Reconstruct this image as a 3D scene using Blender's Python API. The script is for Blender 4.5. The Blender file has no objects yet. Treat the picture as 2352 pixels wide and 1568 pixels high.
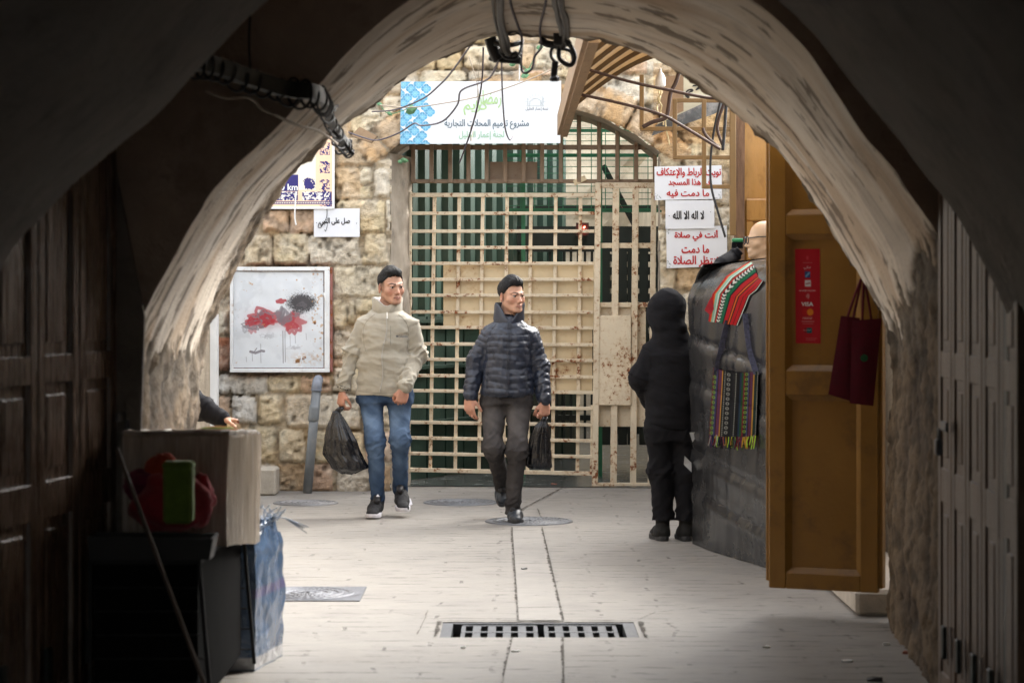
import bpy, bmesh, math, random
import numpy as np
from mathutils import Vector, Matrix
from mathutils.bvhtree import BVHTree
rng = random.Random(7)
C = bpy.context.collection
sc = bpy.context.scene

# ---------------------------------------------------------------- camera, sky, sun, exposure
F, CX, HY, CH = 5400.0, 1176.0, 690.0, 1.56      # focal length and horizon in picture units, camera height
cam = bpy.data.cameras.new("camera"); cam_o = bpy.data.objects.new("camera", cam); C.objects.link(cam_o)
cam_o.location = (0, 0, CH); cam_o.rotation_euler = (math.radians(90), 0, 0)
cam.sensor_width = 36; cam.lens = F / 2352 * 36; cam.shift_y = -(784 - HY) / 2352
cam.clip_start = .1; cam.clip_end = 500
cam.dof.use_dof = True; cam.dof.focus_distance = 18.0; cam.dof.aperture_fstop = 4.0
sc.camera = cam_o
W = bpy.data.worlds.new("World"); sc.world = W; W.use_nodes = True
wn = W.node_tree
sky = wn.nodes.new("ShaderNodeTexSky"); sky.sky_type = 'NISHITA'; sky.sun_disc = False
SUN_EL, SUN_ROT = math.radians(40), math.radians(45)
sky.sun_elevation = SUN_EL; sky.sun_rotation = SUN_ROT; sky.dust_density = 4; sky.air_density = 1.2
hs = wn.nodes.new("ShaderNodeHueSaturation"); hs.inputs["Saturation"].default_value = .22
wn.links.new(sky.outputs[0], hs.inputs["Color"])
wn.links.new(hs.outputs[0], wn.nodes["Background"].inputs[0])
wn.nodes["Background"].inputs[1].default_value = .15
sun = bpy.data.lights.new("sun", 'SUN'); sun.energy = 1.0; sun.angle = math.radians(40); sun.color = (1, .95, .87)
sun_o = bpy.data.objects.new("sun", sun); C.objects.link(sun_o)
sun_o.location = (0, 24, 20); sun_o.rotation_euler = (math.radians(-36), math.radians(38), 0)
vs = sc.view_settings; vs.view_transform = 'Standard'; vs.look = 'None'; vs.gamma = 1; vs.exposure = 2.75
sc.render.film_transparent = False
sc.cycles.use_denoising = True
sc.cycles.max_bounces = 10; sc.cycles.diffuse_bounces = 6
sc.cycles.sample_clamp_indirect = 6

# ---------------------------------------------------------------- helpers
def at(x, y, d):
    return Vector(((x - CX) * d / F, d, CH - (y - HY) * d / F))
def lin(c):
    c = np.asarray(c, float)
    return np.where(c <= .04045, c / 12.92, ((c + .055) / 1.055) ** 2.4)
def hexc(h):
    return tuple(lin([int(h[i:i + 2], 16) / 255 for i in (0, 2, 4)]))

def _hash(i, j, k, s):
    n = (i * 374761393 + j * 668265263 + k * 1274126177 + s * 974711) & 0xFFFFFFFF
    n = ((n ^ (n >> 13)) * 1274126177) & 0xFFFFFFFF
    n = n ^ (n >> 16)
    return (n & 0xFFFF) / 65535.0 * 2 - 1
def noise(P, s=0):
    P = np.asarray(P, float); I = np.floor(P).astype(np.int64); f = P - I; u = f * f * (3 - 2 * f)
    r = 0
    for a in (0, 1):
        for b in (0, 1):
            for c in (0, 1):
                w = (u[..., 0] if a else 1 - u[..., 0]) * (u[..., 1] if b else 1 - u[..., 1]) * (u[..., 2] if c else 1 - u[..., 2])
                r = r + w * _hash(I[..., 0] + a, I[..., 1] + b, I[..., 2] + c, s)
    return r
def fbm(P, o=4, s=0, g=.5):
    P = np.asarray(P, float); r = 0; a = 1
    for i in range(o):
        r = r + a * noise(P * 2 ** i + 17.3 * i, s + i); a *= g
    return r
def sstep(a, b, x):
    t = np.clip((x - a) / (b - a), 0, 1); return t * t * (3 - 2 * t)

def wloc(o):
    v = Vector((0, 0, 0))
    while o is not None:
        v += Vector(o.location); o = o.parent
    return v
def link_mesh(name, me, mat, parent=None):
    o = bpy.data.objects.new(name, me); C.objects.link(o)
    if parent is not None: o.parent = parent
    for m in (mat if isinstance(mat, (list, tuple)) else [mat]):
        me.materials.append(m)
    return o
class MB:
    def __init__(s): s.v = []; s.f = []; s.c = []; s.hasc = False
    def add(s, V, Fc, col=None):
        b = len(s.v); s.v += [tuple(p) for p in V]; s.f += [tuple(i + b for i in f) for f in Fc]
        if col is None: s.c += [(1, 1, 1)] * len(V)
        else:
            s.hasc = True
            col = np.asarray(col, float)
            s.c += [tuple(col)] * len(V) if col.ndim == 1 else [tuple(x) for x in col]
        return s
    def box(s, c, size, R=None, col=None, bev=0.0):
        x, y, z = [q / 2 for q in size]; c = Vector(c)
        if bev > 0:
            b = min(bev, x * .9, y * .9, z * .9)
            V = []; idx = {}
            for sx in (-1, 1):
                for sy in (-1, 1):
                    for sz in (-1, 1):
                        for ax in range(3):
                            p = [sx * (x - b), sy * (y - b), sz * (z - b)]; p[ax] = (sx * x, sy * y, sz * z)[ax]
                            idx[(sx, sy, sz, ax)] = len(V); V.append(Vector(p))
            Fc = []
            for ax in range(3):
                o1, o2 = [a for a in range(3) if a != ax]
                for sg in (-1, 1):
                    q = []
                    for a, b2 in ((-1, -1), (1, -1), (1, 1), (-1, 1)):
                        k = [0, 0, 0]; k[ax] = sg; k[o1] = a; k[o2] = b2; q.append(idx[(*k, ax)])
                    Fc.append(q)
                for a in (-1, 1):
                    for b2 in (-1, 1):
                        k0 = [0, 0, 0]; k0[o1] = a; k0[o2] = b2; k1 = list(k0); k0[ax] = -1; k1[ax] = 1
                        Fc.append([idx[(*k0, o1)], idx[(*k1, o1)], idx[(*k1, o2)], idx[(*k0, o2)]])
            for sx in (-1, 1):
                for sy in (-1, 1):
                    for sz in (-1, 1): Fc.append([idx[(sx, sy, sz, a)] for a in range(3)])
        else:
            V = [Vector((a * x, b * y, d * z)) for a in (-1, 1) for b in (-1, 1) for d in (-1, 1)]
            Fc = [(0, 1, 3, 2), (4, 6, 7, 5), (0, 4, 5, 1), (2, 3, 7, 6), (0, 2, 6, 4), (1, 5, 7, 3)]
        if R is not None: V = [R @ p for p in V]
        return s.add([p + c for p in V], Fc, col)
    def span(s, lo, hi, col=None, bev=0.0):
        lo, hi = Vector(lo), Vector(hi)
        return s.box((lo + hi) / 2, [abs(a) for a in (hi - lo)], None, col, bev)
    def bar(s, a, b, w, h=None, up=(0, 0, 1), col=None, bev=0.0):
        a, b = Vector(a), Vector(b); h = h or w; z = (b - a); L = z.length; z.normalize()
        u = Vector(up)
        if abs(u.dot(z)) > .98: u = Vector((0, 1, 0))
        x = u.cross(z).normalized(); y = z.cross(x)
        R = Matrix((x, y, z)).transposed()
        return s.box((a + b) / 2, (w, h, L), R, col, bev)
    def tube(s, pts, r, n=8, cap=True, col=None, closed=False):
        P = [Vector(p) for p in pts]; m = len(P); V = []; Fc = []
        rr = r if isinstance(r, (list, tuple)) else [r] * m
        nrm = None
        for i, p in enumerate(P):
            t = (P[(i + 1) % m] - P[i - 1]) if closed else (P[min(i + 1, m - 1)] - P[max(i - 1, 0)])
            if t.length < 1e-9: t = Vector((0, 0, 1))
            t.normalize()
            if nrm is None:
                nrm = t.orthogonal().normalized()
            nrm = (nrm - t * nrm.dot(t))
            if nrm.length < 1e-6: nrm = t.orthogonal()
            nrm.normalize(); bn = t.cross(nrm)
            for k in range(n):
                a = 2 * math.pi * k / n
                V.append(p + (nrm * math.cos(a) + bn * math.sin(a)) * rr[i])
        for i in range(m if closed else m - 1):
            j = (i + 1) % m
            for k in range(n):
                k2 = (k + 1) % n
                Fc.append((i * n + k, i * n + k2, j * n + k2, j * n + k))
        if cap and not closed:
            Fc.append(tuple(range(n))[::-1]); Fc.append(tuple((m - 1) * n + k for k in range(n)))
        return s.add(V, Fc, col)
    def rings(s, rings, closed=True, cap=(True, True), col=None):
        n = len(rings[0]); V = [p for r in rings for p in r]; Fc = []
        for i in range(len(rings) - 1):
            for k in range(n if closed else n - 1):
                k2 = (k + 1) % n
                Fc.append((i * n + k, i * n + k2, (i + 1) * n + k2, (i + 1) * n + k))
        if cap[0]: Fc.append(tuple(range(n))[::-1])
        if cap[1]: Fc.append(tuple((len(rings) - 1) * n + k for k in range(n)))
        return s.add(V, Fc, col)
    def lathe(s, prof, c, axis='z', n=24, col=None):
        R = []
        for r, h in prof:
            ring = []
            for k in range(n):
                a = 2 * math.pi * k / n; p = (r * math.cos(a), r * math.sin(a), h)
                if axis == 'y': p = (p[0], h, p[1])
                if axis == 'x': p = (h, p[0], p[1])
                ring.append(Vector(p) + Vector(c))
            R.append(ring)
        return s.rings(R, col=col)
    def grid(s, P, col=None, flip=False):
        P = np.asarray(P, float); a, b = P.shape[:2]
        i, j = np.meshgrid(np.arange(a - 1), np.arange(b - 1), indexing='ij')
        q = np.stack([i * b + j, (i + 1) * b + j, (i + 1) * b + j + 1, i * b + j + 1], -1).reshape(-1, 4)
        if flip: q = q[:, ::-1]
        cc = None if col is None else np.asarray(col, float)
        if cc is not None and cc.ndim == 3: cc = cc.reshape(-1, 3)
        return s.add(P.reshape(-1, 3).tolist(), q.tolist(), cc)
    def poly(s, pts, col=None): return s.add(pts, [tuple(range(len(pts)))], col)
    def prism(s, pts, vec, col=None):
        n = len(pts); vec = Vector(vec); V = [Vector(p) for p in pts] + [Vector(p) + vec for p in pts]
        Fc = [tuple(range(n))[::-1], tuple(range(n, 2 * n))] + [(i, (i + 1) % n, n + (i + 1) % n, n + i) for i in range(n)]
        return s.add(V, Fc, col)
    def build(s, name, mat, parent=None, smooth=False, uv=None):
        off = wloc(parent) if parent is not None else Vector((0, 0, 0))
        return np_mesh(name, np.array(s.v, float) - np.array(off), s.f, mat, parent, np.array(s.c) if s.hasc else None, smooth, local=True)
def np_mesh(name, V, Fc, mat, parent=None, col=None, smooth=True, local=False, fix=True):
    V = np.asarray(V, float)
    if parent is not None and not local: V = V - np.array(wloc(parent))
    me = bpy.data.meshes.new(name)
    me.from_pydata(V.tolist(), [], Fc.tolist() if isinstance(Fc, np.ndarray) else Fc)
    if col is None: col = np.ones((len(V), 3))
    if True:
        a = me.color_attributes.new("Col", 'FLOAT_COLOR', 'POINT')
        cc = np.ones((len(V), 4), np.float32); cc[:, :3] = col; a.data.foreach_set("color", cc.ravel())
    if fix and len(V) < 60000:
        bm = bmesh.new(); bm.from_mesh(me); bmesh.ops.recalc_face_normals(bm, faces=bm.faces); bm.to_mesh(me); bm.free()
    me.polygons.foreach_set("use_smooth", [smooth] * len(me.polygons))
    me.update()
    return link_mesh(name, me, mat, parent)
def tag(o, label=None, cat=None, group=None, kind=None):
    if label: o["label"] = label
    if cat: o["category"] = cat
    if group: o["group"] = group
    if kind: o["kind"] = kind
    return o
def thing(name, loc, label, cat, group=None):
    o = bpy.data.objects.new(name, None); o.empty_display_size = .1; o.location = loc; C.objects.link(o)
    return tag(o, label, cat, group)
def spline(pts, n=8):
    P = [Vector(p) for p in pts]; out = []
    for i in range(len(P) - 1):
        p0 = P[max(i - 1, 0)]; p1 = P[i]; p2 = P[i + 1]; p3 = P[min(i + 2, len(P) - 1)]
        for k in range(n):
            t = k / n
            out.append(.5 * ((2 * p1) + (p2 - p0) * t + (2 * p0 - 5 * p1 + 4 * p2 - p3) * t * t + (3 * p1 - p0 - 3 * p2 + p3) * t ** 3))
    out.append(P[-1]); return out

# ---------------------------------------------------------------- materials
def nmat(name):
    m = bpy.data.materials.new(name); m.use_nodes = True
    nt = m.node_tree; return m, nt, nt.nodes["Principled BSDF"]
def N(nt, t, **kw):
    n = nt.nodes.new(t)
    for k, v in kw.items():
        if k.startswith('i_'):
            key = k[2:]; n.inputs[int(key) if key.isdigit() else key.replace('_', ' ')].default_value = v
        else: setattr(n, k, v)
    return n
def rgba(c): return (c[0], c[1], c[2], 1)
def mixc(nt, fac, a, b, blend='MIX'):
    n = nt.nodes.new("ShaderNodeMix"); n.data_type = 'RGBA'; n.blend_type = blend
    for i, v in ((0, fac), (6, a), (7, b)):
        if hasattr(v, 'is_linked') or hasattr(v, 'links'): nt.links.new(v, n.inputs[i])
        else: n.inputs[i].default_value = v if i == 0 else rgba(v)
    return n.outputs[2]
def coords(nt, scale=(1, 1, 1), kind="Object"):
    t = N(nt, "ShaderNodeTexCoord"); mp = N(nt, "ShaderNodeMapping"); mp.inputs["Scale"].default_value = scale
    nt.links.new(t.outputs[kind], mp.inputs[0]); return mp.outputs[0]
def nz(nt, co, scale, detail=6, rough=.6, dist=0.):
    n = N(nt, "ShaderNodeTexNoise"); n.inputs["Scale"].default_value = scale; n.inputs["Detail"].default_value = detail
    n.inputs["Roughness"].default_value = rough; n.inputs["Distortion"].default_value = dist
    if co is not None: nt.links.new(co, n.inputs["Vector"])
    return n.outputs["Fac"]
def ramp(nt, x, a, b, lo=0., hi=1.):
    n = N(nt, "ShaderNodeMapRange"); n.inputs["From Min"].default_value = a; n.inputs["From Max"].default_value = b
    n.inputs["To Min"].default_value = lo; n.inputs["To Max"].default_value = hi
    nt.links.new(x, n.inputs[0]); return n.outputs[0]
def mth(nt, op, a, b=None):
    n = N(nt, "ShaderNodeMath", operation=op)
    for i, v in ((0, a), (1, b)):
        if v is None: continue
        if hasattr(v, 'links'): nt.links.new(v, n.inputs[i])
        else: n.inputs[i].default_value = v
    return n.outputs[0]
def bumpn(nt, bsdf, h, strength=.3, dist=.01, prev=None):
    b = N(nt, "ShaderNodeBump"); b.inputs["Strength"].default_value = strength; b.inputs["Distance"].default_value = dist
    nt.links.new(h, b.inputs["Height"])
    if prev is not None: nt.links.new(prev, b.inputs["Normal"])
    nt.links.new(b.outputs[0], bsdf.inputs["Normal"]); return b.outputs[0]
def M(name, col, rough=.7, var=.2, scl=6., bump=.2, bsc=60., metal=0., spec=.4, attr=False, stretch=(1, 1, 1), dirt=None, damt=.5, dscl=9., bd=.01, sheen=0.):
    m, nt, b = nmat(name); co = coords(nt, stretch)
    n1 = nz(nt, co, scl)
    c = mixc(nt, ramp(nt, n1, .3, .7), [x * (1 - var) for x in col], [min(1, x * (1 + var)) for x in col])
    if attr:
        a = N(nt, "ShaderNodeAttribute"); a.attribute_name = "Col"; c = mixc(nt, 1., c, a.outputs["Color"], 'MULTIPLY')
    r = rough
    if dirt is not None:
        f = ramp(nt, nz(nt, co, dscl, 8, .7), .52, .66, 0, damt); c = mixc(nt, f, c, dirt)
    nt.links.new(c, b.inputs["Base Color"])
    rn = ramp(nt, n1, .3, .7, max(.02, rough - .08), min(1, rough + .08)); nt.links.new(rn, b.inputs["Roughness"])
    b.inputs["Metallic"].default_value = metal; b.inputs["Specular IOR Level"].default_value = spec
    if sheen: b.inputs["Sheen Weight"].default_value = sheen
    if bump: bumpn(nt, b, nz(nt, co, bsc, 5), bump, bd)
    return m
def rusty(name, paint, rust=(.11, .035, .012), amt=.5, scl=14., rough=.45, stretch=(1, 1, 1), var=.12):
    m, nt, b = nmat(name); co = coords(nt, stretch)
    big = nz(nt, co, 2.5, 3); fine = nz(nt, co, scl, 9, .72)
    s = mth(nt, 'ADD', mth(nt, 'MULTIPLY', big, .35), mth(nt, 'MULTIPLY', fine, .65))
    th = .68 - amt * .2
    f = ramp(nt, s, th, th + .035); halo = ramp(nt, s, th - .07, th + .03, 0, .55)
    base = mixc(nt, ramp(nt, nz(nt, co, 3, 4), .3, .7), [x * (1 - var) for x in paint], [min(1, x * (1 + var)) for x in paint])
    base = mixc(nt, halo, base, (paint[0] * .62, paint[1] * .42, paint[2] * .25))
    c = mixc(nt, f, base, mixc(nt, ramp(nt, nz(nt, co, 60, 3), .35, .65), rust, (rust[0] * 2.6, rust[1] * 2.4, rust[2] * 1.8)))
    nt.links.new(c, b.inputs["Base Color"]); nt.links.new(ramp(nt, f, 0, 1, rough, .9), b.inputs["Roughness"])
    bumpn(nt, b, mth(nt, 'ADD', mth(nt, 'MULTIPLY', f, -.4), mth(nt, 'MULTIPLY', fine, .4)), .35, .006)
    return m
def painted(name, rough=.45, bump=.03, spec=.4):
    m, nt, b = nmat(name); a = N(nt, "ShaderNodeAttribute"); a.attribute_name = "Col"
    co = coords(nt); f = ramp(nt, nz(nt, co, 7, 6), .35, .75, .94, 1.0)
    c = mixc(nt, 1., a.outputs["Color"], (1, 1, 1), 'MULTIPLY')
    g = N(nt, "ShaderNodeMix"); g.data_type = 'RGBA'; g.blend_type = 'MULTIPLY'; g.inputs[0].default_value = 1
    nt.links.new(c, g.inputs[6]); cb = N(nt, "ShaderNodeCombineColor")
    for i in range(3): nt.links.new(f, cb.inputs[i])
    nt.links.new(cb.outputs[0], g.inputs[7]); nt.links.new(g.outputs[2], b.inputs["Base Color"])
    b.inputs["Roughness"].default_value = rough; b.inputs["Specular IOR Level"].default_value = spec
    if bump: bumpn(nt, b, nz(nt, co, 90, 4), bump, .01)
    return m

# ---------------------------------------------------------------- painted panels: a small canvas turned into vertex colours
class Canvas:
    def __init__(s, w, h, col):
        s.w, s.h = w, h; s.a = np.ones((h, w, 3)) * np.array(col)
        s.X, s.Y = np.meshgrid(np.arange(w) + .5, np.arange(h) + .5)
    def blend(s, m, col, al=1.0):
        m = (np.clip(m, 0, 1) * al)[..., None]; s.a = s.a * (1 - m) + np.array(col) * m
    def rect(s, x0, y0, x1, y1, col, al=1.):
        s.blend(((s.X > x0) & (s.X < x1) & (s.Y > y0) & (s.Y < y1)).astype(float), col, al)
    def disc(s, x, y, r, col, al=1., soft=.7, rx=1.):
        s.blend((r - np.hypot((s.X - x) / rx, s.Y - y)) / soft + .5, col, al)
    def ring(s, x, y, r, w, col, al=1., rx=1.):
        s.blend((w - abs(np.hypot((s.X - x) / rx, s.Y - y) - r)) / .7 + .5, col, al)
    def stroke(s, pts, w, col, al=1., soft=.8):
        d = np.full((s.h, s.w), 1e9)
        for (x0, y0), (x1, y1) in zip(pts[:-1], pts[1:]):
            dx, dy = x1 - x0, y1 - y0; L = dx * dx + dy * dy + 1e-9
            t = np.clip(((s.X - x0) * dx + (s.Y - y0) * dy) / L, 0, 1)
            d = np.minimum(d, np.hypot(s.X - x0 - t * dx, s.Y - y0 - t * dy))
        s.blend((w - d) / soft + .5, col, al)
    def mask(s, m, col, al=1.): s.blend(m, col, al)
    def nz(s, sc, seed=0, o=4): return fbm(np.stack([s.X * sc, s.Y * sc, s.X * 0 + .37], -1), o, seed)
def panel(name, cv, tl, tr, bl, mat, parent=None, thick=.012, back=(.5, .5, .5), bulge=None):
    """painted face with real thickness; canvas row 0 is the top edge"""
    tl, tr, bl = Vector(tl), Vector(tr), Vector(bl); ux = tr - tl; uy = bl - tl; nrm = uy.cross(ux).normalized()
    h, w = cv.h, cv.w
    ix = np.append(np.arange(w) + .5, 0); u = np.linspace(0, 1, w); v = np.linspace(0, 1, h)
    U, Vv = np.meshgrid(u, v); P = np.array(tl) + U[..., None] * np.array(ux) + Vv[..., None] * np.array(uy)
    if bulge is not None: P = P + bulge(U, Vv)[..., None] * np.array(nrm)
    b = MB(); b.grid(P, cv.a)
    n = nrm * -thick
    a, c2, d, e = tl, tr, bl + ux, bl
    b.add([a, c2, d, e, a + n, c2 + n, d + n, e + n], [(4, 5, 6, 7), (0, 1, 5, 4), (1, 2, 6, 5), (2, 3, 7, 6), (3, 0, 4, 7)], back)
    o = b.build(name, mat, parent)
    return o

# ---------------------------------------------------------------- lettering
_AR = {'ء': 'FE80 FE80 FE80 FE80', 'آ': 'FE81 FE82 FE81 FE82', 'أ': 'FE83 FE84 FE83 FE84', 'إ': 'FE87 FE88 FE87 FE88', 'ا': 'FE8D FE8E FE8D FE8E',
 'ب': 'FE8F FE90 FE91 FE92', 'ة': 'FE93 FE94 FE93 FE94', 'ت': 'FE95 FE96 FE97 FE98', 'ج': 'FE9D FE9E FE9F FEA0', 'ح': 'FEA1 FEA2 FEA3 FEA4',
 'خ': 'FEA5 FEA6 FEA7 FEA8', 'د': 'FEA9 FEAA FEA9 FEAA', 'ذ': 'FEAB FEAC FEAB FEAC', 'ر': 'FEAD FEAE FEAD FEAE', 'س': 'FEB1 FEB2 FEB3 FEB4',
 'ش': 'FEB5 FEB6 FEB7 FEB8', 'ص': 'FEB9 FEBA FEBB FEBC', 'ض': 'FEBD FEBE FEBF FEC0', 'ط': 'FEC1 FEC2 FEC3 FEC4', 'ظ': 'FEC5 FEC6 FEC7 FEC8',
 'ع': 'FEC9 FECA FECB FECC', 'ف': 'FED1 FED2 FED3 FED4', 'ك': 'FED9 FEDA FEDB FEDC', 'ل': 'FEDD FEDE FEDF FEE0', 'م': 'FEE1 FEE2 FEE3 FEE4',
 'ن': 'FEE5 FEE6 FEE7 FEE8', 'ه': 'FEE9 FEEA FEEB FEEC', 'و': 'FEED FEEE FEED FEEE', 'ى': 'FEEF FEF0 FEEF FEF0', 'ي': 'FEF1 FEF2 FEF3 FEF4'}
_AR = {k: [chr(int(q, 16)) for q in v.split()] for k, v in _AR.items()}
_NOJ = set('اأإآدذرزوةىء')
_LA = {'ا': (0xFEFB, 0xFEFC), 'أ': (0xFEF7, 0xFEF8), 'إ': (0xFEF9, 0xFEFA)}
def shape_ar(t):
    out = []; i = 0; prev = False
    while i < len(t):
        c = t[i]
        if c not in _AR: out.append(c); prev = False; i += 1; continue
        if c == 'ل' and i + 1 < len(t) and t[i + 1] in _LA:
            out.append(chr(_LA[t[i + 1]][1 if prev else 0])); prev = False; i += 2; continue
        nxt = i + 1 < len(t) and t[i + 1] in _AR and t[i + 1] != 'ء' and c not in _NOJ
        out.append(_AR[c][(3 if nxt else 1) if prev else (2 if nxt else 0)])
        prev = nxt; i += 1
    return ''.join(reversed(out))
_tc = {}
def text_geo(s, bold=.0, ar=False, rows=64):
    """outline of the words filled by the winding rule, as strips of quads (no overlaps); unit box, aspect"""
    key = (s, bold, ar)
    if key in _tc: return _tc[key]
    cu = bpy.data.curves.new("txt", 'FONT'); cu.body = shape_ar(s) if ar else s
    o = bpy.data.objects.new("txt", cu); C.objects.link(o); bpy.context.view_layer.update()
    dg = bpy.context.evaluated_depsgraph_get(); cv = o.evaluated_get(dg).to_curve(dg); polys = []
    for sp in cv.splines:
        pts = []; B = sp.bezier_points
        if len(B):
            for k in range(len(B)):
                p0, p1 = B[k], B[(k + 1) % len(B)]; a, b, c, d = [np.array(v[:2]) for v in (p0.co, p0.handle_right, p1.handle_left, p1.co)]
                for t in (0, .25, .5, .75): pts.append(a * (1 - t) ** 3 + 3 * b * t * (1 - t) ** 2 + 3 * c * t * t * (1 - t) + d * t ** 3)
        else: pts = [np.array(p.co[:2]) for p in sp.points]
        if len(pts) > 2: polys.append(np.array(pts))
    o.evaluated_get(dg).to_curve_clear(); bpy.data.objects.remove(o); bpy.data.curves.remove(cu)
    A = np.concatenate(polys); lo, hi = A.min(0), A.max(0); H = hi[1] - lo[1]; pad = bold * .9; st = H / rows
    nx = int((hi[0] - lo[0] + 2 * pad) / st) + 4; ny = int((H + 2 * pad) / st) + 4; x0, y0 = lo[0] - pad - st, lo[1] - pad - st; M_ = np.zeros((ny, nx), bool)
    xc = x0 + (np.arange(nx) + .5) * st
    for j in range(ny):
        y = y0 + (j + .5) * st; wn_ = np.zeros(nx, int)
        for P in polys:
            Q = np.roll(P, -1, 0); up = (P[:, 1] <= y) & (Q[:, 1] > y); dn = (P[:, 1] > y) & (Q[:, 1] <= y)
            for m, w in ((up, 1), (dn, -1)):
                if m.any():
                    xi = P[m, 0] + (y - P[m, 1]) / (Q[m, 1] - P[m, 1]) * (Q[m, 0] - P[m, 0])
                    for x in xi: wn_[xc > x] += w
        M_[j] = wn_ != 0
    r = int(round(bold / st * .8)); D = M_.copy()
    for dy in range(-r, r + 1):
        for dx in range(-r, r + 1):
            if dx * dx + dy * dy <= r * r + .5: D |= np.roll(np.roll(M_, dy, 0), dx, 1)
    V, Fc = [], []
    for j in range(ny):
        e = np.flatnonzero(np.diff(np.concatenate([[0], D[j].astype(int), [0]])))
        for a, b in zip(e[::2], e[1::2]):
            n = len(V); V += [(a / nx, j / ny, 0), (b / nx, j / ny, 0), (b / nx, (j + 1) / ny, 0), (a / nx, (j + 1) / ny, 0)]; Fc.append((n, n + 1, n + 2, n + 3))
    V = np.array(V); lo, hi = V.min(0), V.max(0); V = (V - lo) / (hi - lo + 1e-9); _tc[key] = (V, Fc, (hi[0] - lo[0]) * nx / ((hi[1] - lo[1]) * ny)); return _tc[key]
def lettering(mb, s, c, w, xd=(1, 0, 0), yd=(0, 0, 1), h=None, bold=0., ar=False):
    """words centred at c, w metres wide, added to mb"""
    V, Fc, asp = text_geo(s, bold, ar); h = h or w / asp
    xd, yd = np.array(xd, float), np.array(yd, float)
    P = np.array(c) + (V[:, :1] - .5) * w * xd + (V[:, 1:2] - .5) * h * yd
    mb.add(P.tolist(), Fc)
# ---------------------------------------------------------------- materials used by the setting
def paving_mat(name, bw, rh, tint, warm=1.0, dark=1.0):
    m, nt, b = nmat(name); co = coords(nt)
    wob = N(nt, "ShaderNodeTexNoise"); wob.inputs["Scale"].default_value = 2.2; wob.inputs["Detail"].default_value = 4; nt.links.new(co, wob.inputs["Vector"])
    ad = N(nt, "ShaderNodeVectorMath", operation='MULTIPLY_ADD'); ad.inputs[1].default_value = (.16, .13, 0)
    nt.links.new(wob.outputs["Color"], ad.inputs[0]); nt.links.new(co, ad.inputs[2])
    br = N(nt, "ShaderNodeTexBrick"); br.offset = .37; br.offset_frequency = 3; br.squash = .62; br.squash_frequency = 4; br.inputs["Scale"].default_value = 1; br.inputs["Brick Width"].default_value = bw; br.inputs["Row Height"].default_value = rh
    br.inputs["Mortar Size"].default_value = .011; br.inputs["Mortar Smooth"].default_value = .35; br.inputs["Bias"].default_value = 0
    nt.links.new(ad.outputs[0], br.inputs["Vector"])
    t = np.array(tint)
    br.inputs["Color1"].default_value = rgba(t * .93); br.inputs["Color2"].default_value = rgba(t * 1.05); br.inputs["Mortar"].default_value = rgba(t)
    big = nz(nt, co, .9, 5, .6); fine = nz(nt, co, 46, 6, .7)
    st = coords(nt, (3, 26, 1)); streak = nz(nt, st, 1.6, 6, .7)
    c = mixc(nt, ramp(nt, big, .3, .7, 0, .55), br.outputs["Color"], t * np.array((.86, .86, .88)))
    c = mixc(nt, ramp(nt, streak, .42, .60, .0, .55), c, t * np.array((1.22, 1.2, 1.14)))
    dash = ramp(nt, nz(nt, coords(nt, (3.2, 17, 1)), 1.3, 4, .6), .635, .67, 0, .75)
    c = mixc(nt, dash, c, (.07, .063, .055))
    gap = mth(nt, 'MULTIPLY', br.outputs["Fac"], ramp(nt, nz(nt, coords(nt, (2.2, 5, 1)), 2.0, 5, .65), .50, .60))
    c = mixc(nt, mth(nt, 'MULTIPLY', gap, .8), c, (.05, .045, .04))
    # chiselled pits
    vo = N(nt, "ShaderNodeTexVoronoi"); vo.inputs["Scale"].default_value = 5.2; vo.inputs["Randomness"].default_value = .75
    nt.links.new(coords(nt, (1, 1.5, 1)), vo.inputs["Vector"])
    pit = mth(nt, 'MULTIPLY', ramp(nt, vo.outputs["Distance"], .10, .055), ramp(nt, nz(nt, co, 1.1, 3), .47, .56))
    pit = mth(nt, 'MULTIPLY', pit, ramp(nt, nz(nt, co, 30, 3), .36, .5))
    c = mixc(nt, mth(nt, 'MULTIPLY', pit, .85), c, (.05, .045, .04))
    blot = ramp(nt, nz(nt, co, 2.6, 6, .65), .5, .72, 0, .38); c = mixc(nt, blot, c, t * np.array((.62, .62, .64)))
    sp = ramp(nt, nz(nt, co, 85, 4, .7), .63, .70, 0, .35); c = mixc(nt, sp, c, t * .45)
    nt.links.new(c, b.inputs["Base Color"])
    nt.links.new(ramp(nt, big, .3, .7, .5, .68), b.inputs["Roughness"]); b.inputs["Specular IOR Level"].default_value = .35
    h = mth(nt, 'ADD', mth(nt, 'MULTIPLY', gap, -1.2), mth(nt, 'ADD', mth(nt, 'MULTIPLY', fine, .35), mth(nt, 'MULTIPLY', streak, .5)))
    h = mth(nt, 'ADD', h, mth(nt, 'MULTIPLY', pit, -1.0))
    bumpn(nt, b, h, .55, .006)
    return m
m_pave = paving_mat("paving", .83, .155, (.232, .217, .198))
m_strip = paving_mat("gutter stone", .9, .5, (.25, .236, .218))
m_joint = M("joint dirt", (.085, .076, .066), .98, .4, 30, .6, 120)
m_wet = M("wet floor", (.055, .06, .058), .22, .5, 3, .35, 30, spec=.6, stretch=(1, 2.4, 1), bd=.006)
m_iron = M("cast iron", (.088, .092, .10), .5, .2, 12, .3, 80, .35, attr=True)
m_black = M("dark void", (.008, .008, .008), .95, .2, 5, 0, spec=.03)
m_stone = M("limestone", (1, 1, 1), .9, .10, 16, 1.0, 75, spec=.25, attr=True, bd=.02)
m_concrete = M("render", (.31, .265, .21), .92, .22, 5, .5, 110, dirt=(.06, .05, .04), damt=.45, dscl=4)
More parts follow.
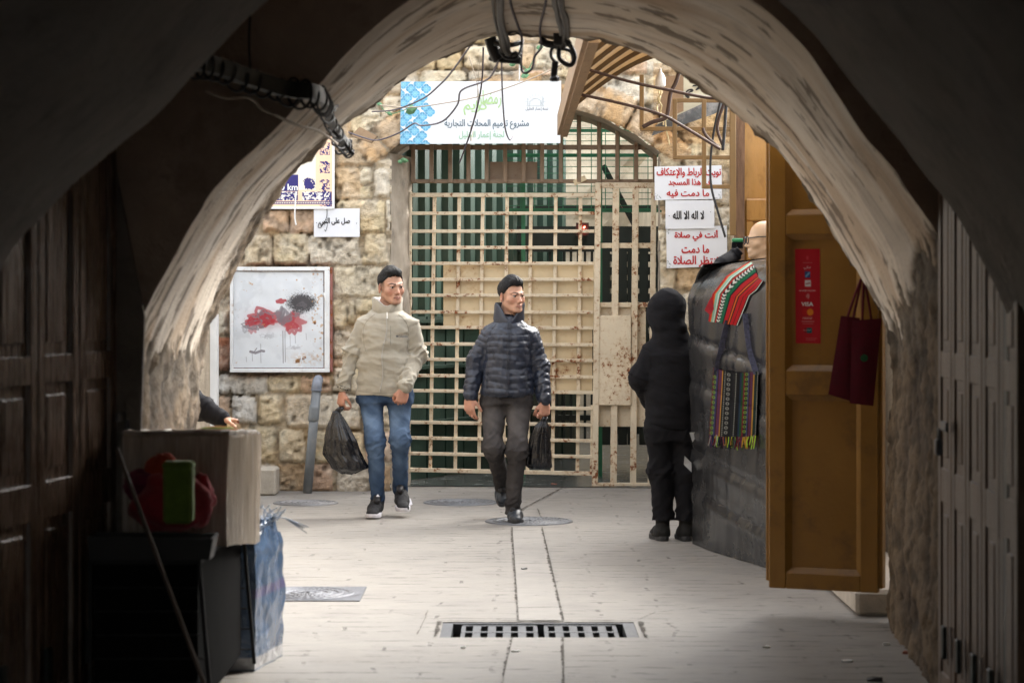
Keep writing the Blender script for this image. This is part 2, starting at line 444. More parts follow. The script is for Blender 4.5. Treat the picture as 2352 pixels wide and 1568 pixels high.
m_dkplaster = M("smoked plaster", (.19, .168, .147), .9, .25, 2.5, .5, 25, dirt=(.07, .06, .05), damt=.5, dscl=3, bd=.02)
m_wood = M("old brown wood", (.125, .074, .045), .27, .4, 5, .35, 40, spec=.7, stretch=(9, 9, .7), dirt=(.27, .20, .15), damt=.4, dscl=3)
m_ochre = M("ochre paint", (.26, .128, .022), .38, .12, 3, .2, 50, spec=.4, dirt=(.10, .05, .02), damt=.5, dscl=5)
m_cream = rusty("cream paint with rust", (.62, .50, .32), amt=.36, scl=16)
m_cream2 = rusty("cream sheet", (.60, .48, .30), amt=.42, scl=9, rough=.5)
m_creamR = rusty("rusted cream", (.64, .545, .40), amt=.62, scl=24)
m_brownbar = rusty("brown painted bars", (.20, .135, .085), (.07, .03, .015), amt=.4, scl=14)
m_browng = rusty("ochre brown tube", (.25, .15, .055), (.07, .03, .015), amt=.25, scl=9)
m_green = M("green sheet", (.030, .062, .046), .45, .3, 3, .2, 30, dirt=(.02, .05, .035), damt=.8, dscl=2.2, stretch=(1, 1, .35))
m_greenwire = M("green wire", (.02, .14, .075), .5, .2, 8, .1)
m_dkmetal = M("dark metal", (.012, .018, .016), .5, .3, 6, .2)
m_pale = M("pale far stone", (.52, .45, .33), .9, .25, 2.2, .6, 18, bd=.03, dirt=(.25, .2, .14), damt=.6, dscl=2)
m_white = M("white paint", (.78, .78, .77), .45, .05, 6, .08, 60)
m_sheetw = M("white sheet", (.8, .8, .8), .4, .03, 5, 0)

# ---------------------------------------------------------------- ground with the pit of the drain
GX0, GX1, GY0, GY1 = -.335, .590, 10.90, 11.42
b = MB()
xs = [-40, GX0, GX1, 40]; ys = [-12, GY0, GY1, 80]
for i in range(3):
    for j in range(3):
        if i == 1 and j == 1: continue
        b.poly([(xs[i], ys[j], 0), (xs[i + 1], ys[j], 0), (xs[i + 1], ys[j + 1], 0), (xs[i], ys[j + 1], 0)])
tag(b.build("ground", m_pave), kind="structure")
b = MB()
for q in ([(GX0, GY0), (GX1, GY0)], [(GX1, GY0), (GX1, GY1)], [(GX1, GY1), (GX0, GY1)], [(GX0, GY1), (GX0, GY0)]):
    b.poly([(*q[0], -.002), (*q[1], -.002), (*q[1], -.5), (*q[0], -.5)])
b.poly([(GX0, GY0, -.5), (GX1, GY0, -.5), (GX1, GY1, -.5), (GX0, GY1, -.5)])
tag(b.build("drain_pit", m_joint), kind="structure")
# strip of larger stones running down the lane over the gutter
def jag(pts, w, z, seed, step=.016):
    P = [Vector((x, y, z)) for x, y in pts]; L = []; R = []
    for a, c in zip(P[:-1], P[1:]):
        n = max(2, int((c - a).length / step)); t = (c - a).normalized(); s = Vector((t.y, -t.x, 0))
        for k in range(n):
            p = a + (c - a) * k / n; q = noise(np.array([p.x * 50, p.y * 50, seed]), seed)
            q2 = noise(np.array([p.x * 17, p.y * 17, seed + 5.]), seed)
            ww = max(.001, w * (.34 + .42 * float(q) + .35 * float(q2))); off = s * (float(q) * .003 + float(q2) * .004)
            L.append(p + off - s * ww); R.append(p + off + s * ww)
    return L, R
b = MB(); b.poly([(.0, 16.15, .004), (.03, 11.45, .004), (.245, 11.45, .004), (.205, 16.15, .004)])
b.poly([(-.005, 10.87, .004), (-.075, 8.6, .004), (.19, 8.6, .004), (.235, 10.87, .004)])
tag(b.build("gutter_strip", m_strip), kind="structure")
b = MB()
for pts, w, sd in (([(0, 16.15), (.03, 11.45)], .011, 1), ([(.205, 16.15), (.25, 11.45)], .014, 2), ([(-.0, 10.87), (-.075, 8.6)], .010, 3), ([(.235, 10.87), (.19, 8.6)], .012, 4), ([(.03, 17.3), (.45, 19.75)], .014, 5),
                   ([(.6, 11.42), (.72, 11.75), (1.0, 11.95)], .006, 6), ([(GX0 - .03, GY1 + .02), (GX1 + .03, GY1 + .02)], .012, 8), ([(GX0 - .02, GY0), (GX0 - .02, GY1)], .02, 9), ([(GX1 + .03, GY0), (GX1 + .03, GY1)], .02, 10),
                   ([(-.42, 11.8), (-.44, 10.95)], .004, 11), ([(-.35, 11.45), (-.6, 11.75)], .004, 12), ([(.0, 17.0), (.03, 17.3)], .01, 13), ([(.21, 16.9), (.19, 17.6)], .012, 14)):
    L, R = jag(pts, w, .0065, sd)
    for i in range(len(L) - 1): b.poly([L[i], R[i], R[i + 1], L[i + 1]])
tag(b.build("ground_joints", m_joint), kind="structure")
b = MB(); b.poly([(-.95, 19.75, .006), (1.35, 19.55, .006), (1.6, 19.9, .006), (3, 30, .006), (-3, 30, .006), (-1.1, 20.1, .006)])
tag(b.build("passage_floor", m_wet), kind="structure")

# drain grate: a frame and two cast grids of slots
t = thing("drain_grate", ((GX0 + GX1) / 2, 11.2, 0), "long cast iron drain grate with two grids of slots across the paved lane", "drain grate")
b = MB(); zt = -.004
b.span((GX0, GY0, zt - .05), (GX1, GY0 + .02, zt)); b.span((GX0, GY1 - .035, zt - .05), (GX1, GY1, zt))
b.span((GX0, GY0 + .02, zt - .05), (GX0 + .05, GY1 - .035, zt)); b.span((GX1 - .055, GY0 + .02, zt - .05), (GX1, GY1 - .035, zt))
b.build("frame", m_iron, t)
for x0, x1 in ((GX0 + .095, GX0 + .455), (GX0 + .49, GX0 + .835)):
    b = MB(); n = 5; y0, y1 = GY0 + .022, GY1 - .037; zz = zt - .006
    ym = [y0, y0 + .028, (y0 + y1) / 2 - .02, (y0 + y1) / 2 + .02, y1 - .03, y1]
    for a, c in ((0, 1), (2, 3), (4, 5)): b.span((x0, ym[a], zz - .03), (x1, ym[c], zz))
    p = (x1 - x0) / n
    for k in range(n + 1):
        xa = x0 + k * p
        wa, wb = (-.002, .018) if k == 0 else ((-.018, .002) if k == n else (-.019, .019))
        for a, c in ((1, 2), (3, 4)): b.span((xa + wa, ym[a], zz - .03), (xa + wb, ym[c], zz - .001))
    b.build("grid", m_iron, t)
# manhole covers
def cover(name, x, y, r, label, square=False, rings=5, grp="iron covers in the paving", tint=(1, 1, 1)):
    t = thing(name, (x, y, 0), label, "manhole cover", grp); n = 72
    b = MB()
    def zprof(q): return .007 + .005 * (math.sin(q / r * rings * 2 * math.pi) > 0) * (q < r * .95)
    R = []; nr = rings * 4 * 2
    for i in range(nr + 1):
        q = r * i / nr + 1e-4
        R.append([Vector((x + q * math.cos(2 * math.pi * k / n), y + q * math.sin(2 * math.pi * k / n), zprof(q) + .0015 * math.sin(k * 3))) for k in range(n)])
    cols = []
    for i in range(nr + 1):
        v = .85 if (math.sin(i / nr * rings * 2 * math.pi) > 0) else 1.15
        cols += [np.array(tint) * v] * n
    b.rings(R, cap=(True, False), col=np.array(cols)); b.build("lid", m_iron, t)
    b = MB()
    if square:
        s = r * 1.06
        for p in range(4):
            pass
        b.box((x, y, .002), (2 * s, 2 * s, .006))
    else:
        b.rings([[Vector((x + q * math.cos(2 * math.pi * k / n), y + q * math.sin(2 * math.pi * k / n), z)) for k in range(n)] for q, z in ((r, .0015), (r, .010), (r * 1.07, .009), (r * 1.09, .0015))], cap=(False, False))
    b.c = [tuple(tint)] * len(b.v); b.hasc = True; b.build("rim", m_iron, t)
cover("manhole_cover", at(1215, 1197, 1).x * 16.6, 16.6, .285, "round iron manhole cover under the front foot of the navy jacket man", tint=(1.5, 1.5, 1.5))
cover("manhole_cover", (1060 - CX) * 18.2 / F, 18.15, .27, "round iron manhole cover behind the navy jacket man's trailing boot", tint=(1.6, 1.6, 1.6))
cover("manhole_cover", (704 - CX) * 12.5 / F, 12.5, .285, "square iron manhole cover beside the blue sack", True, tint=(1.35, 1.35, 1.4))
cover("manhole_cover", (702 - CX) * 18.1 / F, 18.1, .23, "faint dusty manhole cover near the foot of the grey pipe", tint=(2.1, 2.0, 1.9))

# ---------------------------------------------------------------- the far wall: one height field of limestone blocks
DW = 19.3; PXW = F / DW
def far_wall():
    x0, x1, y0, y1 = -3.2, 3.0, -120, 1132            # x in metres, y in picture rows
    z0, z1 = 0.0, 4.6; st = .0125
    xs = np.arange(x0, x1, st); zs = np.arange(z0, z1, st); X, Z = np.meshgrid(xs, zs, indexing='ij')
    PX = X * PXW + CX; PY = HY - (Z - CH) * PXW
    rr = random.Random(11)
    stones = []
    ex = [(775,315,866,382),(768,385,829,460),(829,385,857,425),(857,388,897,455),(829,427,857,458),(775,460,887,536),(887,460,899,533),(600,480,665,533),(665,480,772,535),
          (560,540,626,609),(627,537,709,609),(711,539,830,609),(833,537,890,609),(762,612,882,684),(882,612,900,684),(762,690,798,757),(798,690,817,742),(815,686,868,722),(868,690,899,760),(820,722,868,760),
          (765,760,812,822),(812,760,899,840),(762,824,802,842),(762,842,805,896),(805,842,899,905),(500,715,530,770),(500,772,530,852),(500,858,530,906),(530,858,545,906),(545,862,616,906),(616,862,692,902),(692,862,764,902),
          (500,910,531,962),(531,908,591,972),(592,905,652,973),(655,905,764,982),(765,905,832,986),(832,908,899,988),(500,966,558,1060),(558,978,637,1062),(640,985,703,1062),(705,990,763,1062),(765,990,838,1060),(838,990,899,1062),
          (560,1064,636,1128),(637,1064,702,1128),(704,1064,770,1128),(770,1062,850,1134),(850,1064,899,1130)]
    for q in ex: stones.append((*q, 1))
    def rows(xa, xb, ya, yb, hmin, hmax, wmin, wmax, seed):
        r2 = random.Random(seed); y = yb
        while y > ya:
            h = r2.uniform(hmin, hmax); x = xa - r2.uniform(0, 40)
            while x < xb:
                w = r2.uniform(wmin, wmax)
                if not (x + w > 498 and x < 900 and y > 330 and not (x > 900)):
                    if r2.random() < .16 and w < wmax * .7:
                        stones.append((x, y - h + 1, x + w - 2, y - h * .5 - 1, 0)); stones.append((x, y - h * .5 + 1, x + w - 2, y - 2, 0))
                    else:
                        stones.append((x, y - h + r2.uniform(-3, 3), x + w - 2, y - 2 + r2.uniform(-3, 3), 0))
                x += w
            y -= h
    rows(200, 500, 330, 1132, 55, 85, 60, 120, 3)
    rows(200, 1330, -620, 330, 45, 66, 60, 125, 5)
    rows(1330, 2100, -620, 240, 55, 80, 60, 110, 9)
    rows(1520, 2100, 240, 1140, 50, 85, 45, 105, 13)
    H = np.full(X.shape, -1.0); Cc = np.zeros(X.shape + (3,))
    nzA = fbm(np.stack([X * 9, Z * 9, X * 0], -1), 4, 3); nzB = fbm(np.stack([X * 26, Z * 26, X * 0 + 4], -1), 4, 8); nzC = fbm(np.stack([X * 3, Z * 3, X * 0 + 9], -1), 3, 21)
    nzD = fbm(np.stack([X * 55, Z * 55, X * 0 + 6], -1), 3, 18); pits = np.clip(-fbm(np.stack([X * 15, Z * 15, X * 0 + 2.2], -1), 3, 31) - .42, 0, 1)
    pal = [np.array(hexc(h)) for h in ("d8c7a4", "e0d3b8", "d6c39e", "e6dcc8", "d6b79c", "decba8", "dbd0bc", "d5ba96")]
    def put(sd, wpx, base, bulge, rough):
        nonlocal H, Cc
        e = -sd                                                    # metres inside the outline
        h = np.where(e > 0, bulge * np.sqrt(np.clip(e / .034, 0, 1)) + rough * (.5 * nzA + .42 * nzB) * sstep(0, .03, e) - pits * .035 * sstep(0, .03, e), -1)
        m = h > H; H = np.where(m, h, H); Cc[m] = base
    ar_c = (1205.0, 727.0)
    def sd_rect(x0, y0, x1, y1, rad, warp):
        cx, cy, hx, hy = (x0 + x1) / 2, (y0 + y1) / 2, (x1 - x0) / 2 / PXW, (y1 - y0) / 2 / PXW
        qx = np.abs((PX - cx) / PXW) - hx + rad + warp * nzA * .020; qy = np.abs((PY - cy) / PXW) - hy + rad + warp * nzB * .011
        return np.hypot(np.maximum(qx, 0), np.maximum(qy, 0)) + np.minimum(np.maximum(qx, qy), 0) - rad
    for (a, c, d, e, k) in stones:
        m = (PX > a - 12) & (PX < d + 12) & (PY > c - 12) & (PY < e + 12)
        if not m.any(): continue
        ii = np.where(m.any(1))[0]; jj = np.where(m.any(0))[0]; sl = (slice(ii[0], ii[-1] + 1), slice(jj[0], jj[-1] + 1))
        cx, cy, hx, hy = (a + d) / 2, (c + e) / 2, (d - a) / 2 / PXW, (e - c) / 2 / PXW; rad = min(rr.uniform(.02, .045), hx * .6, hy * .6)
        qx = np.abs((PX[sl] - cx) / PXW) - hx + rad + nzA[sl] * .016; qy = np.abs((PY[sl] - cy) / PXW) - hy + rad + nzB[sl] * .010
        sd = np.hypot(np.maximum(qx, 0), np.maximum(qy, 0)) + np.minimum(np.maximum(qx, qy), 0) - rad
        base = rr.choice(pal) * rr.uniform(.86, 1.05)
        if k and a == 500 and c == 772: base = np.array(hexc("a9745a"))
        if k and c in (908, 858, 862) and d < 620: base = np.array(hexc("d9d5cd"))
        if k and 1060 < c: base = base * np.array((.72, .70, .70))
        e_ = -sd; rg = rr.uniform(.018, .034); bu = rr.uniform(.05, .07)
        h = np.where(e_ > 0, bu * np.clip(e_ / .024, 0, 1) ** .42 + (rg * (.45 * nzA[sl] + .34 * nzB[sl] + .22 * nzD[sl]) - pits[sl] * .05) * sstep(0, .03, e_), -1)
        mm = h > H[sl]; H[sl] = np.where(mm, h, H[sl]); Cc[sl][mm] = base
    # voussoirs of the gateway arch
    TH = np.degrees(np.arctan2(PX - ar_c[0], ar_c[1] - PY)); RR = np.hypot(PX - ar_c[0], PY - ar_c[1])
    H[(RR < 556) & (RR > 470) & (PY < 352) & (np.abs(TH) < 44)] = -1
    th = -46.0
    while th < 46:
        w = rr.uniform(6.5, 10.5); ro = rr.uniform(540, 572); rc = (486 + ro) / 2
        qx = np.abs(TH - (th + w / 2)) * math.pi / 180 * rc / PXW - w / 2 * math.pi / 180 * rc / PXW + .03 + nzA * .012
        qy = np.abs(RR - rc) / PXW - (ro - 486) / 2 / PXW + .03 + nzB * .010
        sd = np.hypot(np.maximum(qx, 0), np.maximum(qy, 0)) + np.minimum(np.maximum(qx, qy), 0) - .03
        sd = np.where(PY < 372, sd, 1)
        put(sd, 1, np.array(hexc("c7a57c")) * rr.uniform(.85, 1.05), .062, .016); th += w
    mort = H < .004
    mh = .012 + .018 * nzC + .014 * nzB
    Cm = np.array(hexc("a5967e"))[None, None] * (1 + .25 * nzA[..., None])
    deep = nzC < -.24
    Cm = np.where(deep[..., None], Cm * .5, Cm); mh = np.where(deep, mh - .03, mh)
    low = H < mh; H = np.where(low, mh, H); Cc = np.where(low[..., None], Cm, Cc)
    # natural colour of the stone: pale crust, ochre stain, grey lichen
    w = sstep(-.1, .5, fbm(np.stack([X * 6, Z * 6, X * 0 + 7], -1), 4, 41))[..., None]
    Cc = Cc * (1 - .35 * w) + np.array(hexc("e3dac9")) * .35 * w
    w = sstep(.1, .6, fbm(np.stack([X * 4, Z * 4, X * 0 + 3], -1), 4, 51))[..., None]
    Cc = Cc * (1 - .28 * w) + np.array(hexc("c29d6a")) * .28 * w
    w = sstep(.15, .6, fbm(np.stack([X * 7, Z * 7, X * 0 + 13], -1), 4, 61))[..., None]
    Cc = Cc * (1 - .35 * w) + np.array(hexc("a0988c")) * .35 * w
    Cc = Cc * (1 + .16 * nzB[..., None] + .16 * np.clip(nzD, -1, .6)[..., None]) * (1 - .5 * np.clip(pits * 2.5, 0, 1)[..., None])
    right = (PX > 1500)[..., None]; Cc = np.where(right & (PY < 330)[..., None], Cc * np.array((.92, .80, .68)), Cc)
    sn = (RR < 493) & (RR > 470) & (PY < 354) & (np.abs(TH) < 44); kq = np.where(sn, 488.5 / RR, 1); X = np.where(sn, (ar_c[0] + (PX - ar_c[0]) * kq - CX) / PXW, X); Z = np.where(sn, CH - (ar_c[1] + (PY - ar_c[1]) * kq - HY) / PXW, Z)
    V = np.stack([X, DW - H, Z], -1)
    nx, nzz = X.shape
    i, j = np.meshgrid(np.arange(nx - 1), np.arange(nzz - 1), indexing='ij')
    cxp, cyp = PX[:-1, :-1] + .5, PY[:-1, :-1]
    opening = (cxp > 896 + 3 * nzB[:-1, :-1]) & (cxp < 1514 + 4 * nzA[:-1, :-1]) & ((cyp > 352) | (RR[:-1, :-1] < 488))
    top_r = (cxp > 1296) & (cyp < 138 + 14 * np.sin(cxp / 23.) + 10 * nzA[:-1, :-1])       # the wall ends lower on the right
    keep = ~(opening | top_r)
    idx = lambda a, c: a * nzz + c
    q = np.stack([idx(i, j), idx(i + 1, j), idx(i + 1, j + 1), idx(i, j + 1)], -1)[keep]
    used = np.unique(q); mp = np.full(nx * nzz, -1); mp[used] = np.arange(len(used))
    t = thing("stone_wall", (0, DW, 0), "rough limestone block wall with an arched gateway behind the walking men", "wall")
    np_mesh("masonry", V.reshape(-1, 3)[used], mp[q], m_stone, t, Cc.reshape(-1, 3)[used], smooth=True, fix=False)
    # backing, so that the wall has thickness
    b = MB(); zt = 4.6; xl, xr, zs_ = (896 - CX) / PXW, (1515 - CX) / PXW, CH - (352 - HY) / PXW
    b.span((-3.2, DW + .03, 0), (xl - .18, DW + .95, zt)); b.span((xr + .12, DW + .03, 0), (3, DW + .95, 3.4)); b.span((xl - .18, DW + .03, 3.35), (.41, DW + .95, zt))
    b.build("wall_core", m_concrete, t)
    # splayed jambs and the soffit of the opening
    b = MB(); y2 = DW + .5; xl2 = (944 - CX) * 19.8 / F; xr2 = (1512 - CX) * 19.8 / F
    for sgn, xa, xb in ((1, xl, xl2), (-1, xr, xr2)):
        P = np.zeros((30, 90, 3))
        for a in range(30):
            for c in range(90):
                u = a / 29; z = c / 89 * (zs_ + .0)
                P[a, c] = (xa + (xb - xa) * u, DW - .02 + .56 * u, z)
        P[..., 0] += .012 * fbm(P * 7, 3, 5); b.grid(P)
    ang = np.linspace(-39.5, 39.5, 40); R0 = 488
    P = np.zeros((40, 8, 3))
    for a, th in enumerate(ang):
        for c in range(8):
            px = ar_c[0] + R0 * math.sin(math.radians(th)); py = ar_c[1] - R0 * math.cos(math.radians(th)); v = c / 7
            p = at(px, py, DW); P[a, c] = (p.x * (1 - .0 * v), DW - .03 + .98 * v, p.z)
    P[..., 2] += .014 * fbm(P * 8, 3, 6); b.grid(P, flip=True)
    b.build("jamb", m_concrete, t, smooth=True)
far_wall()
t = tag(MB().box((at(612, 1098, 18.9).x, 18.95, .11), (.17, .32, .215), bev=.015, col=(1, 1, 1)).build("kerb_stone", M("pale block", (.40, .36, .30), .9, .15, 14, .6, 70)), "smooth pale stone block at the foot of the wall beside the box", "stone block")

# ---------------------------------------------------------------- the metal gate in the arch
DG = 19.8
def G(x, y): return at(x, y, DG)
t = thing("metal_gate", (G(1200, 1110).x, DG, 0), "rusty cream metal grille gate filling the arched gateway", "gate")
b = MB()
def hb(y, xa, xb, h, dp=.03, off=0., slope=0.):                        # a horizontal bar between two picture columns
    p, q = G(xa, y), G(xb, y + slope); p.y += off; q.y += off
    b.bar(p, q, dp, h * DG / F, up=(0, 1, 0), bev=.002) if False else b.bar(p, q, h * DG / F, dp, up=(0, 1, 0), bev=.003)
def vb(x, ya, yb, w, dp=.03, off=0., lean=0.):
    p, q = G(x, ya), G(x + lean, yb); p.y += off; q.y += off
    b.bar(p, q, w * DG / F, dp, up=(0, 1, 0), bev=.003)
for k, x in enumerate((949, 991, 1034, 1076, 1118, 1160, 1203, 1245, 1288, 1330, 1376, 1418, 1461, 1504)): vb(x, 190, 419, 9.5, .035)
hb(338, 940, 1512, 11, .03, .034); hb(416, 944, 1512, 9, .03, .034); hb(196, 940, 1512, 9, .03, .034)
b.build("transom_grille", m_brownbar, t)
b = MB(); p, q = G(1124, 371), G(1234, 417)
b.span((p.x, DG + .055, q.z), (q.x, DG + .06, p.z)); b.build("blind_panel", m_brownbar, t)
b = MB()
ys = [448, 490, 531, 568.5, 605, 641.7, 678, 716.5, 752, 790, 825.5, 863, 898, 934, 971, 1007, 1043, 1081]
for i, y in enumerate(ys):
    s = max(0, (i - 6)) * .8
    hb(y - s * .3, 945 - i * .3, 1366 - i * .35, 9.5 if i in (0, 17) else 7.6, .03, 0, s)
for k, x in enumerate((998, 1055, 1109, 1165, 1220, 1277, 1334)):
    vb(x, 448, 1081, 8.2, .026, .032, -10 + k * .4)
vb(943.5, 440, 1086, 6, .04, .004, -5)
b.build("bar_grid", m_creamR, t)
b = MB()
p, q = G(1018, 608), G(1364, 752); b.span((p.x, DG + .05, q.z), (q.x, DG + .054, p.z))
p, q = G(1118, 754), G(1361, 903); b.span((p.x, DG + .05, q.z), (q.x, DG + .054, p.z))
b.build("sheet_panel", m_cream2, t)
b = MB(); vb(1374, 420, 1116, 13.5, .07, -.012, -8); vb(1360, 930, 1086, 6, .03, .01, -2); b.build("gate_post", m_creamR, t)
sd = MB(); b = sd
hb(426, 1381, 1512, 13, .04, -.003); hb(564, 1381, 1500, 12, .03, .02); hb(700, 1378, 1498, 11, .03, .02); hb(1114, 1364, 1497, 12, .05, -.003)
vb(1415, 432, 1108, 15, .04, 0, -6); vb(1460, 432, 1108, 14, .04, 0, -6); vb(1502, 432, 1110, 12, .045, 0, -8)
sdo = b.build("side_door", m_creamR, t)
b = MB(); p, q = G(1374, 702), G(1484, 980); b.span((p.x, DG + .045, q.z), (q.x, DG + .05, p.z)); b.build("kick_panel", m_creamR, sdo)
b = MB(); p, q = G(1373, 724), G(1449, 930); b.span((p.x, DG - .04, q.z), (q.x, DG - .026, p.z), bev=.004); b.build("lock_plate", m_creamR, sdo)
b = MB(); b.bar(G(1318, 421), G(1345, 408), .045, .03, up=(0, 1, 0), bev=.004); o = b.build("hinge_block", m_cream, t)

# ---------------------------------------------------------------- what stands behind the gate
# green corrugated hoarding running back on the left
b = MB(); A, B = Vector((-.95, 20.35)), Vector((.50, 23.2)); n = 15; prof = []
L = (B - A).length; tt = (B - A) / L; nn = Vector((tt.y, -tt.x))
for k in range(n):
    for u, h in ((0, 0), (.36, 0), (.48, .05), (.86, .05)): prof.append(A + tt * (k + u) * L / n + nn * h)
prof.append(B)
P = np.array([[[p.x, p.y, z] for z in (.02, 1.0, 2.0, 3.15)] for p in prof]); b.grid(P)
tag(b.build("corrugated_hoarding", m_green), "green corrugated metal hoarding behind the left half of the gate", "hoarding")
b = MB(); q0 = Vector((A.x, A.y, 0)) + Vector((nn.x, nn.y, 0)) * .08; tv = Vector((tt.x, tt.y, 0))  # dark boards added in front so the lower hoarding looks shaded
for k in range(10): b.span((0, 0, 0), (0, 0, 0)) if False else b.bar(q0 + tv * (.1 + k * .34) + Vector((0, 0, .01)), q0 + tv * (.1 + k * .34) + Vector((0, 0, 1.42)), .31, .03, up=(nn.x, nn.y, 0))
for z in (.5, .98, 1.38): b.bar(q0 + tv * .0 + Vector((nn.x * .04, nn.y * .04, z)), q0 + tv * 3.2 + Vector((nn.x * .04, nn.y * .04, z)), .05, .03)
tag(b.build("darkening_boards", M("dark green boards", (.018, .042, .03), .5, .4, 4, .3)), "dark green boards along the foot of the corrugated hoarding", "boarding")
# lean-to roof above the hoarding
b = MB(); b.prism([(-1.4, 20.3, 3.2), (-.45, 20.3, 3.25), (.10, 23.3, 3.25), (-1.4, 23.3, 3.2)], (0, 0, .06)); tag(b.build("canopy_roof", m_dkmetal), "dark sheet roof over the passage behind the gate", "roof")
# green welded mesh
t = thing("mesh_screen", (.75, 20.75, 1.9), "green welded wire mesh screen behind the upper right of the gate", "mesh screen")
b = MB(); x0, x1, z0, z1, y = -.05, 1.45, 2.34, 3.55, 20.75
for k in range(13): b.bar((x0 + k * .125, y, z0), (x0 + k * .125, y, z1), .007)
for k in range(22): b.bar((x0, y + .006, z0 + k * .057), (x1, y + .006, z0 + k * .057), .006)
b.build("mesh", m_greenwire, t)
b = MB()
for z in (2.36, 2.84, 3.06): b.bar((x0, y + .03, z), (x1, y + .03, z), .028)
for x in (.10, .78): b.bar((x, y + .03, .0), (x, y + .03, 3.6), .035)
b.build("frame", m_greenwire, t)
# turnstile cage
t = thing("turnstile_cage", (.75, 22.2, 0), "dark turnstile cage with bars deep behind the gate", "turnstile")
b = MB(); y = 22.2
b.span((-.1, y, 2.02), (1.5, y + .1, 2.26)); b.span((.0, y, 2.40), (1.5, y + .06, 2.46)); b.build("header_beam", m_dkmetal, t)
b = MB()
for k in range(9): b.bar((.36 + k * .066, y + .05, .25), (.36 + k * .066, y + .05, 2.02), .024)
for z in (.45, .95, 1.35): b.bar((.36, y + .09, z), (1.0, y + .09, z), .05)
b.build("bar_row", m_dkmetal, t)
b = MB()
for z in np.arange(.3, 2.02, .125): b.span((.84, y, z), (1.45, y + .02, z + .075))
for x in (.84, 1.0, 1.09, 1.2, 1.36): b.span((x, y - .03, .2), (x + .085, y - .01, 2.02))
b.build("slat_panel", m_dkmetal, t)
b = MB()
for k in range(30):
    b.bar((.84 + k * .021, y + .3, .3), (.84 + k * .021 + (.16 if k > 15 else 0), y + .3, 2.0), .006)
b.build("wire_row", m_dkmetal, t)
b = MB(); b.bar(at(1385, 380, 21), at(1470, 540, 21), .06, .05); tag(b.build("brace", m_dkmetal), "dark diagonal steel brace behind the narrow side door", "brace")
# red cross-shaped signal lamp
m_red, nt, bs = nmat("red lamp"); bs.inputs["Base Color"].default_value = (.5, .01, .01, 1); bs.inputs["Emission Color"].default_value = (1, .05, .03, 1); bs.inputs["Emission Strength"].default_value = 9
t = thing("signal_lamp", at(1338, 527, 22.15), "small red signal lamp glowing in an X behind the gate", "signal lamp")
b = MB(); c = at(1338, 526, 22.1); r = .034
for a in (45, 135):
    for s in (-1, 1):
        q = Vector((math.cos(math.radians(a)), 0, math.sin(math.radians(a)))) * s
        b.bar(c + q * .012, c + q * r, .013)
b.build("lit_cross", m_red, t)
b = MB(); b.span((c.x - .06, 22.12, c.z - .06), (c.x + .06, 22.18, c.z + .06)); b.build("lamp_box", m_dkmetal, t)
# the building and yard beyond
b = MB(); P = np.zeros((60, 40, 3))
for i in range(60):
    for j in range(40): P[i, j] = (-3 + i * .15, 29, j * .16)
P[..., 1] += .12 * np.round(fbm(P * np.array((1.2, 1, 2)), 3, 77) * 2) / 2; b.grid(P)
tag(b.build("far_house", m_pale), "pale stone house front far behind the gate", "house")
b = MB(); b.span((-2.2, 19.9 + .35, 0), (-1.0, 29, 3.4)); tag(b.build("side_building", m_concrete), "grey rendered building behind the left of the gate", "building")
b = MB(); b.span((1.55, 20.2, 0), (3.2, 29, 3.2)); tag(b.build("passage_wall", m_pale), "pale side wall of the passage behind the gate", "wall")

# ---------------------------------------------------------------- the vaulted archway we look through
Lb = [(452, 1429), (460, 1150), (466, 1000), (466, 900), (477, 790), (502, 715), (530, 640), (562, 575), (600, 512), (645, 440), (700, 380), (750, 330), (800, 285), (855, 246), (925, 190), (1000, 145), (1060, 115), (1120, 92), (1195, 82)]
Rb = [(1195, 82), (1300, 90), (1360, 93), (1425, 112), (1500, 140), (1560, 174), (1640, 230), (1700, 280), (1760, 332), (1800, 377), (1850, 440), (1900, 518), (1950, 603), (1990, 672), (2026, 738), (2048, 850), (2042, 1000), (2038, 1200), (2036, 1429)]
Lf = [(282, 1626), (284, 1200), (284, 1000), (286, 880), (300, 800), (340, 700), (390, 610), (440, 520), (500, 430), (560, 368), (620, 310), (680, 250), (740, 190), (800, 122), (880, 48), (960, -10), (1050, -66), (1120, -98), (1195, -112)]
Rf = [(1195, -112), (1330, -105), (1450, -88), (1580, -50), (1723, 2), (1837, 100), (1910, 200), (1985, 312), (2050, 390), (2113, 477), (2153, 540), (2163, 610), (2166, 700), (2166, 850), (2166, 1000), (2166, 1200), (2166, 1626)]
def resample(pts, d, n):
    P = np.array([at(x, y, d)[:] for x, y in pts]); P = np.array([p[:] for p in spline([Vector(q) for q in P], 6)])
    s = np.concatenate([[0], np.cumsum(np.linalg.norm(np.diff(P, axis=0), axis=1))]); u = np.linspace(0, s[-1], n)
    return np.stack([np.interp(u, s, P[:, k]) for k in range(3)], -1)
NU = 230
back = np.concatenate([resample(Lb, 11.4, NU), resample(Rb, 11.4, NU)[1:]]); front = np.concatenate([resample(Lf, 9.0, NU), resample(Rf, 9.0, NU)[1:]])
NV = 84; Vv = np.linspace(0, 1, NV)
P = front[:, None] * (1 - Vv)[None, :, None] + back[:, None] * Vv[None, :, None]
du = np.gradient(P, axis=0); dv = np.gradient(P, axis=1); nr = np.cross(du, dv); nr /= np.linalg.norm(nr, axis=-1, keepdims=True) + 1e-9
ctr = np.array((.15, 10.2, 1.4)); sg = np.sign(((ctr - P) * nr).sum(-1, keepdims=True)); nr *= sg                  # pointing into the opening
su = np.cumsum(np.linalg.norm(du, axis=-1), axis=0)
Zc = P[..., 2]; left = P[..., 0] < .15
jagn = fbm(np.stack([P[..., 0] * 9, P[..., 1] * 9, P[..., 2] * 3], -1), 4, 5)
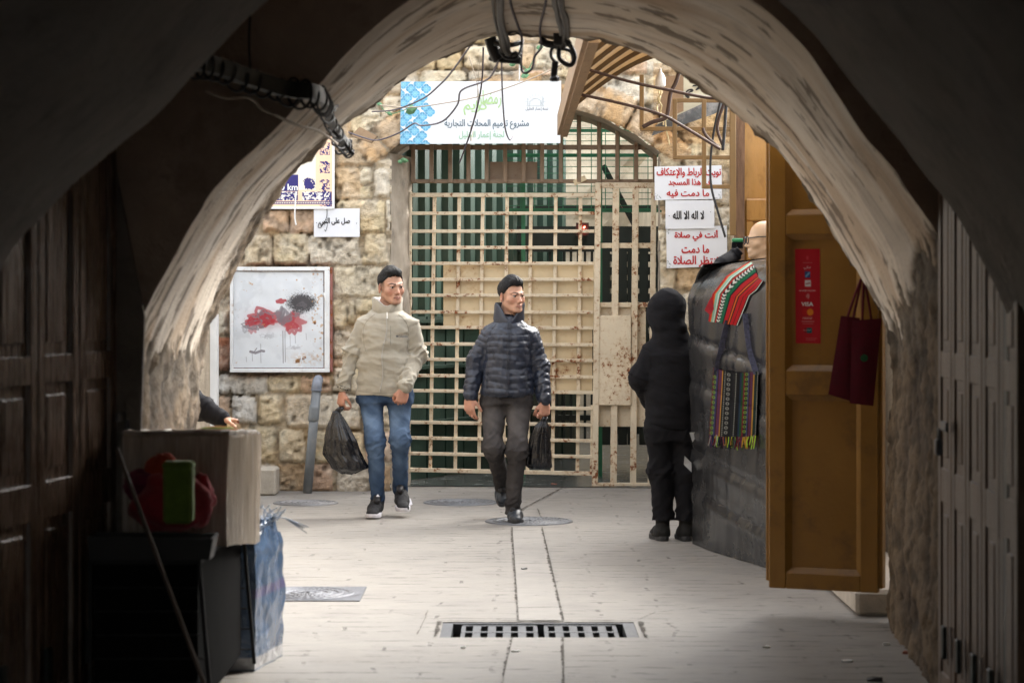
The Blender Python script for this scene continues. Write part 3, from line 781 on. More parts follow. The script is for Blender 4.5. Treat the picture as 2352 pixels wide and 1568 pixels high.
edge = np.where(left, 1.33 + .07 * (1 - Vv)[None, :], 1.50 + .28 * (1 - Vv)[None] ** 2 * 1.3) + .10 * jagn
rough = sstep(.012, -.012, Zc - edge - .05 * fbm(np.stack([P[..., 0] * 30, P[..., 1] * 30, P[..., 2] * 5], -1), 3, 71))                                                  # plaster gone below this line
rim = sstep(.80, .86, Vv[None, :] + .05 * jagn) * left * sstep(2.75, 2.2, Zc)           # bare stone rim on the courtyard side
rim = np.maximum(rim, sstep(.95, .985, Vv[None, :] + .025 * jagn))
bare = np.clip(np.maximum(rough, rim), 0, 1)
st = np.stack([su * 2.4, P[..., 1] * 14, su * 0], -1)
streaks = fbm(st, 4, 9)
q3 = P * np.array((1, 1, 1))
blk = fbm(q3 * 4.5, 4, 15); fin = fbm(q3 * 16, 4, 16)
dis = (1 - bare) * (.006 * fbm(q3 * 1.6, 2, 2) + .0006 * streaks + .0008 * fin) + bare * (-.010 + .014 * np.round(blk * 2.5) / 2.5 + .006 * blk + .010 * fin + .005 * fbm(q3 * 45, 3, 17))
gouge = np.clip(streaks - .62, 0, 1) * (1 - bare); dis -= gouge * .02
P = P + nr * dis[..., None]
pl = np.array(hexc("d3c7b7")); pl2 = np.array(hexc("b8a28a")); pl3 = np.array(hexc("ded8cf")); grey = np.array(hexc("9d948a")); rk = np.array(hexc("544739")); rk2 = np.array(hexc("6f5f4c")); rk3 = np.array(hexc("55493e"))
w1 = .8 * sstep(-.1, .55, fbm(np.stack([su * 1.3, P[..., 1] * 3.2, su * 0 + 3], -1), 4, 25))[..., None]; w2 = sstep(.0, .6, fbm(np.stack([su * 1.8, P[..., 1] * 5, su * 0 + 9], -1), 4, 35))[..., None]
col = pl * (1 - w1) + pl2 * w1; col = col * (1 - .6 * w2) + pl3 * .6 * w2
g3 = sstep(.2, .6, fbm(q3 * 2.5, 4, 45))[..., None]; col = col * (1 - .4 * g3) + grey * .4 * g3
scr = .4 * sstep(.5, .8, fbm(np.stack([su * 5, P[..., 1] * 30, su * 0 + 1], -1), 3, 55))[..., None]; col = col * (1 - .6 * scr) + np.array(hexc("6a5c50")) * .6 * scr
kb = sstep(-.35, .4, blk)[..., None]; kf = sstep(-.5, .35, fin)[..., None]
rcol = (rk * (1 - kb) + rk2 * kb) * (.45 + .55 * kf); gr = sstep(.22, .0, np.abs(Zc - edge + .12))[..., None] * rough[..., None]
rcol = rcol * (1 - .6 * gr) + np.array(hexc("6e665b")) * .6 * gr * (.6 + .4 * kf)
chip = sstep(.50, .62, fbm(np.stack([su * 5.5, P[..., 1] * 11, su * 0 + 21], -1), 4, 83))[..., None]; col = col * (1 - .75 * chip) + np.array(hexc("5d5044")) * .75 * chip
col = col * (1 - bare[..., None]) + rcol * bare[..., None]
m_arch = M("old lime plaster", (1, 1, 1), .92, .10, 9, .6, 60, spec=.2, attr=True, bd=.012)
t = thing("archway", (0, 9, 0), "broad worn plaster arch framing the view from the dark vaulted lane", "archway")
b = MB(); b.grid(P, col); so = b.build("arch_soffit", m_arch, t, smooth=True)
arch_bv = BVHTree.FromPolygons([v.co + t.location for v in so.data.vertices], [p.vertices[:] for p in so.data.polygons])
def atf(x, y, d, gap=.05):
    """a point on the viewer's line that hangs clear of the arch surface"""
    o = Vector((0, 0, CH)); r = (at(x, y, 1) - o).normalized(); h = arch_bv.ray_cast(o, r)
    return at(x, y, min(d, h[0].y - gap)) if h[0] is not None else at(x, y, d)
fr, bk = P[:, 0], P[:, -1]
def face_ring(edgeline, y, outline, mat, name, thick=0):
    bb = MB(); m = len(edgeline); O = []
    for p in edgeline:
        x, z = p[0], p[2]
        O.append((x, y, z))
    # outer boundary: project radially to a box
    cx, cz = .15, .0; out = []
    for p in edgeline:
        dx, dz = p[0] - cx, max(p[2] - cz, 1e-4)
        k = min((outline[0] / abs(dx)) if abs(dx) > 1e-6 else 1e9, outline[1] / dz)
        out.append((cx + dx * k, y, max(0, cz + dz * k)))
    G_ = np.zeros((m, 10, 3))
    for i in range(m):
        for j in range(10):
            u = j / 9; G_[i, j] = [edgeline[i][c] * (1 - u) + out[i][c] * u for c in range(3)]
            if j: G_[i, j, 1] = y
    G_[:, 1:, 1] += .02 * fbm(G_[:, 1:] * 2.5, 3, 4)
    bb.grid(G_); return bb.build(name, mat, t, smooth=False)
m_bay = M("brown bay plaster", (.42, .33, .26), .9, .25, 2.5, .5, 25, dirt=(.18, .13, .10), damt=.5, dscl=3, bd=.02)
face_ring(fr, 9.0, (4.0, 3.5), m_bay, "inner_wall_face")
m_courtface = M("courtyard stone face", (.42, .35, .26), .9, .25, 5, .8, 40, bd=.03)
face_ring(bk, 11.4, (4.0, 3.5), m_courtface, "outer_wall_face")
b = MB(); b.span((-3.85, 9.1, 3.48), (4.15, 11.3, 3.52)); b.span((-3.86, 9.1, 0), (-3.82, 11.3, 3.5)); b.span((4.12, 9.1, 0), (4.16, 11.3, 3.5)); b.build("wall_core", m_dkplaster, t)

# ---------------------------------------------------------------- the dark vault over the viewer
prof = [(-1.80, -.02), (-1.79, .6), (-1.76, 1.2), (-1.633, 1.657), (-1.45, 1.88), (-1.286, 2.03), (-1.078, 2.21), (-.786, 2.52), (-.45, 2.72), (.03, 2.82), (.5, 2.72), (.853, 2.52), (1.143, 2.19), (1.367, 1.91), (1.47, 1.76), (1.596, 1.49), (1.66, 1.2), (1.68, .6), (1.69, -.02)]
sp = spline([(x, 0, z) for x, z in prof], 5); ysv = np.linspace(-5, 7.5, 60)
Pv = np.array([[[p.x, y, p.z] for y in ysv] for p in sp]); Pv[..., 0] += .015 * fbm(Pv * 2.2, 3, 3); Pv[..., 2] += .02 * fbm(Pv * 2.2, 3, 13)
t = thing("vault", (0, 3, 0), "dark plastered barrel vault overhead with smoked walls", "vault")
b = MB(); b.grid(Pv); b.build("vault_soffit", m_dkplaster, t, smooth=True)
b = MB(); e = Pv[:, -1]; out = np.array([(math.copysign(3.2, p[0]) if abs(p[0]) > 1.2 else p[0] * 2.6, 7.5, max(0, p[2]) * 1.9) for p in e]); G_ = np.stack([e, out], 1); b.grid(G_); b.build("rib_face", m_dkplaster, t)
b = MB(); b.span((-2.1, 7.45, 3.05), (2.1, 9.1, 3.1)); b.span((-2.1, 7.45, 0), (-2.05, 9.1, 3.1)); b.span((1.95, 7.45, 0), (2.0, 9.1, 3.1)); b.build("bay_wall", m_bay, t)

# ---------------------------------------------------------------- brown wooden shutters on both sides of the bay
m_wood2 = M("dark brown wood", (.10, .056, .032), .42, .35, 5, .35, 40, spec=.3, stretch=(9, 9, .7), dirt=(.16, .115, .08), damt=.4, dscl=3)
def shutters(name, A, B, n, label, inward, locks, z1=2.5, wm=None):
    """a run of panelled leaves from A (far) to B (near); inward = direction of the lane"""
    A, B = Vector(A), Vector(B); t = thing(name, (*(A + B) / 2, 0), label, "shutter"); L = (B - A).length; d = (B - A) / L; d3 = Vector((*d, 0)); n3 = Vector((d.y, -d.x, 0)); n3 = n3 if n3.x * inward[0] > 0 else -n3
    lw = L / n; zr = [(.03, .16), (.80, .93), (1.27, 1.37), (z1 - .1, z1)]
    R = Matrix((d3, n3, Vector((0, 0, 1)))).transposed()
    for k in range(n):
        b = MB(); s0 = k * lw + .006; s1 = (k + 1) * lw - .006
        def put(sa, sb, za, zb, da, db, bev=.004):
            c = Vector((*A, 0)) + d3 * (sa + sb) / 2 + n3 * (da + db) / 2 + Vector((0, 0, (za + zb) / 2))
            b.box(c, (abs(sb - sa), abs(db - da), zb - za), R, bev=bev)
        put(s0, s0 + .065, .03, z1, 0, .030); put(s1 - .065, s1, .03, z1, 0, .030)
        for za, zb in zr: put(s0 + .065, s1 - .065, za, zb, .002, .029)
        for (q0, q1) in zip(zr[:-1], zr[1:]):
            put(s0 + .06, s1 - .06, q0[1] - .01, q1[0] + .01, -.02, .022 if wm else .0125, 0)
            put(s0 + .105, s1 - .105, q0[1] + .04, q1[0] - .04, .006, .027 if wm else .020, .006)
        leaf = b.build("leaf", wm or m_wood, t)
        if k in locks:
            b = MB(); c = Vector((*A, 0)) + d3 * (s0 + .03) + n3 * .06 + Vector((0, 0, locks[k]))
            b.box(c, (.13, .012, .035), R, bev=.003); b.build("hasp", m_iron, leaf)
            b = MB(); c2 = c + n3 * .022 + Vector((0, 0, -.075)); b.box(c2, (.052, .026, .06), R, bev=.006)
            b.tube([c2 + d3 * (.017 * math.cos(a)) + Vector((0, 0, .03 + .035 * math.sin(a))) for a in np.linspace(0, math.pi, 9)], .005, 6); b.build("padlock", m_iron, leaf)
        b = MB(); c = Vector((*A, 0)) + d3 * (s1 - .03) + n3 * .052; b.box(c + Vector((0, 0, .30)), (.05, .016, .12), R, bev=.004); b.build("bolt", m_dkmetal, leaf)
    return t
shutters("wooden_shutter", (-1.535, 8.97), (-1.86, 6.85), 5, "panelled brown wooden shutters along the left side of the dark lane", (1, .15), {0: 1.12})
shutters("wooden_shutter", (1.655, 8.97), (1.60, 7.3), 5, "panelled brown wooden shutters along the right side of the dark lane", (-1, .0), {1: 1.10}, wm=m_wood2)
b = MB(); b.prism([(-1.53, 8.985, 0), (-1.45, 8.985, 0), (-1.40, 8.985, 1.5), (-1.53, 8.985, 2.15)], (0, -.03, 0)); tag(b.build("door_jamb", m_dkplaster), "grey plaster door jamb between the left shutters and the arch", "jamb")
b = MB(); b.span((1.58, 7.50, 0), (1.72, 7.62, 1.7)); tag(b.build("door_jamb", m_dkmetal), "black post at the near end of the right shutters", "jamb")

# ---------------------------------------------------------------- courtyard sides
b = MB(); b.span((-3.2, 11.5, 0), (-2.35, 18.3, 2.6)); tag(b.build("side_house", m_courtface), "stone house on the hidden left side of the courtyard", "house")
t = thing("shop_house", (2.2, 15, 0), "stone shop building on the right with ochre painted woodwork", "house")
b = MB(); b.span((2.15, 11.5, 0), (3.6, 19.2, 2.75)); b.span((1.585, 16.75, 0), (2.15, 16.98, 3.2)); b.build("wall", m_courtface, t)
b = MB(); p, q = at(1690, 250, 16.6), at(1708, 640, 16.6); b.prism([(p.x, 16.6, 0), (q.x, 16.6, 0), (q.x + .01, 16.6, 3.2), (p.x, 16.6, 3.25)], (0, .14, 0)); b.build("wooden_post", M("split wood", (.19, .11, .065), .8, .4, 6, .7, 30, stretch=(8, 8, 1)), t)
b = MB(); p, q = at(1709, 240, 16.62), at(1800, 520, 16.62)
b.span((p.x, 16.66, 0), (q.x, 16.74, 3.25)); b.span((p.x + .012, 16.63, 2.12), (q.x, 16.66, 2.28), bev=.01)
b.span((p.x + .012, 16.63, .1), (p.x + .07, 16.66, 2.12), bev=.01); b.span((p.x + .13, 16.63, .1), (q.x, 16.655, 2.0), bev=.01); b.build("shop_door", M("glossy ochre", (.48, .25, .07), .16, .12, 4, .15, 25, spec=.6, dirt=(.28, .13, .04), damt=.5, dscl=6, stretch=(3, 3, 1)), t)
b = MB(); b.span((1.70, 11.62, .0), (2.15, 13.4, .13), bev=.02); tag(b.build("door_step", M("step", (.5, .45, .38), .9, .15, 14, .5, 60)), "pale stone step below the open ochre door", "step")
b = MB(); p = at(440, 780, 19.0); q = at(499, 1000, 19.0); b.span((p.x, 19.02, .02), (q.x, 19.1, 1.45)); b.span((q.x - .03, 19.0, .02), (q.x, 19.02, 1.45)); tag(b.build("white_door", m_white), "white metal door at the left end of the stone wall", "door")
# ================================================================ figures
class Sdf:
    def __init__(s, lo, hi, h):
        s.lo = np.array(lo, float); s.h = h; s.n = np.ceil((np.array(hi) - s.lo) / h).astype(int) + 1
        s.f = np.full(s.n, .5, np.float32)
    def win(s, lo, hi, m=.03):
        a = np.clip(np.floor((np.array(lo) - m - s.lo) / s.h).astype(int), 0, s.n); b = np.clip(np.ceil((np.array(hi) + m - s.lo) / s.h).astype(int) + 1, 0, s.n)
        sl = tuple(slice(a[i], b[i]) for i in range(3))
        g = np.meshgrid(*[s.lo[i] + s.h * np.arange(a[i], b[i]) for i in range(3)], indexing='ij')
        return sl, np.stack(g, -1)
    def uni(s, sl, d, k):
        f = s.f[sl]
        if f.size == 0: return
        if k <= 0: s.f[sl] = np.minimum(f, d); return
        h = np.clip(.5 + .5 * (f - d) / k, 0, 1); s.f[sl] = f * (1 - h) + d * h - k * h * (1 - h)
    def sub(s, sl, d, k):
        f = s.f[sl]; d = -d; h = np.clip(.5 - .5 * (f - d) / k, 0, 1); s.f[sl] = f * (1 - h) + d * h + k * h * (1 - h)
    def cap(s, a, b, ra, rb=None, k=.01, flat=None, fs=1., op='u'):
        """tapered capsule; flat = axis along which the radius is divided by fs"""
        a, b = np.array(a, float), np.array(b, float); rb = ra if rb is None else rb; r = max(ra, rb) * max(1, 1 / fs) + k
        sl, P = s.win(np.minimum(a, b) - r, np.maximum(a, b) + r)
        ab = b - a; t = np.clip(((P - a) @ ab) / (ab @ ab + 1e-12), 0, 1); q = P - a - t[..., None] * ab
        if flat is not None:
            e = np.array(flat, float); e /= np.linalg.norm(e); q = q + (q @ e)[..., None] * e * (fs - 1)
        d = np.linalg.norm(q, axis=-1) - (ra + (rb - ra) * t)
        (s.uni if op == 'u' else s.sub)(sl, d.astype(np.float32), k)
    def chain(s, pts, rs, k=.012, flat=None, fs=1.):
        for i in range(len(pts) - 1): s.cap(pts[i], pts[i + 1], rs[i], rs[i + 1], k if i else k, flat, fs)
    def ell(s, c, r, R=None, k=.01, op='u'):
        c = np.array(c, float); r = np.array(r, float); m = r.max() + k; sl, P = s.win(c - m, c + m)
        q = P - c
        if R is not None: q = q @ R                       # R columns are the local axes
        k0 = np.linalg.norm(q / r, axis=-1); k1 = np.linalg.norm(q / r ** 2, axis=-1) + 1e-9
        (s.uni if op == 'u' else s.sub)(sl, (k0 * (k0 - 1) / k1).astype(np.float32), k)
    def loft(s, rows, yaw=0., k=.02, n=2.4, zpad=.01):
        """rows: (z, cx, cy, rx, ry) from bottom to top"""
        rows = np.array(sorted(rows)); m = rows[:, 3:].max() + .05
        sl, P = s.win((rows[:, 1].min() - m, rows[:, 2].min() - m, rows[0, 0] - .03), (rows[:, 1].max() + m, rows[:, 2].max() + m, rows[-1, 0] + .03))
        z = P[..., 2]; ip = [np.interp(z, rows[:, 0], rows[:, i]) for i in range(1, 5)]
        x, y = P[..., 0] - ip[0], P[..., 1] - ip[1]; c, sn = math.cos(yaw), math.sin(yaw); x, y = x * c + y * sn, -x * sn + y * c
        q = (np.abs(x / ip[2]) ** n + np.abs(y / ip[3]) ** n) ** (1 / n); d = (q - 1) * np.minimum(ip[2], ip[3])
        d = np.maximum(d, np.maximum(rows[0, 0] - z, z - rows[-1, 0]))
        s.uni(sl, d.astype(np.float32), k)
    def mesh(s):
        f = s.f; inside = f < 0; n = np.array(f.shape)
        cs = sum(inside[i:n[0] - 1 + i, j:n[1] - 1 + j, k:n[2] - 1 + k].astype(np.int8) for i in (0, 1) for j in (0, 1) for k in (0, 1))
        act = (cs > 0) & (cs < 8); ids = np.argwhere(act); idx = np.full(act.shape, -1, np.int64); idx[act] = np.arange(len(ids))
        acc = np.zeros((len(ids), 3)); cnt = np.zeros(len(ids))
        cor = [(i, j, k) for i in (0, 1) for j in (0, 1) for k in (0, 1)]
        for a in cor:
            for ax in range(3):
                if a[ax]: continue
                b = list(a); b[ax] = 1
                va = f[tuple((ids + a).T)]; vb = f[tuple((ids + b).T)]; m = (va < 0) != (vb < 0)
                t = va / (va - vb + 1e-12); p = np.tile(np.array(a, float), (len(ids), 1)); p[:, ax] = t
                acc[m] += p[m]; cnt[m] += 1
        V = s.lo + s.h * (ids + acc / np.maximum(cnt, 1)[:, None]); Fc = []
        for ax in range(3):
            o1, o2 = [(1, 2), (2, 0), (0, 1)][ax]
            sl0 = [slice(None)] * 3; sl1 = [slice(None)] * 3; sl0[ax] = slice(0, -1); sl1[ax] = slice(1, None)
            ch = inside[tuple(sl0)] != inside[tuple(sl1)]; e = np.argwhere(ch)
            e = e[(e[:, o1] > 0) & (e[:, o2] > 0) & (e[:, o1] < n[o1] - 1) & (e[:, o2] < n[o2] - 1)]
            u1 = np.zeros(3, int); u1[o1] = 1; u2 = np.zeros(3, int); u2[o2] = 1
            q = np.stack([idx[tuple((e - u1 - u2).T)], idx[tuple((e - u2).T)], idx[tuple(e.T)], idx[tuple((e - u1).T)]], -1)
            fl = inside[tuple(e.T)]; q[~fl] = q[~fl][:, ::-1]; Fc.append(q)
        Fc = np.concatenate(Fc); return V, Fc
def vnormals(V, Fc):
    n = np.cross(V[Fc[:, 2]] - V[Fc[:, 0]], V[Fc[:, 3]] - V[Fc[:, 1]]); N_ = np.zeros_like(V)
    for i in range(4): np.add.at(N_, Fc[:, i], n)
    return N_ / (np.linalg.norm(N_, axis=1, keepdims=True) + 1e-12)
def relax(V, Fc, it=1, lam=.5):
    for _ in range(it):
        A = np.zeros_like(V); c = np.zeros(len(V))
        for i in range(4):
            j = Fc[:, (i + 1) % 4]; np.add.at(A, Fc[:, i], V[j]); np.add.at(c, Fc[:, i], 1); np.add.at(A, j, V[Fc[:, i]]); np.add.at(c, j, 1)
        V = V * (1 - lam) + A / np.maximum(c, 1)[:, None] * lam
    return V
def seg_t(V, a, b):
    a, b = np.array(a), np.array(b); ab = b - a; t = ((V - a) @ ab) / (ab @ ab); q = V - a - np.clip(t, 0, 1)[:, None] * ab
    return t, np.linalg.norm(q, axis=1), np.linalg.norm(ab)
A_ = lambda v: np.array(v[:], float)

def hand(s, wrist, dirv, palmn, thumbv, curl, sc_=1., k=.006, thumb_curl=.5, spread=.06):
    """palm, four jointed fingers of their own lengths and a thumb; curl in radians per joint"""
    d = A_(Vector(dirv).normalized()); pn = Vector(palmn); pn = A_((pn - Vector(d) * pn.dot(Vector(d))).normalized()); th = A_(Vector(np.cross(d, pn)).normalized())
    if np.dot(th, A_(Vector(thumbv))) < 0: th = -th
    w = A_(Vector(wrist)); L = .092 * sc_
    s.ell(w + d * L * .52 + pn * .002, (.046 * sc_, .017 * sc_, .056 * sc_), np.stack([th, pn, d], 1), k=.012)
    tips = []
    for i, (u, ln, r) in enumerate(((.031, .95, .0088), (.0105, 1.08, .0092), (-.0105, 1.0, .0088), (-.030, .80, .0078))):
        base = w + (d * (L - .006 * abs(i - 1.2)) + th * u * .95) * (1 if True else 1); base = w + d * (L - .004 * abs(i - 1)) * 1.0 + th * u * sc_
        s.cap(w + d * .02 + th * u * .55 * sc_, base, .0135 * sc_, .0115 * sc_, k=.008)
        ang = 0; p = base; ds = d + th * u * spread / .03; ds = ds / np.linalg.norm(ds)
        for j, (fl, cu) in enumerate(zip((.040, .026, .021), curl if not isinstance(curl[0], (list, tuple)) else curl[i])):
            ang += cu; v = ds * math.cos(ang) + pn * math.sin(ang); q = p + v * fl * ln * sc_
            s.cap(p, q, r * sc_ * (1.05 - .1 * j), r * sc_ * (.95 - .12 * j), k=.0045); p = q
        tips.append(p)
    p = w + d * .026 * sc_ + th * .026 * sc_ + pn * .006; ang = .75; v0 = d * math.cos(ang) + th * math.sin(ang) + pn * .25
    for j, (fl, r) in enumerate(((.036, .0135), (.032, .0105), (.025, .0095))):
        v = v0 / np.linalg.norm(v0); q = p + v * fl * sc_; s.cap(p, q, r * sc_, r * sc_ * .9, k=.007); p = q
        v0 = v0 + pn * thumb_curl * .55 - th * thumb_curl * .55 + d * .25
    return tips

def head_frame(yaw, pitch=0., roll=0.):
    f = np.array((math.sin(yaw) * math.cos(pitch), -math.cos(yaw) * math.cos(pitch), math.sin(pitch))); u = np.array((-math.sin(yaw) * math.sin(pitch), math.cos(yaw) * math.sin(pitch), math.cos(pitch)))
    r = np.cross(f, u); u2 = u * math.cos(roll) + r * math.sin(roll); return np.cross(f, u2), f, u2            # person's right, forward, up
def head(s, c, fr, S, k=.01):
    r, f, u = fr; R = np.stack(fr, 1); Q = lambda a, b, d: c + (r * a + f * b + u * d) * S
    e = lambda p, q, kk=.01, op='u': s.ell(Q(*p), np.array(q) * S, R, kk * S, op)
    cp = lambda p, q, ra, rb=None, kk=.01, op='u': s.cap(Q(*p), Q(*q), ra * S, (ra if rb is None else rb) * S, kk * S, op=op)
    e((0, -.014, .043), (.073, .094, .078)); e((0, .012, .0), (.068, .076, .075), .02)
    e((0, .026, -.042), (.056, .060, .070), .025)
    for q in (-1, 1):
        cp((q * .052, -.004, -.052), (q * .022, .068, -.094), .017, .015, .022)
        e((q * .043, .056, -.026), (.024, .022, .022), .02)
        cp((q * .010, .089, .016), (q * .050, .066, .021), .010, .007, .010)
    e((0, .076, -.099), (.020, .015, .014), .02)
    cp((0, .080, .018), (0, .104, -.030), .0085, .0105, .010); e((0, .106, -.036), (.0125, .0115, .0100), .006)
    for q in (-1, 1): e((q * .0125, .095, -.039), (.0075, .010, .0075), .005)
    e((0, .078, -.066), (.030, .016, .022), .012)
    for q in (-1, 1):
        cp((0, .0935, -.0635), (q * .022, .080, -.0665), .0055, .0035, .004); cp((0, .0925, -.0745), (q * .020, .080, -.0700), .0065, .0035, .004)
        e((q * .031, .094, -.001), (.019, .015, .012), .010, 's')
        cp((q * .017, .083, .0065), (q * .031, .0885, .0085), .0042, .0048, .005); cp((q * .031, .0885, .0085), (q * .046, .078, .005), .0048, .004, .005)
        cp((q * .018, .084, -.0085), (q * .044, .079, -.0075), .0048, .0045, .006)
        ea = np.stack([r * .35 * q + f * .94, -f * .35 * q * 0 + r * .94 * q - f * .35, u], 1)
        s.ell(Q(q * .077, -.012, -.010), np.array((.019, .0085, .033)) * S, ea, .006 * S); s.ell(Q(q * .084, -.006, -.006), np.array((.010, .006, .018)) * S, ea, .004 * S, 's')
def eyes(t, c, fr, S, gaze, m):
    r, f, u = fr
    for q in (-1, 1):
        p = c + (r * q * .0315 + f * .0765 + u * .0) * S; b = MB(); R = .0122 * S; n = 20; g = gaze / np.linalg.norm(gaze)
        V = []; col = []; rows = 12
        a1 = np.cross(g, u); a1 /= np.linalg.norm(a1); a2 = np.cross(a1, g); rg = []
        for i in range(rows + 1):
            th = math.pi * i / rows * .98 + .01; rg.append([Vector(p + R * (g * math.cos(th) + (a1 * math.cos(2 * math.pi * k / n) + a2 * math.sin(2 * math.pi * k / n)) * math.sin(th))) for k in range(n)])
            cc = (.012, .01, .008) if th < .28 else ((.035, .016, .008) if th < .62 else (.34, .31, .29)); col += [cc] * n
        b.rings(rg, col=np.array(col)); b.build("eye", m, t, smooth=True)
def skin_colours(V, c, fr, S, base, fade, stub=.15):
    r, f, u = fr; D = (V - c) / S; a, b, d = D @ r, D @ f, D @ u; near = np.abs(d) < .2
    col = np.tile(np.array(base), (len(V), 1)) * (1 + .10 * fbm(V * 30, 3, 3))[:, None]
    def put(m, cc, al): 
        m = (np.clip(m, 0, 1) * al)[:, None]; col[:] = col * (1 - m) + np.array(cc) * m
    inh = (np.abs(d) < .16) & (np.abs(a) < .1) & (np.abs(b) < .13)
    ch = np.exp(-(((np.abs(a) - .042) / .02) ** 2 + ((d + .03) / .022) ** 2)) * (b > .03) * inh; put(ch, np.array(base) * np.array((1.05, .72, .70)), .55)
    put(np.exp(-((a / .012) ** 2 + ((d + .036) / .012) ** 2)) * (b > .09) * inh, np.array(base) * np.array((1.1, .8, .78)), .6)
    put(((np.abs(a) < .027) & (d > -.0815) & (d < -.0595) & (b > .064) & (np.abs(d + .0695) < .0105 - .0095 * (np.abs(a) / .027) ** 2)).astype(float) * inh, (.38, .15, .12), .6)
    put(((np.abs(a) < .026) & (np.abs(d + .0690) < .0020) & (b > .064)).astype(float) * inh, (.08, .02, .018), .85)
    arc = .0205 + .006 * np.exp(-((np.abs(a) - .036) / .014) ** 2) - .0015
    put(((np.abs(a) > .0105) & (np.abs(a) < .053) & (np.abs(d - arc) < .0046 - .0028 * sstep(.03, .053, np.abs(a))) & (b > .05)).astype(float) * inh, (.022, .015, .012), .88)
    put((np.exp(-(((np.abs(a) - .029) / .018) ** 2 + ((d - .002) / .010) ** 2)) * (b > .07)) * inh, np.array(base) * .5, .38)
    put(((np.abs(np.abs(a) - .031) < .0155) & (np.abs(d - .0068 + .0022 * ((np.abs(a) - .031) / .0155) ** 2) < .0022) & (b > .07)).astype(float) * inh, (.02, .013, .01), .85)
    put(sstep(-.055, -.10, d) * sstep(.035, .07, b) * inh, np.array(base) * np.array((.75, .72, .72)), stub * 2)
    put(np.exp(-((a / .03) ** 2 + ((d + .054) / .006) ** 2)) * (b > .078) * inh, np.array(base) * .55, stub * 1.6)
    # shaved sides of the head
    hl = sstep(-.035, .045, d) * sstep(.046, .022, b) * sstep(.04, .055, np.abs(a)) * inh; hb_ = sstep(-.07, -.01, d) * sstep(-.04, -.07, b) * inh
    put(np.maximum(hl, hb_), (.022, .017, .015), fade)
    nose = np.exp(-(((np.abs(a) - .006) / .004) ** 2 + ((d + .0445) / .004) ** 2)) * (b > .09) * inh; put(nose, (.06, .025, .02), .7)
    ear = (np.abs(a) > .078) & (b < .015) & (np.abs(d) < .05); put(ear.astype(float) * inh, np.array(base) * np.array((1.05, .78, .74)), .6)
    col[V[:, 2] < .27] = (.012, .012, .014)
    return np.clip(col, 0, 1)
def hair_mesh(t, c, fr, S, m, front=.074, top=.022, side=.006, quiff=.0, low=.0, seed=1):
    r, f, u = fr; R = np.stack(fr, 1); ext = .17 * S; s = Sdf(c - ext, c + ext, .0032 * S)
    s.ell(c + (f * -.014 + u * .043) * S, np.array((.073 + side, .094 + side, .078 + .007)) * S, R, 0)
    s.ell(c + (f * .004 + u * (.062 + top * .35)) * S, np.array((.066, .084, .066 + top * .4)) * S, R, .012)
    if quiff: s.ell(c + (f * .060 + u * .098) * S, np.array((.050, .030, .022 + quiff)) * S, R, .02)
    g = np.meshgrid(*[s.lo[i] + s.h * np.arange(s.n[i]) for i in range(3)], indexing='ij'); P = np.stack(g, -1) - c; a, b, d = (P @ r) / S, (P @ f) / S, (P @ u) / S
    hl = np.interp(b, (-.12, -.09, -.05, -.015, .010, .030, .044, .058, .085, .11), (-.035, -.04, -.012, .018 + low, .012 + low, .022 + low, .050, front - .010, front, front - .004))
    hl = hl + .006 * noise(np.stack([a * 60, b * 60, d * 0], -1), seed) + .004 * noise(np.stack([a * 160, b * 60, d * 0], -1), seed + 1)
    s.f = np.maximum(s.f, ((hl - d) * S * .8).astype(np.float32)); V, Fc = s.mesh(); V = relax(V, Fc, 1, .4); Nn = vnormals(V, Fc)
    D = (V - c) / S; q = np.stack([(D @ r) * 150, (D @ f) * 26, (D @ u) * 40], -1); V = V + Nn * ((.0022 * fbm(q, 3, seed) + .0025 * fbm(q * .3, 2, seed + 4)) * S)[:, None]
    return np_mesh("hair", V, Fc, m, t)

def folds(V, Nn, amp, lx, lz, seed, diag=0.):
    q = np.stack([V[:, 0] / lx + diag * V[:, 2] / lz, V[:, 1] / lx, V[:, 2] / lz - diag * .5 * V[:, 0] / lx], -1); a = fbm(q, 3, seed); rdg = 1 - np.abs(fbm(q * .8 + 5, 2, seed + 3)) * 1.6
    return amp * (.7 * a + .6 * np.clip(rdg, -.3, 1))
def sleeve_folds(V, segs, amp, wl, seed):
    """rings of wrinkles across each sleeve or trouser leg: segs = (a, b, radius, weight along t)"""
    o = np.zeros(len(V))
    for i, (a, b, r, wf) in enumerate(segs):
        t, dist, L = seg_t(V, a, b); w = sstep(r * 1.9, r * 1.1, dist) * ((t > -.05) & (t < 1.05)); ang = np.stack([V[:, 0] * 13, V[:, 1] * 13, t * L / wl + V[:, 0] * 11], -1)
        n1 = fbm(ang, 2, seed + i); rd = (1 - np.abs(n1) * 2.2); o = o + w * wf(np.clip(t, 0, 1)) * amp * np.sign(rd) * np.abs(np.clip(rd, -.5, 1)) ** 1.3
    return o
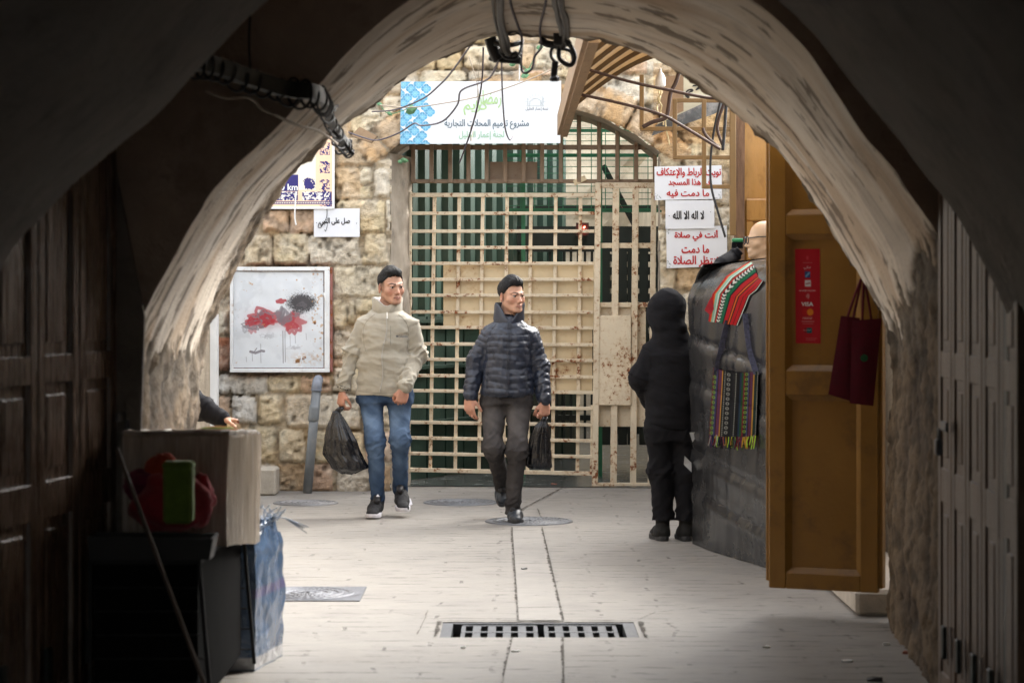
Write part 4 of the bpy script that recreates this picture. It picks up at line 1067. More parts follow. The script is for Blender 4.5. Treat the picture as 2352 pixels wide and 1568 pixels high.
def shoe(t, heel, toe, m_up, m_sole, w=.05, h=.085, ank=None, sole_t=.028, boot=False, stripes=None, up=(0, 0, 1)):
    heel, toe, up = A_(Vector(heel)), A_(Vector(toe)), A_(Vector(up)); d = toe - heel; L = np.linalg.norm(d); d /= L; up = up - d * up.dot(d) if False else up; u = up - d * (up @ d); u /= np.linalg.norm(u); sd = np.cross(d, u)
    lo = np.minimum(heel, toe) - .13; hi = np.maximum(heel, toe) + .2; s = Sdf(lo, hi, .0045)
    P = lambda a, b, c_=0.: heel + d * a * L + u * b + sd * c_
    s.cap(P(.13, .055), P(.45, .052), w * .80, w * .86, .02, u, 1.0); s.cap(P(.45, .050), P(.86, .036), w * .92, w * .66, .03, u, 1.25)
    s.cap(P(.80, .032, .006), P(.88, .030, -.006), w * .62, w * .55, .02, u, 1.4)
    top = P(.2, .055 + h * (1.5 if boot else .75)) if ank is None else A_(Vector(ank))
    s.cap(P(.20, .06), top, w * .82, w * (.84 if boot else .74), .03)
    g = np.meshgrid(*[s.lo[i] + s.h * np.arange(s.n[i]) for i in range(3)], indexing='ij'); hgt = (np.stack(g, -1) - heel) @ u
    s.f = np.maximum(s.f, (sole_t * .7 - hgt).astype(np.float32)); V, Fc = s.mesh(); V = relax(V, Fc, 1, .4); Nn = vnormals(V, Fc)
    V = V + Nn * (.003 * fbm(V * 28, 3, 7))[:, None]; o = np_mesh("shoe" if not boot else "boot", V, Fc, m_up, t)
    b = MB(); n = 36; rg = []
    for hh, ex in ((0, -.002), (.004, .003), (sole_t * .6, .006), (sole_t, .002)):
        ring = []
        for k in range(n):
            a = 2 * math.pi * k / n; ca, sa = math.cos(a), math.sin(a); al = .49 + .535 * math.copysign(abs(ca) ** .75, ca); wid = (w * .80 + (w * .20) * math.exp(-((al - .68) / .24) ** 2) - w * .14 * math.exp(-((al - .36) / .14) ** 2)) * math.copysign(abs(sa) ** .75, sa)
            ring.append(Vector(P(al + ex * 2 * ca, hh + (.012 * max(0, al - .8) / .2 if not boot else .006 * max(0, al - .8) / .2), wid * (1 + ex * 8))))
        rg.append(ring)
    b.rings(rg); b.build("sole", m_sole, o, smooth=False)
    return o
m_skin = M("skin", (1, 1, 1), .56, .10, 90, .3, 260, spec=.4, attr=True, bd=.003)
m_skin.node_tree.nodes["Principled BSDF"].inputs["Subsurface Weight"].default_value = .08
m_skin.node_tree.nodes["Principled BSDF"].inputs["Subsurface Radius"].default_value = (.012, .004, .002)
m_hair = M("black hair", (.005, .0045, .005), .5, .4, 60, .9, 260, spec=.22, stretch=(1, 1, 1), bd=.006)
m_eye = painted("eye", .12, 0, .6)
m_fleece = M("oatmeal fleece", (.35, .32, .258), .97, .06, 25, .45, 380, spec=.1, sheen=.25, bd=.004)
m_lining = M("pale fleece lining", (.60, .60, .59), .97, .1, 40, .6, 160, spec=.1, bd=.006)
m_navy = M("navy nylon", (.020, .026, .043), .40, .15, 9, .25, 55, spec=.5, bd=.006)
m_navyz = M("navy zip", (.030, .035, .05), .45, .1, 30, .3, 300)
m_blackt = M("black knit", (.009, .009, .011), .95, .25, 30, .35, 220, spec=.15, bd=.004)
m_denim = M("blue denim", (1, 1, 1), .92, .12, 70, .3, 300, spec=.15, attr=True, bd=.004)
m_rubber = M("dark rubber", (.028, .029, .032), .6, .2, 20, .2, 90)
m_soleW = M("white sole", (.62, .60, .64), .6, .06, 20, .1, 60)
m_shoeB = M("black mesh shoe", (.012, .012, .014), .8, .3, 40, .4, 240)
m_boot = M("blue black leather boot", (.022, .027, .035), .38, .2, 15, .2, 70)
m_bootB = M("black suede boot", (.010, .010, .010), .85, .2, 20, .25, 120)
m_seam = M("fleece seam", (.25, .225, .18), .95, .1, 40, .2, 200)
m_zip = M("zip", (.36, .34, .30), .5, .1, 30, .2, 200)
m_logo = M("stitching", (.10, .10, .11), .8, .1, 30, 0)
m_plastic = M("black polythene", (.010, .010, .012), .26, .2, 10, .35, 26, spec=.55, bd=.006)

def drape_fn(o):
    me = o.data; off = wloc(o); bv = BVHTree.FromPolygons([v.co + off for v in me.vertices], [p.vertices[:] for p in me.polygons])
    def hit(x, z, back=False):
        h = bv.ray_cast(Vector((x, 40 if back else 5, z)), Vector((0, -1 if back else 1, 0)))
        return h[0]
    return hit
def leg_mesh(t, name, m, pelvis, legs, lo, hi, seed, colf=None, amp=.009, h=.0075, cuff=0):
    s = Sdf(lo, hi, h); s.loft(pelvis, 0, .01, 2.3); ex = []
    for pts, rs in legs:
        dv = (pts[2] - pts[1]) / np.linalg.norm(pts[2] - pts[1]); ex.append(([pts[0], pts[1], pts[2] + dv * .055], rs))
    legs = ex
    segs = []
    for pts, rs in legs:
        s.chain(pts, rs, .05)
        segs += [(pts[0], pts[1], rs[0], lambda t: .35 + .65 * sstep(.6, 1, t) + .4 * sstep(.3, 0, t)), (pts[1], pts[2], rs[1], lambda t: .5 + .5 * sstep(.35, 0, t) + .9 * sstep(.65, 1, t))]
    V, Fc = s.mesh(); V = relax(V, Fc, 1, .5); Nn = vnormals(V, Fc)
    V = V + Nn * (sleeve_folds(V, segs, amp, .055, seed) + folds(V, Nn, amp * .55, .10, .16, seed + 9, .6))[:, None]
    col = None if colf is None else colf(V, Nn)
    return np_mesh(name, V, Fc, m, t, col)
def jacket_mesh(t, name, m, rows, arms, lo, hi, seed, quilt=False, amp=.007, h=.0068, hood=None, k=.03):
    s = Sdf(lo, hi, h); s.loft(rows, 0, .012, 2.25); segs = []
    for pts, rs in arms:
        s.chain(pts, rs, k)
        segs += [(pts[i], pts[i + 1], rs[i], (lambda t: .15 + .85 * sstep(.35, 1, t)) if i == 0 else (lambda t: .55 + .45 * sstep(.4, 0, t) + .3 * sstep(.7, 1, t))) for i in range(len(pts) - 1)]
    if hood: hood(s)
    V, Fc = s.mesh(); V = relax(V, Fc, 1, .5); Nn = vnormals(V, Fc); off = np.zeros(len(V))
    arm_w = np.zeros(len(V)); arm_l = np.zeros(len(V))
    for pts, rs in arms:
        acc = 0
        for i in range(len(pts) - 1):
            tt, dist, L = seg_t(V, pts[i], pts[i + 1]); w = (dist < max(rs[i], rs[i + 1]) * 1.22) & (tt > -.1) & (tt < 1.1)
            w = w & (np.sign(pts[i][0] - rows[0][1]) * (V[:, 0] - pts[0][0]) > -.045); arm_l = np.where(w, acc + np.clip(tt, 0, 1) * L, arm_l); arm_w = np.where(w, 1, arm_w); acc += L
    if quilt:
        z = np.where(arm_w > 0, arm_l, -V[:, 2]); z = z + .014 * fbm(V * 6, 2, seed); ph = np.abs(np.sin(math.pi * z / .047)); off += .0065 * (ph ** .5) - .004
        pk = fbm(np.stack([V[:, 0] * 26, V[:, 1] * 26, V[:, 2] * 13], -1), 3, seed + 5); off += .0075 * pk * (1.1 - .5 * ph)
        off += folds(V, Nn, .0045, .09, .06, seed + 7, .5)
    off += (1 - arm_w) * folds(V, Nn, amp * .9, .16, .085, seed, .8) + sleeve_folds(V, segs, amp, .05, seed + 2)
    V = V + Nn * off[:, None]
    return np_mesh(name, V, Fc, m, t)
def collar(t, name, m, c0, c1, rx0, ry0, rx1, ry1, th, mi=None, yaw=0., dip=.0, gap=0., seed=1):
    """stand-up collar; c0 base centre, c1 top centre"""
    c0, c1 = A_(Vector(c0)), A_(Vector(c1)); n = 48; b = MB(); bi = MB()
    def ring(v, e):
        c = c0 + (c1 - c0) * v; rx, ry = rx0 + (rx1 - rx0) * v + e, ry0 + (ry1 - ry0) * v + e; o = []
        for k in range(n):
            a = 2 * math.pi * (k / n); x, y = math.sin(a), -math.cos(a); fr_ = math.exp(-((min(k, n - k)) / n / .10) ** 2)
            z = c[2] - dip * v * fr_; q = 1 + .05 * noise(np.array([x * 4., y * 4., v * 4 + seed]), seed)
            o.append(Vector((c[0] + rx * x * float(q), c[1] + ry * y * float(q) - gap * 0, z)))
        return o
    b.rings([ring(v, e) for v, e in ((0, .004), (.3, .010), (.6, .006), (.9, .006), (1.0, .0), )], cap=(False, False)); o = b.build(name, m, t, smooth=True)
    bi.rings([ring(v, e) for v, e in ((1.0, 0), (1.02, -th * .5), (.97, -th), (.6, -th), (.15, -th))], cap=(False, False)); bi.build(name + "_lining" if mi else name, mi or m, t, smooth=True)
    return o

# ---------------------------------------------------------------- the man in the oatmeal fleece
D1 = 17.0
def J1(x, y, dd=0.): return at(x, y, D1 + dd)
def fig_fleece():
    t = thing("person", (J1(893, 1183).x, D1, 0), "man in oatmeal zip fleece and blue jeans walking with a black bag", "person")
    S = 1.10; fr = head_frame(math.radians(29), -.03, .03); c = A_(J1(898, 659, .0))
    nk = A_(J1(889, 712, .045)); shL, shR = A_(J1(836, 749, .03)), A_(J1(944, 750, .02))
    elL, wrL = A_(J1(811, 808, .04)), A_(J1(789, 886, -.03)); elR, wrR = A_(J1(959, 812, .06)), A_(J1(931, 887, -.14))
    hipL, kneL, ankL = A_(J1(852, 915, .02)), A_(J1(862, 1018, -.06)), A_(J1(867, 1136, -.0)); hipR, kneR, ankR = A_(J1(918, 915, .02)), A_(J1(919, 1010, -.06)), A_(J1(920, 1112, .10))
    # body: one skin from head to feet
    s = Sdf(np.array((J1(755, 1).x, D1 - .38, .02)), np.array((J1(985, 1).x, D1 + .34, J1(1, 600).z)), .0042)
    head(s, c, fr, S); s.cap(c + (fr[1] * -.022 - fr[2] * .06) * S, nk, .055 * S, .060 * S, .02)
    s.chain([nk, A_(J1(886, 800, .03)), A_(J1(884, 905, .03))], [.065, .085, .085], .03, (1, 0, 0), .75)
    for a, e, w in ((shL, elL, wrL), (shR, elR, wrR)): s.cap(nk - (0, 0, .06), a, .05, .045, .03); s.chain([a, e, w], [.042, .036, .029], .02)
    for h_, kn, an in ((hipL, kneL, ankL), (hipR, kneR, ankR)): s.chain([h_, kn, an], [.065, .045, .034], .02); s.cap(an, an - (0, .1, .04), .03, .025, .02)
    hand(s, J1(786, 898, -.03), (-.10, -.12, -1), (.75, .55, 0), (.35, -1, 0), (.75, .9, .5), 1.03, thumb_curl=.8)
    hand(s, J1(927, 893, -.15), (-.18, -.15, -1), (-.25, 1, 0), (-1, -.3, .1), (1.25, 1.5, .8), 1.02, thumb_curl=1.2)
    V, Fc = s.mesh(); V = relax(V, Fc, 1, .35); col = skin_colours(V, c, fr, S, (.44, .245, .165), .86)
    hd = (V[:, 2] < J1(0, 880).z)[:, None]; col = np.where(hd, col * np.array((1.0, .88, .88)), col); np_mesh("body", V, Fc, m_skin, t, col)
    eyes(t, c, fr, S, fr[1] + np.array((.25, 0, -.02)), m_eye); hair_mesh(t, c, fr, S, m_hair, front=.078, top=.020, side=.007, quiff=.005, low=.016, seed=3)
    px = F / D1; Z = lambda y: J1(0, y).z; X = lambda x: J1(x, 0).x
    rows = []
    for y, xl, xr, ry, dy in ((906, 818, 946, .125, .02), (880, 820, 945, .130, .02), (840, 824, 941, .130, .02), (790, 828, 939, .132, .02), (755, 829, 944, .130, .02), (732, 833, 947, .118, .025), (720, 850, 930, .10, .03), (707, 864, 914, .085, .035)):
        rows.append((Z(y), (X(xl) + X(xr)) / 2, D1 + dy, (X(xr) - X(xl)) / 2, ry))
    jk = jacket_mesh(t, "fleece_jacket", m_fleece, rows, [([shL, elL, wrL], [.066, .058, .043]), ([shR, elR, wrR], [.066, .060, .044])], (X(760), D1 - .32, Z(925)), (X(990), D1 + .3, Z(690)), 21, amp=.019)
    hit = drape_fn(jk)
    pts = [hit(X(889 - (y - 735) * .085 + 3 * math.sin(y * .06)), Z(y)) for y in range(728, 902, 4)]; pts = [p + Vector((0, -.003, 0)) for p in pts if p]
    b = MB(); b.tube(pts, .0048, 6); zp = b.build("zip", m_zip, jk); b = MB(); b.bar(J1(889, 717, -.115), J1(889.5, 731, -.122), .008, .006); b.build("zip_pull", M("pull", (.75, .74, .7), .5, .05, 9, 0), jk)
    pts = [hit(X(899 + .4 * math.sin(y)), Z(y)) for y in range(748, 796, 4)]; b = MB(); b.tube([p + Vector((0, -.001, 0)) for p in pts if p], .0035, 5); b.build("chest_pocket", M("pocket seam", (.26, .24, .20), .8, .2, 40, .2, 90), jk)
    lg = MB(); lettering(lg, "Columbia", (X(926.5), 0, Z(772)), .066, h=.017, bold=.012); q = []
    for p in lg.v:
        h_ = hit(p[0], p[2]); q.append((p[0], (h_.y if h_ else D1 - .12) - .002, p[2]))
    lg.v = q; lg.build("lettering", m_logo, jk); h_ = hit(X(913.5), Z(771.5)); b = MB(); b.box(h_ + Vector((0, -.002, 0)), (.014, .003, .014), Matrix.Rotation(.78, 3, 'Y')); b.build("emblem", m_logo, jk)
    for k_, pl_ in enumerate(([(862, 722), (846, 735), (837, 752), (837, 780), (842, 806)], [(916, 722), (930, 735), (938, 752), (938, 778), (935, 802)], [(x, 896 + 5 * math.sin((x - 822) / 120 * 3.14)) for x in range(824, 944, 8)])):
        pts = [hit(v.x, v.z) for v in spline([Vector((X(x), 0, Z(y))) for x, y in pl_], 8)]; b = MB(); b.tube([p + Vector((0, .001, 0)) for p in pts if p], .0032, 5); b.build("seam", m_seam, jk)
    collar(t, "collar", m_fleece, J1(889, 719, .03), J1(890, 683, .035), .100, .100, .106, .104, .016, m_lining, dip=.062, seed=4)
    b = MB(); b.tube([A_(wrL) + (A_(J1(787, 892, -.03)) - wrL) * q for q in (0, .6, 1.2)], .040, 16); b.build("cuff", m_blackt, t, smooth=True)
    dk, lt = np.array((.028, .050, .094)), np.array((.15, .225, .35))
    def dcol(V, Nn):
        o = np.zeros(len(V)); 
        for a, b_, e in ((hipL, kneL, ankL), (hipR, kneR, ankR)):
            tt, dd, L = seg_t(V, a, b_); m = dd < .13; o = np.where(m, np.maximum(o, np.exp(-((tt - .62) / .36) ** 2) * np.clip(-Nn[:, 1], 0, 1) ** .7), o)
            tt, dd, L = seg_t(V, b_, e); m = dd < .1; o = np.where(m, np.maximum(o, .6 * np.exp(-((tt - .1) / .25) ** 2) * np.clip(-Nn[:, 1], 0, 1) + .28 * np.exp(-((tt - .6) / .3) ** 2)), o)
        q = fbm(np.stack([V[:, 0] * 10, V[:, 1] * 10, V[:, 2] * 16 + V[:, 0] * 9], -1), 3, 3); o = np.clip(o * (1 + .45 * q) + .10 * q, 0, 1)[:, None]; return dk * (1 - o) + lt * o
    px0 = (X(853) + X(917)) / 2
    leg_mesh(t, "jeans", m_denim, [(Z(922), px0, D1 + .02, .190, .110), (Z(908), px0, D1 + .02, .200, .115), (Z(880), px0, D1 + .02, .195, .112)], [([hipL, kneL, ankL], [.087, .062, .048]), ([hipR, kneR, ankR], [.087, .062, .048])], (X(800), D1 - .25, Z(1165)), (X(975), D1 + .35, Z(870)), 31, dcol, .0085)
    sh = shoe(t, J1(868, 1176, .06) - Vector((0, 0, .0)), Vector((J1(857, 1183).x, D1 - .24, .0)), m_shoeB, m_soleW, .057, .09, ankL + (0, .02, .0)); hz = sh.location
    sh2 = shoe(t, Vector((J1(919, 1).x, D1 + .13, .085)), Vector((J1(929, 1).x, D1 - .14, .035)), m_shoeB, m_soleW, .055, .09, ankR + (0, .03, .0), up=(0, .15, 1))
    b = MB()
    for i in range(3): 
        y = D1 - .02 + i * .035; b.bar((J1(929, 0).x + .043 + .004 * i, y - .03, .085 - i * .0), (J1(929, 0).x + .036, y + .005, .125), .012, .004)
    b.build("stripes", m_soleW, sh2)
    b = MB(); b.prism([J1(863, 1140, -.10), J1(872, 1140, -.10), J1(868, 1134, -.09)], (0, .004, 0)); b.build("tongue_mark", m_soleW, sh)
    return t
fig_fleece()

# ---------------------------------------------------------------- the man in the navy quilted jacket
D2 = 16.58
def J2(x, y, dd=0.): return at(x, y, D2 + dd)
def fig_navy():
    t = thing("person", (J2(1180, 1183).x, D2, 0), "man in navy quilted jacket and dark grey trousers mid stride", "person")
    S = 1.03; fr = head_frame(math.radians(35), -.02, .02); c = A_(J2(1175, 679.5)); X = lambda x: J2(x, 0).x; Z = lambda y: J2(0, y).z
    nk = A_(J2(1166, 735, .04)); shL, shR = A_(J2(1123, 773, .03)), A_(J2(1218, 773, .03)); elL, wrL = A_(J2(1093, 826, .05)), A_(J2(1080, 907, -.02)); elR, wrR = A_(J2(1240, 836, .05)), A_(J2(1250, 917, -.02))
    hipL, kneL, ankL = A_(J2(1133, 920, .03)), A_(J2(1133, 1028, -.05)), A_(J2(1153, 1112, .26)); hipR, kneR, ankR = A_(J2(1193, 920, .0)), A_(J2(1188, 1036, -.10)), A_(J2(1179, 1158, -.03))
    s = Sdf(np.array((J2(1050, 1).x, D2 - .36, .02)), np.array((J2(1285, 1).x, D2 + .46, J2(1, 620).z)), .0042)
    head(s, c, fr, S); s.cap(c + (fr[1] * -.022 - fr[2] * .06) * S, nk, .054 * S, .060 * S, .02)
    s.chain([nk, A_(J2(1165, 820, .03)), A_(J2(1164, 915, .03))], [.065, .085, .085], .03, (1, 0, 0), .75)
    for a, e, w in ((shL, elL, wrL), (shR, elR, wrR)): s.cap(nk - (0, 0, .06), a, .05, .045, .03); s.chain([a, e, w], [.042, .036, .029], .02)
    for h_, kn, an in ((hipL, kneL, ankL), (hipR, kneR, ankR)): s.chain([h_, kn, an], [.065, .045, .034], .02); s.cap(an, an - (0, .05, .04), .03, .025, .02)
    hand(s, J2(1078, 910, -.02), (.02, -.10, -1), (.55, .8, 0), (.85, -.55, 0), [(.35, .45, .3), (.45, .55, .35), (.55, .6, .4), (.7, .7, .4)], 1.05, thumb_curl=.25)
    hand(s, J2(1251, 920, -.02), (.0, -.06, -1), (-.55, .8, 0), (-.85, -.55, 0), (.95, 1.25, .7), 1.05, thumb_curl=.9)
    V, Fc = s.mesh(); V = relax(V, Fc, 1, .35); col = skin_colours(V, c, fr, S, (.50, .285, .195), .55, .06); hd = (V[:, 2] < J2(0, 900).z)[:, None]; col = np.where(hd, col * np.array((1.0, .90, .91)), col)
    np_mesh("body", V, Fc, m_skin, t, col); eyes(t, c, fr, S, fr[1] + np.array((.3, 0, 0)), m_eye); hair_mesh(t, c, fr, S, m_hair, front=.076, top=.030, side=.009, quiff=.004, low=.004, seed=9)
    rows = []
    for y, xl, xr, ry, dy in ((909, 1111, 1221, .130, .02), (900, 1106, 1226, .150, .02), (880, 1109, 1222, .145, .02), (840, 1113, 1220, .138, .02), (800, 1116, 1220, .140, .02), (772, 1116, 1223, .135, .02), (755, 1119, 1221, .12, .025), (742, 1134, 1206, .10, .03), (728, 1146, 1192, .085, .035)):
        rows.append((Z(y), (X(xl) + X(xr)) / 2, D2 + dy, (X(xr) - X(xl)) / 2, ry))
    jk = jacket_mesh(t, "quilted_jacket", m_navy, rows, [([shL, elL, wrL], [.066, .060, .046]), ([shR, elR, wrR], [.066, .060, .046])], (X(1058), D2 - .32, Z(930)), (X(1276), D2 + .3, Z(705)), 41, quilt=True, amp=.008, h=.006)
    hit = drape_fn(jk); b = MB()
    for dx in (-3.2, 0, 3.2):
        pts = [hit(X(1170 - (y - 735) * .022 + dx + .8 * math.sin(y * .11)), Z(y)) for y in range(738, 906, 3)]; b.tube([p + Vector((0, -.002, 0)) for p in pts if p], .0042 if dx else .0055, 5)
    b.build("zip", m_navyz, jk); b = MB()
    for x0, x1 in ((1119, 1116), (1206, 1211)):
        b = MB(); pts = [hit(X(x0 + (x1 - x0) * k / 9), Z(852 + k * 4.4)) for k in range(10)]; b.tube([p + Vector((0, -.002, 0)) for p in pts if p], .0055, 5); b.build("pocket_trim", m_navyz, jk)
    for pl_ in ([(1140, 745), (1126, 762), (1122, 785), (1125, 815)], [(1198, 745), (1211, 762), (1215, 785), (1213, 815)]):
        pts = [hit(v.x, v.z) for v in spline([Vector((X(x), 0, Z(y))) for x, y in pl_], 8)]; b = MB(); b.tube([p + Vector((0, .001, 0)) for p in pts if p], .0035, 5); b.build("seam", m_navyz, jk)
    collar(t, "collar", m_navy, J2(1167, 746, .03), J2(1172, 695, .025), .100, .098, .102, .096, .012, m_blackt, dip=.125, seed=6)
    b = MB(); b.rings([[Vector((nk[0] + r_ * math.cos(a), nk[1] - .012 + r_ * .9 * math.sin(a), z)) for a in np.linspace(0, 2 * math.pi, 24, endpoint=False)] for r_, z in ((.088, Z(756)), (.076, Z(733)), (.066, Z(721)), (.060, Z(722)))], cap=(False, False)); b.build("shirt", m_blackt, t, smooth=True)
    b = MB()
    for w, d in ((wrL, (-.02, 0, -1)), (wrR, (.02, 0, -1))):
        w = Vector(w); d = Vector(d); b = MB(); b.tube([w - d * .02, w + d * .006, w + d * .016], [.049, .049, .043], 18); b.build("cuff", m_navy, t, smooth=True)
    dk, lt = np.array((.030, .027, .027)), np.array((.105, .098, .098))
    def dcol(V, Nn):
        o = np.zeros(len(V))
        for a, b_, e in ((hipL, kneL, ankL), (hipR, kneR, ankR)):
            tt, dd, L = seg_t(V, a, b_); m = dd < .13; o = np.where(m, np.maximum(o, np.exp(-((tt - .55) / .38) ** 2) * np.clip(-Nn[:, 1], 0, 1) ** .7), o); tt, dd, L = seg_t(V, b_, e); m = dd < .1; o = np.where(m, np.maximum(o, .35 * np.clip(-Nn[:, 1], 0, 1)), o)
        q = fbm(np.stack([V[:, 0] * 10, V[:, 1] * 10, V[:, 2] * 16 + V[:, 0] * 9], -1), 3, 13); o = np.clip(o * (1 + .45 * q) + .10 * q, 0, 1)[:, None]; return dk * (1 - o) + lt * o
    px0 = X(1164)
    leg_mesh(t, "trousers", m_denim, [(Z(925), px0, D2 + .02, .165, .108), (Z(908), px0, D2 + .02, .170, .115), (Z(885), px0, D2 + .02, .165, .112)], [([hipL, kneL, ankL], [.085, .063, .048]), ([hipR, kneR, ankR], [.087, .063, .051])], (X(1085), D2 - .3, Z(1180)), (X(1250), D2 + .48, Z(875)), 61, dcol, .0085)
    shoe(t, Vector((J2(1181, 0).x, D2 + .06, 0)), Vector((J2(1186, 0).x, D2 - .21, 0)), m_boot, m_rubber, .056, .10, ankR + (0, .02, 0), .03, True)
    shoe(t, Vector((X(1155), D2 + .44, .31)), Vector((X(1152), D2 + .24, .085)), m_boot, m_rubber, .054, .10, ankL + (0, .05, .02), .03, True, up=(0, -.75, .65))
    return t
fig_navy()

# ---------------------------------------------------------------- the hooded figure seen from behind
D3 = 15.3
def J3(x, y, dd=0.): return at(x, y, D3 + dd)
def fig_hood():
    t = thing("person", (J3(1545, 1).x, D3, 0), "person in a black hooded tracksuit standing with their back to us", "person")
    X = lambda x: J3(x, 0).x; Z = lambda y: J3(0, y).z; c = A_(J3(1532, 712, .05)); S = 1.0; fr = head_frame(math.radians(195), -.35)
    nk = A_(J3(1540, 765, .03)); shL, shR = A_(J3(1498, 815, .02)), A_(J3(1593, 812, .04)); elL, wrL = A_(J3(1473, 868, .02)), A_(J3(1494, 922, .22)); elR, wrR = A_(J3(1618, 868, .04)), A_(J3(1588, 925, .24))
    hipL, kneL, ankL = A_(J3(1513, 985)), A_(J3(1519, 1080, .02)), A_(J3(1522, 1172, .0)); hipR, kneR, ankR = A_(J3(1573, 985)), A_(J3(1578, 1080, .02)), A_(J3(1577, 1172, .0))
    s = Sdf(np.array((X(1430), D3 - .3, .02)), np.array((X(1650), D3 + .46, Z(655))), .005)
    head(s, c, fr, S); s.cap(c - (0, 0, .05), nk, .055, .06, .02); s.chain([nk, A_(J3(1545, 860)), A_(J3(1544, 980))], [.065, .085, .085], .03, (1, 0, 0), .75)
    for a, e, w in ((shL, elL, wrL), (shR, elR, wrR)): s.cap(nk - (0, 0, .06), a, .05, .045, .03); s.chain([a, e, w], [.042, .036, .029], .02)
    for h_, kn, an in ((hipL, kneL, ankL), (hipR, kneR, ankR)): s.chain([h_, kn, an], [.065, .045, .034], .02)
    hand(s, wrL, (.6, .6, -.2), (.3, -1, 0), (0, 0, 1), (.5, .5, .3), 1.0); hand(s, wrR, (-.6, .6, -.2), (-.3, -1, 0), (0, 0, 1), (.5, .5, .3), 1.0)
    V, Fc = s.mesh(); V = relax(V, Fc, 1, .35); np_mesh("body", V, Fc, m_skin, t, skin_colours(V, c, fr, S, (.42, .24, .16), .9))
    rows = []
    for y, xl, xr, ry, dy in ((984, 1483, 1607, .135, .02), (972, 1480, 1610, .145, .02), (960, 1484, 1607, .14, .02), (920, 1484, 1607, .15, .02), (860, 1484, 1607, .15, .02), (815, 1480, 1612, .145, .02), (795, 1487, 1604, .125, .03), (778, 1502, 1588, .10, .03), (764, 1518, 1566, .085, .03)):
        rows.append((Z(y), (X(xl) + X(xr)) / 2, D3 + dy, (X(xr) - X(xl)) / 2, ry))
    def hood(s):
        R = np.stack(fr, 1); s.ell(A_(J3(1535, 708, .02)), (.118, .132, .135), None, .01); s.ell(A_(J3(1516, 716, .05)), (.085, .11, .11), None, .03); s.ell(A_(J3(1530, 730, .10)), (.112, .10, .125), None, .03); s.cap(A_(J3(1530, 735, .02)), A_(J3(1540, 775, .02)), .106, .118, .04)
        s.ell(A_(J3(1520, 752, -.035)), (.055, .05, .03), None, .03); s.ell(A_(J3(1556, 752, -.035)), (.055, .05, .03), None, .03)
    jacket_mesh(t, "hooded_top", m_blackt, rows, [([shL, elL, wrL], [.078, .075, .055]), ([shR, elR, wrR], [.078, .075, .055])], (X(1435), D3 - .3, Z(1000)), (X(1650), D3 + .4, Z(655)), 71, amp=.009, hood=hood, k=.04)
    leg_mesh(t, "joggers", m_blackt, [(Z(1010), X(1543), D3 + .02, .155, .12), (Z(985), X(1543), D3 + .02, .165, .125), (Z(965), X(1543), D3 + .02, .165, .12)], [([hipL, kneL, ankL], [.088, .076, .060]), ([hipR, kneR, ankR], [.088, .076, .060])], (X(1470), D3 - .22, Z(1195)), (X(1625), D3 + .25, Z(955)), 81, None, .008)
    shoe(t, Vector((X(1524), D3 - .05, 0)), Vector((X(1508), D3 + .22, 0)), m_bootB, m_rubber, .056, .11, ankL, .032, True); shoe(t, Vector((X(1577), D3 - .05, 0)), Vector((X(1570), D3 + .22, 0)), m_bootB, m_rubber, .056, .11, ankR, .032, True)
fig_hood()

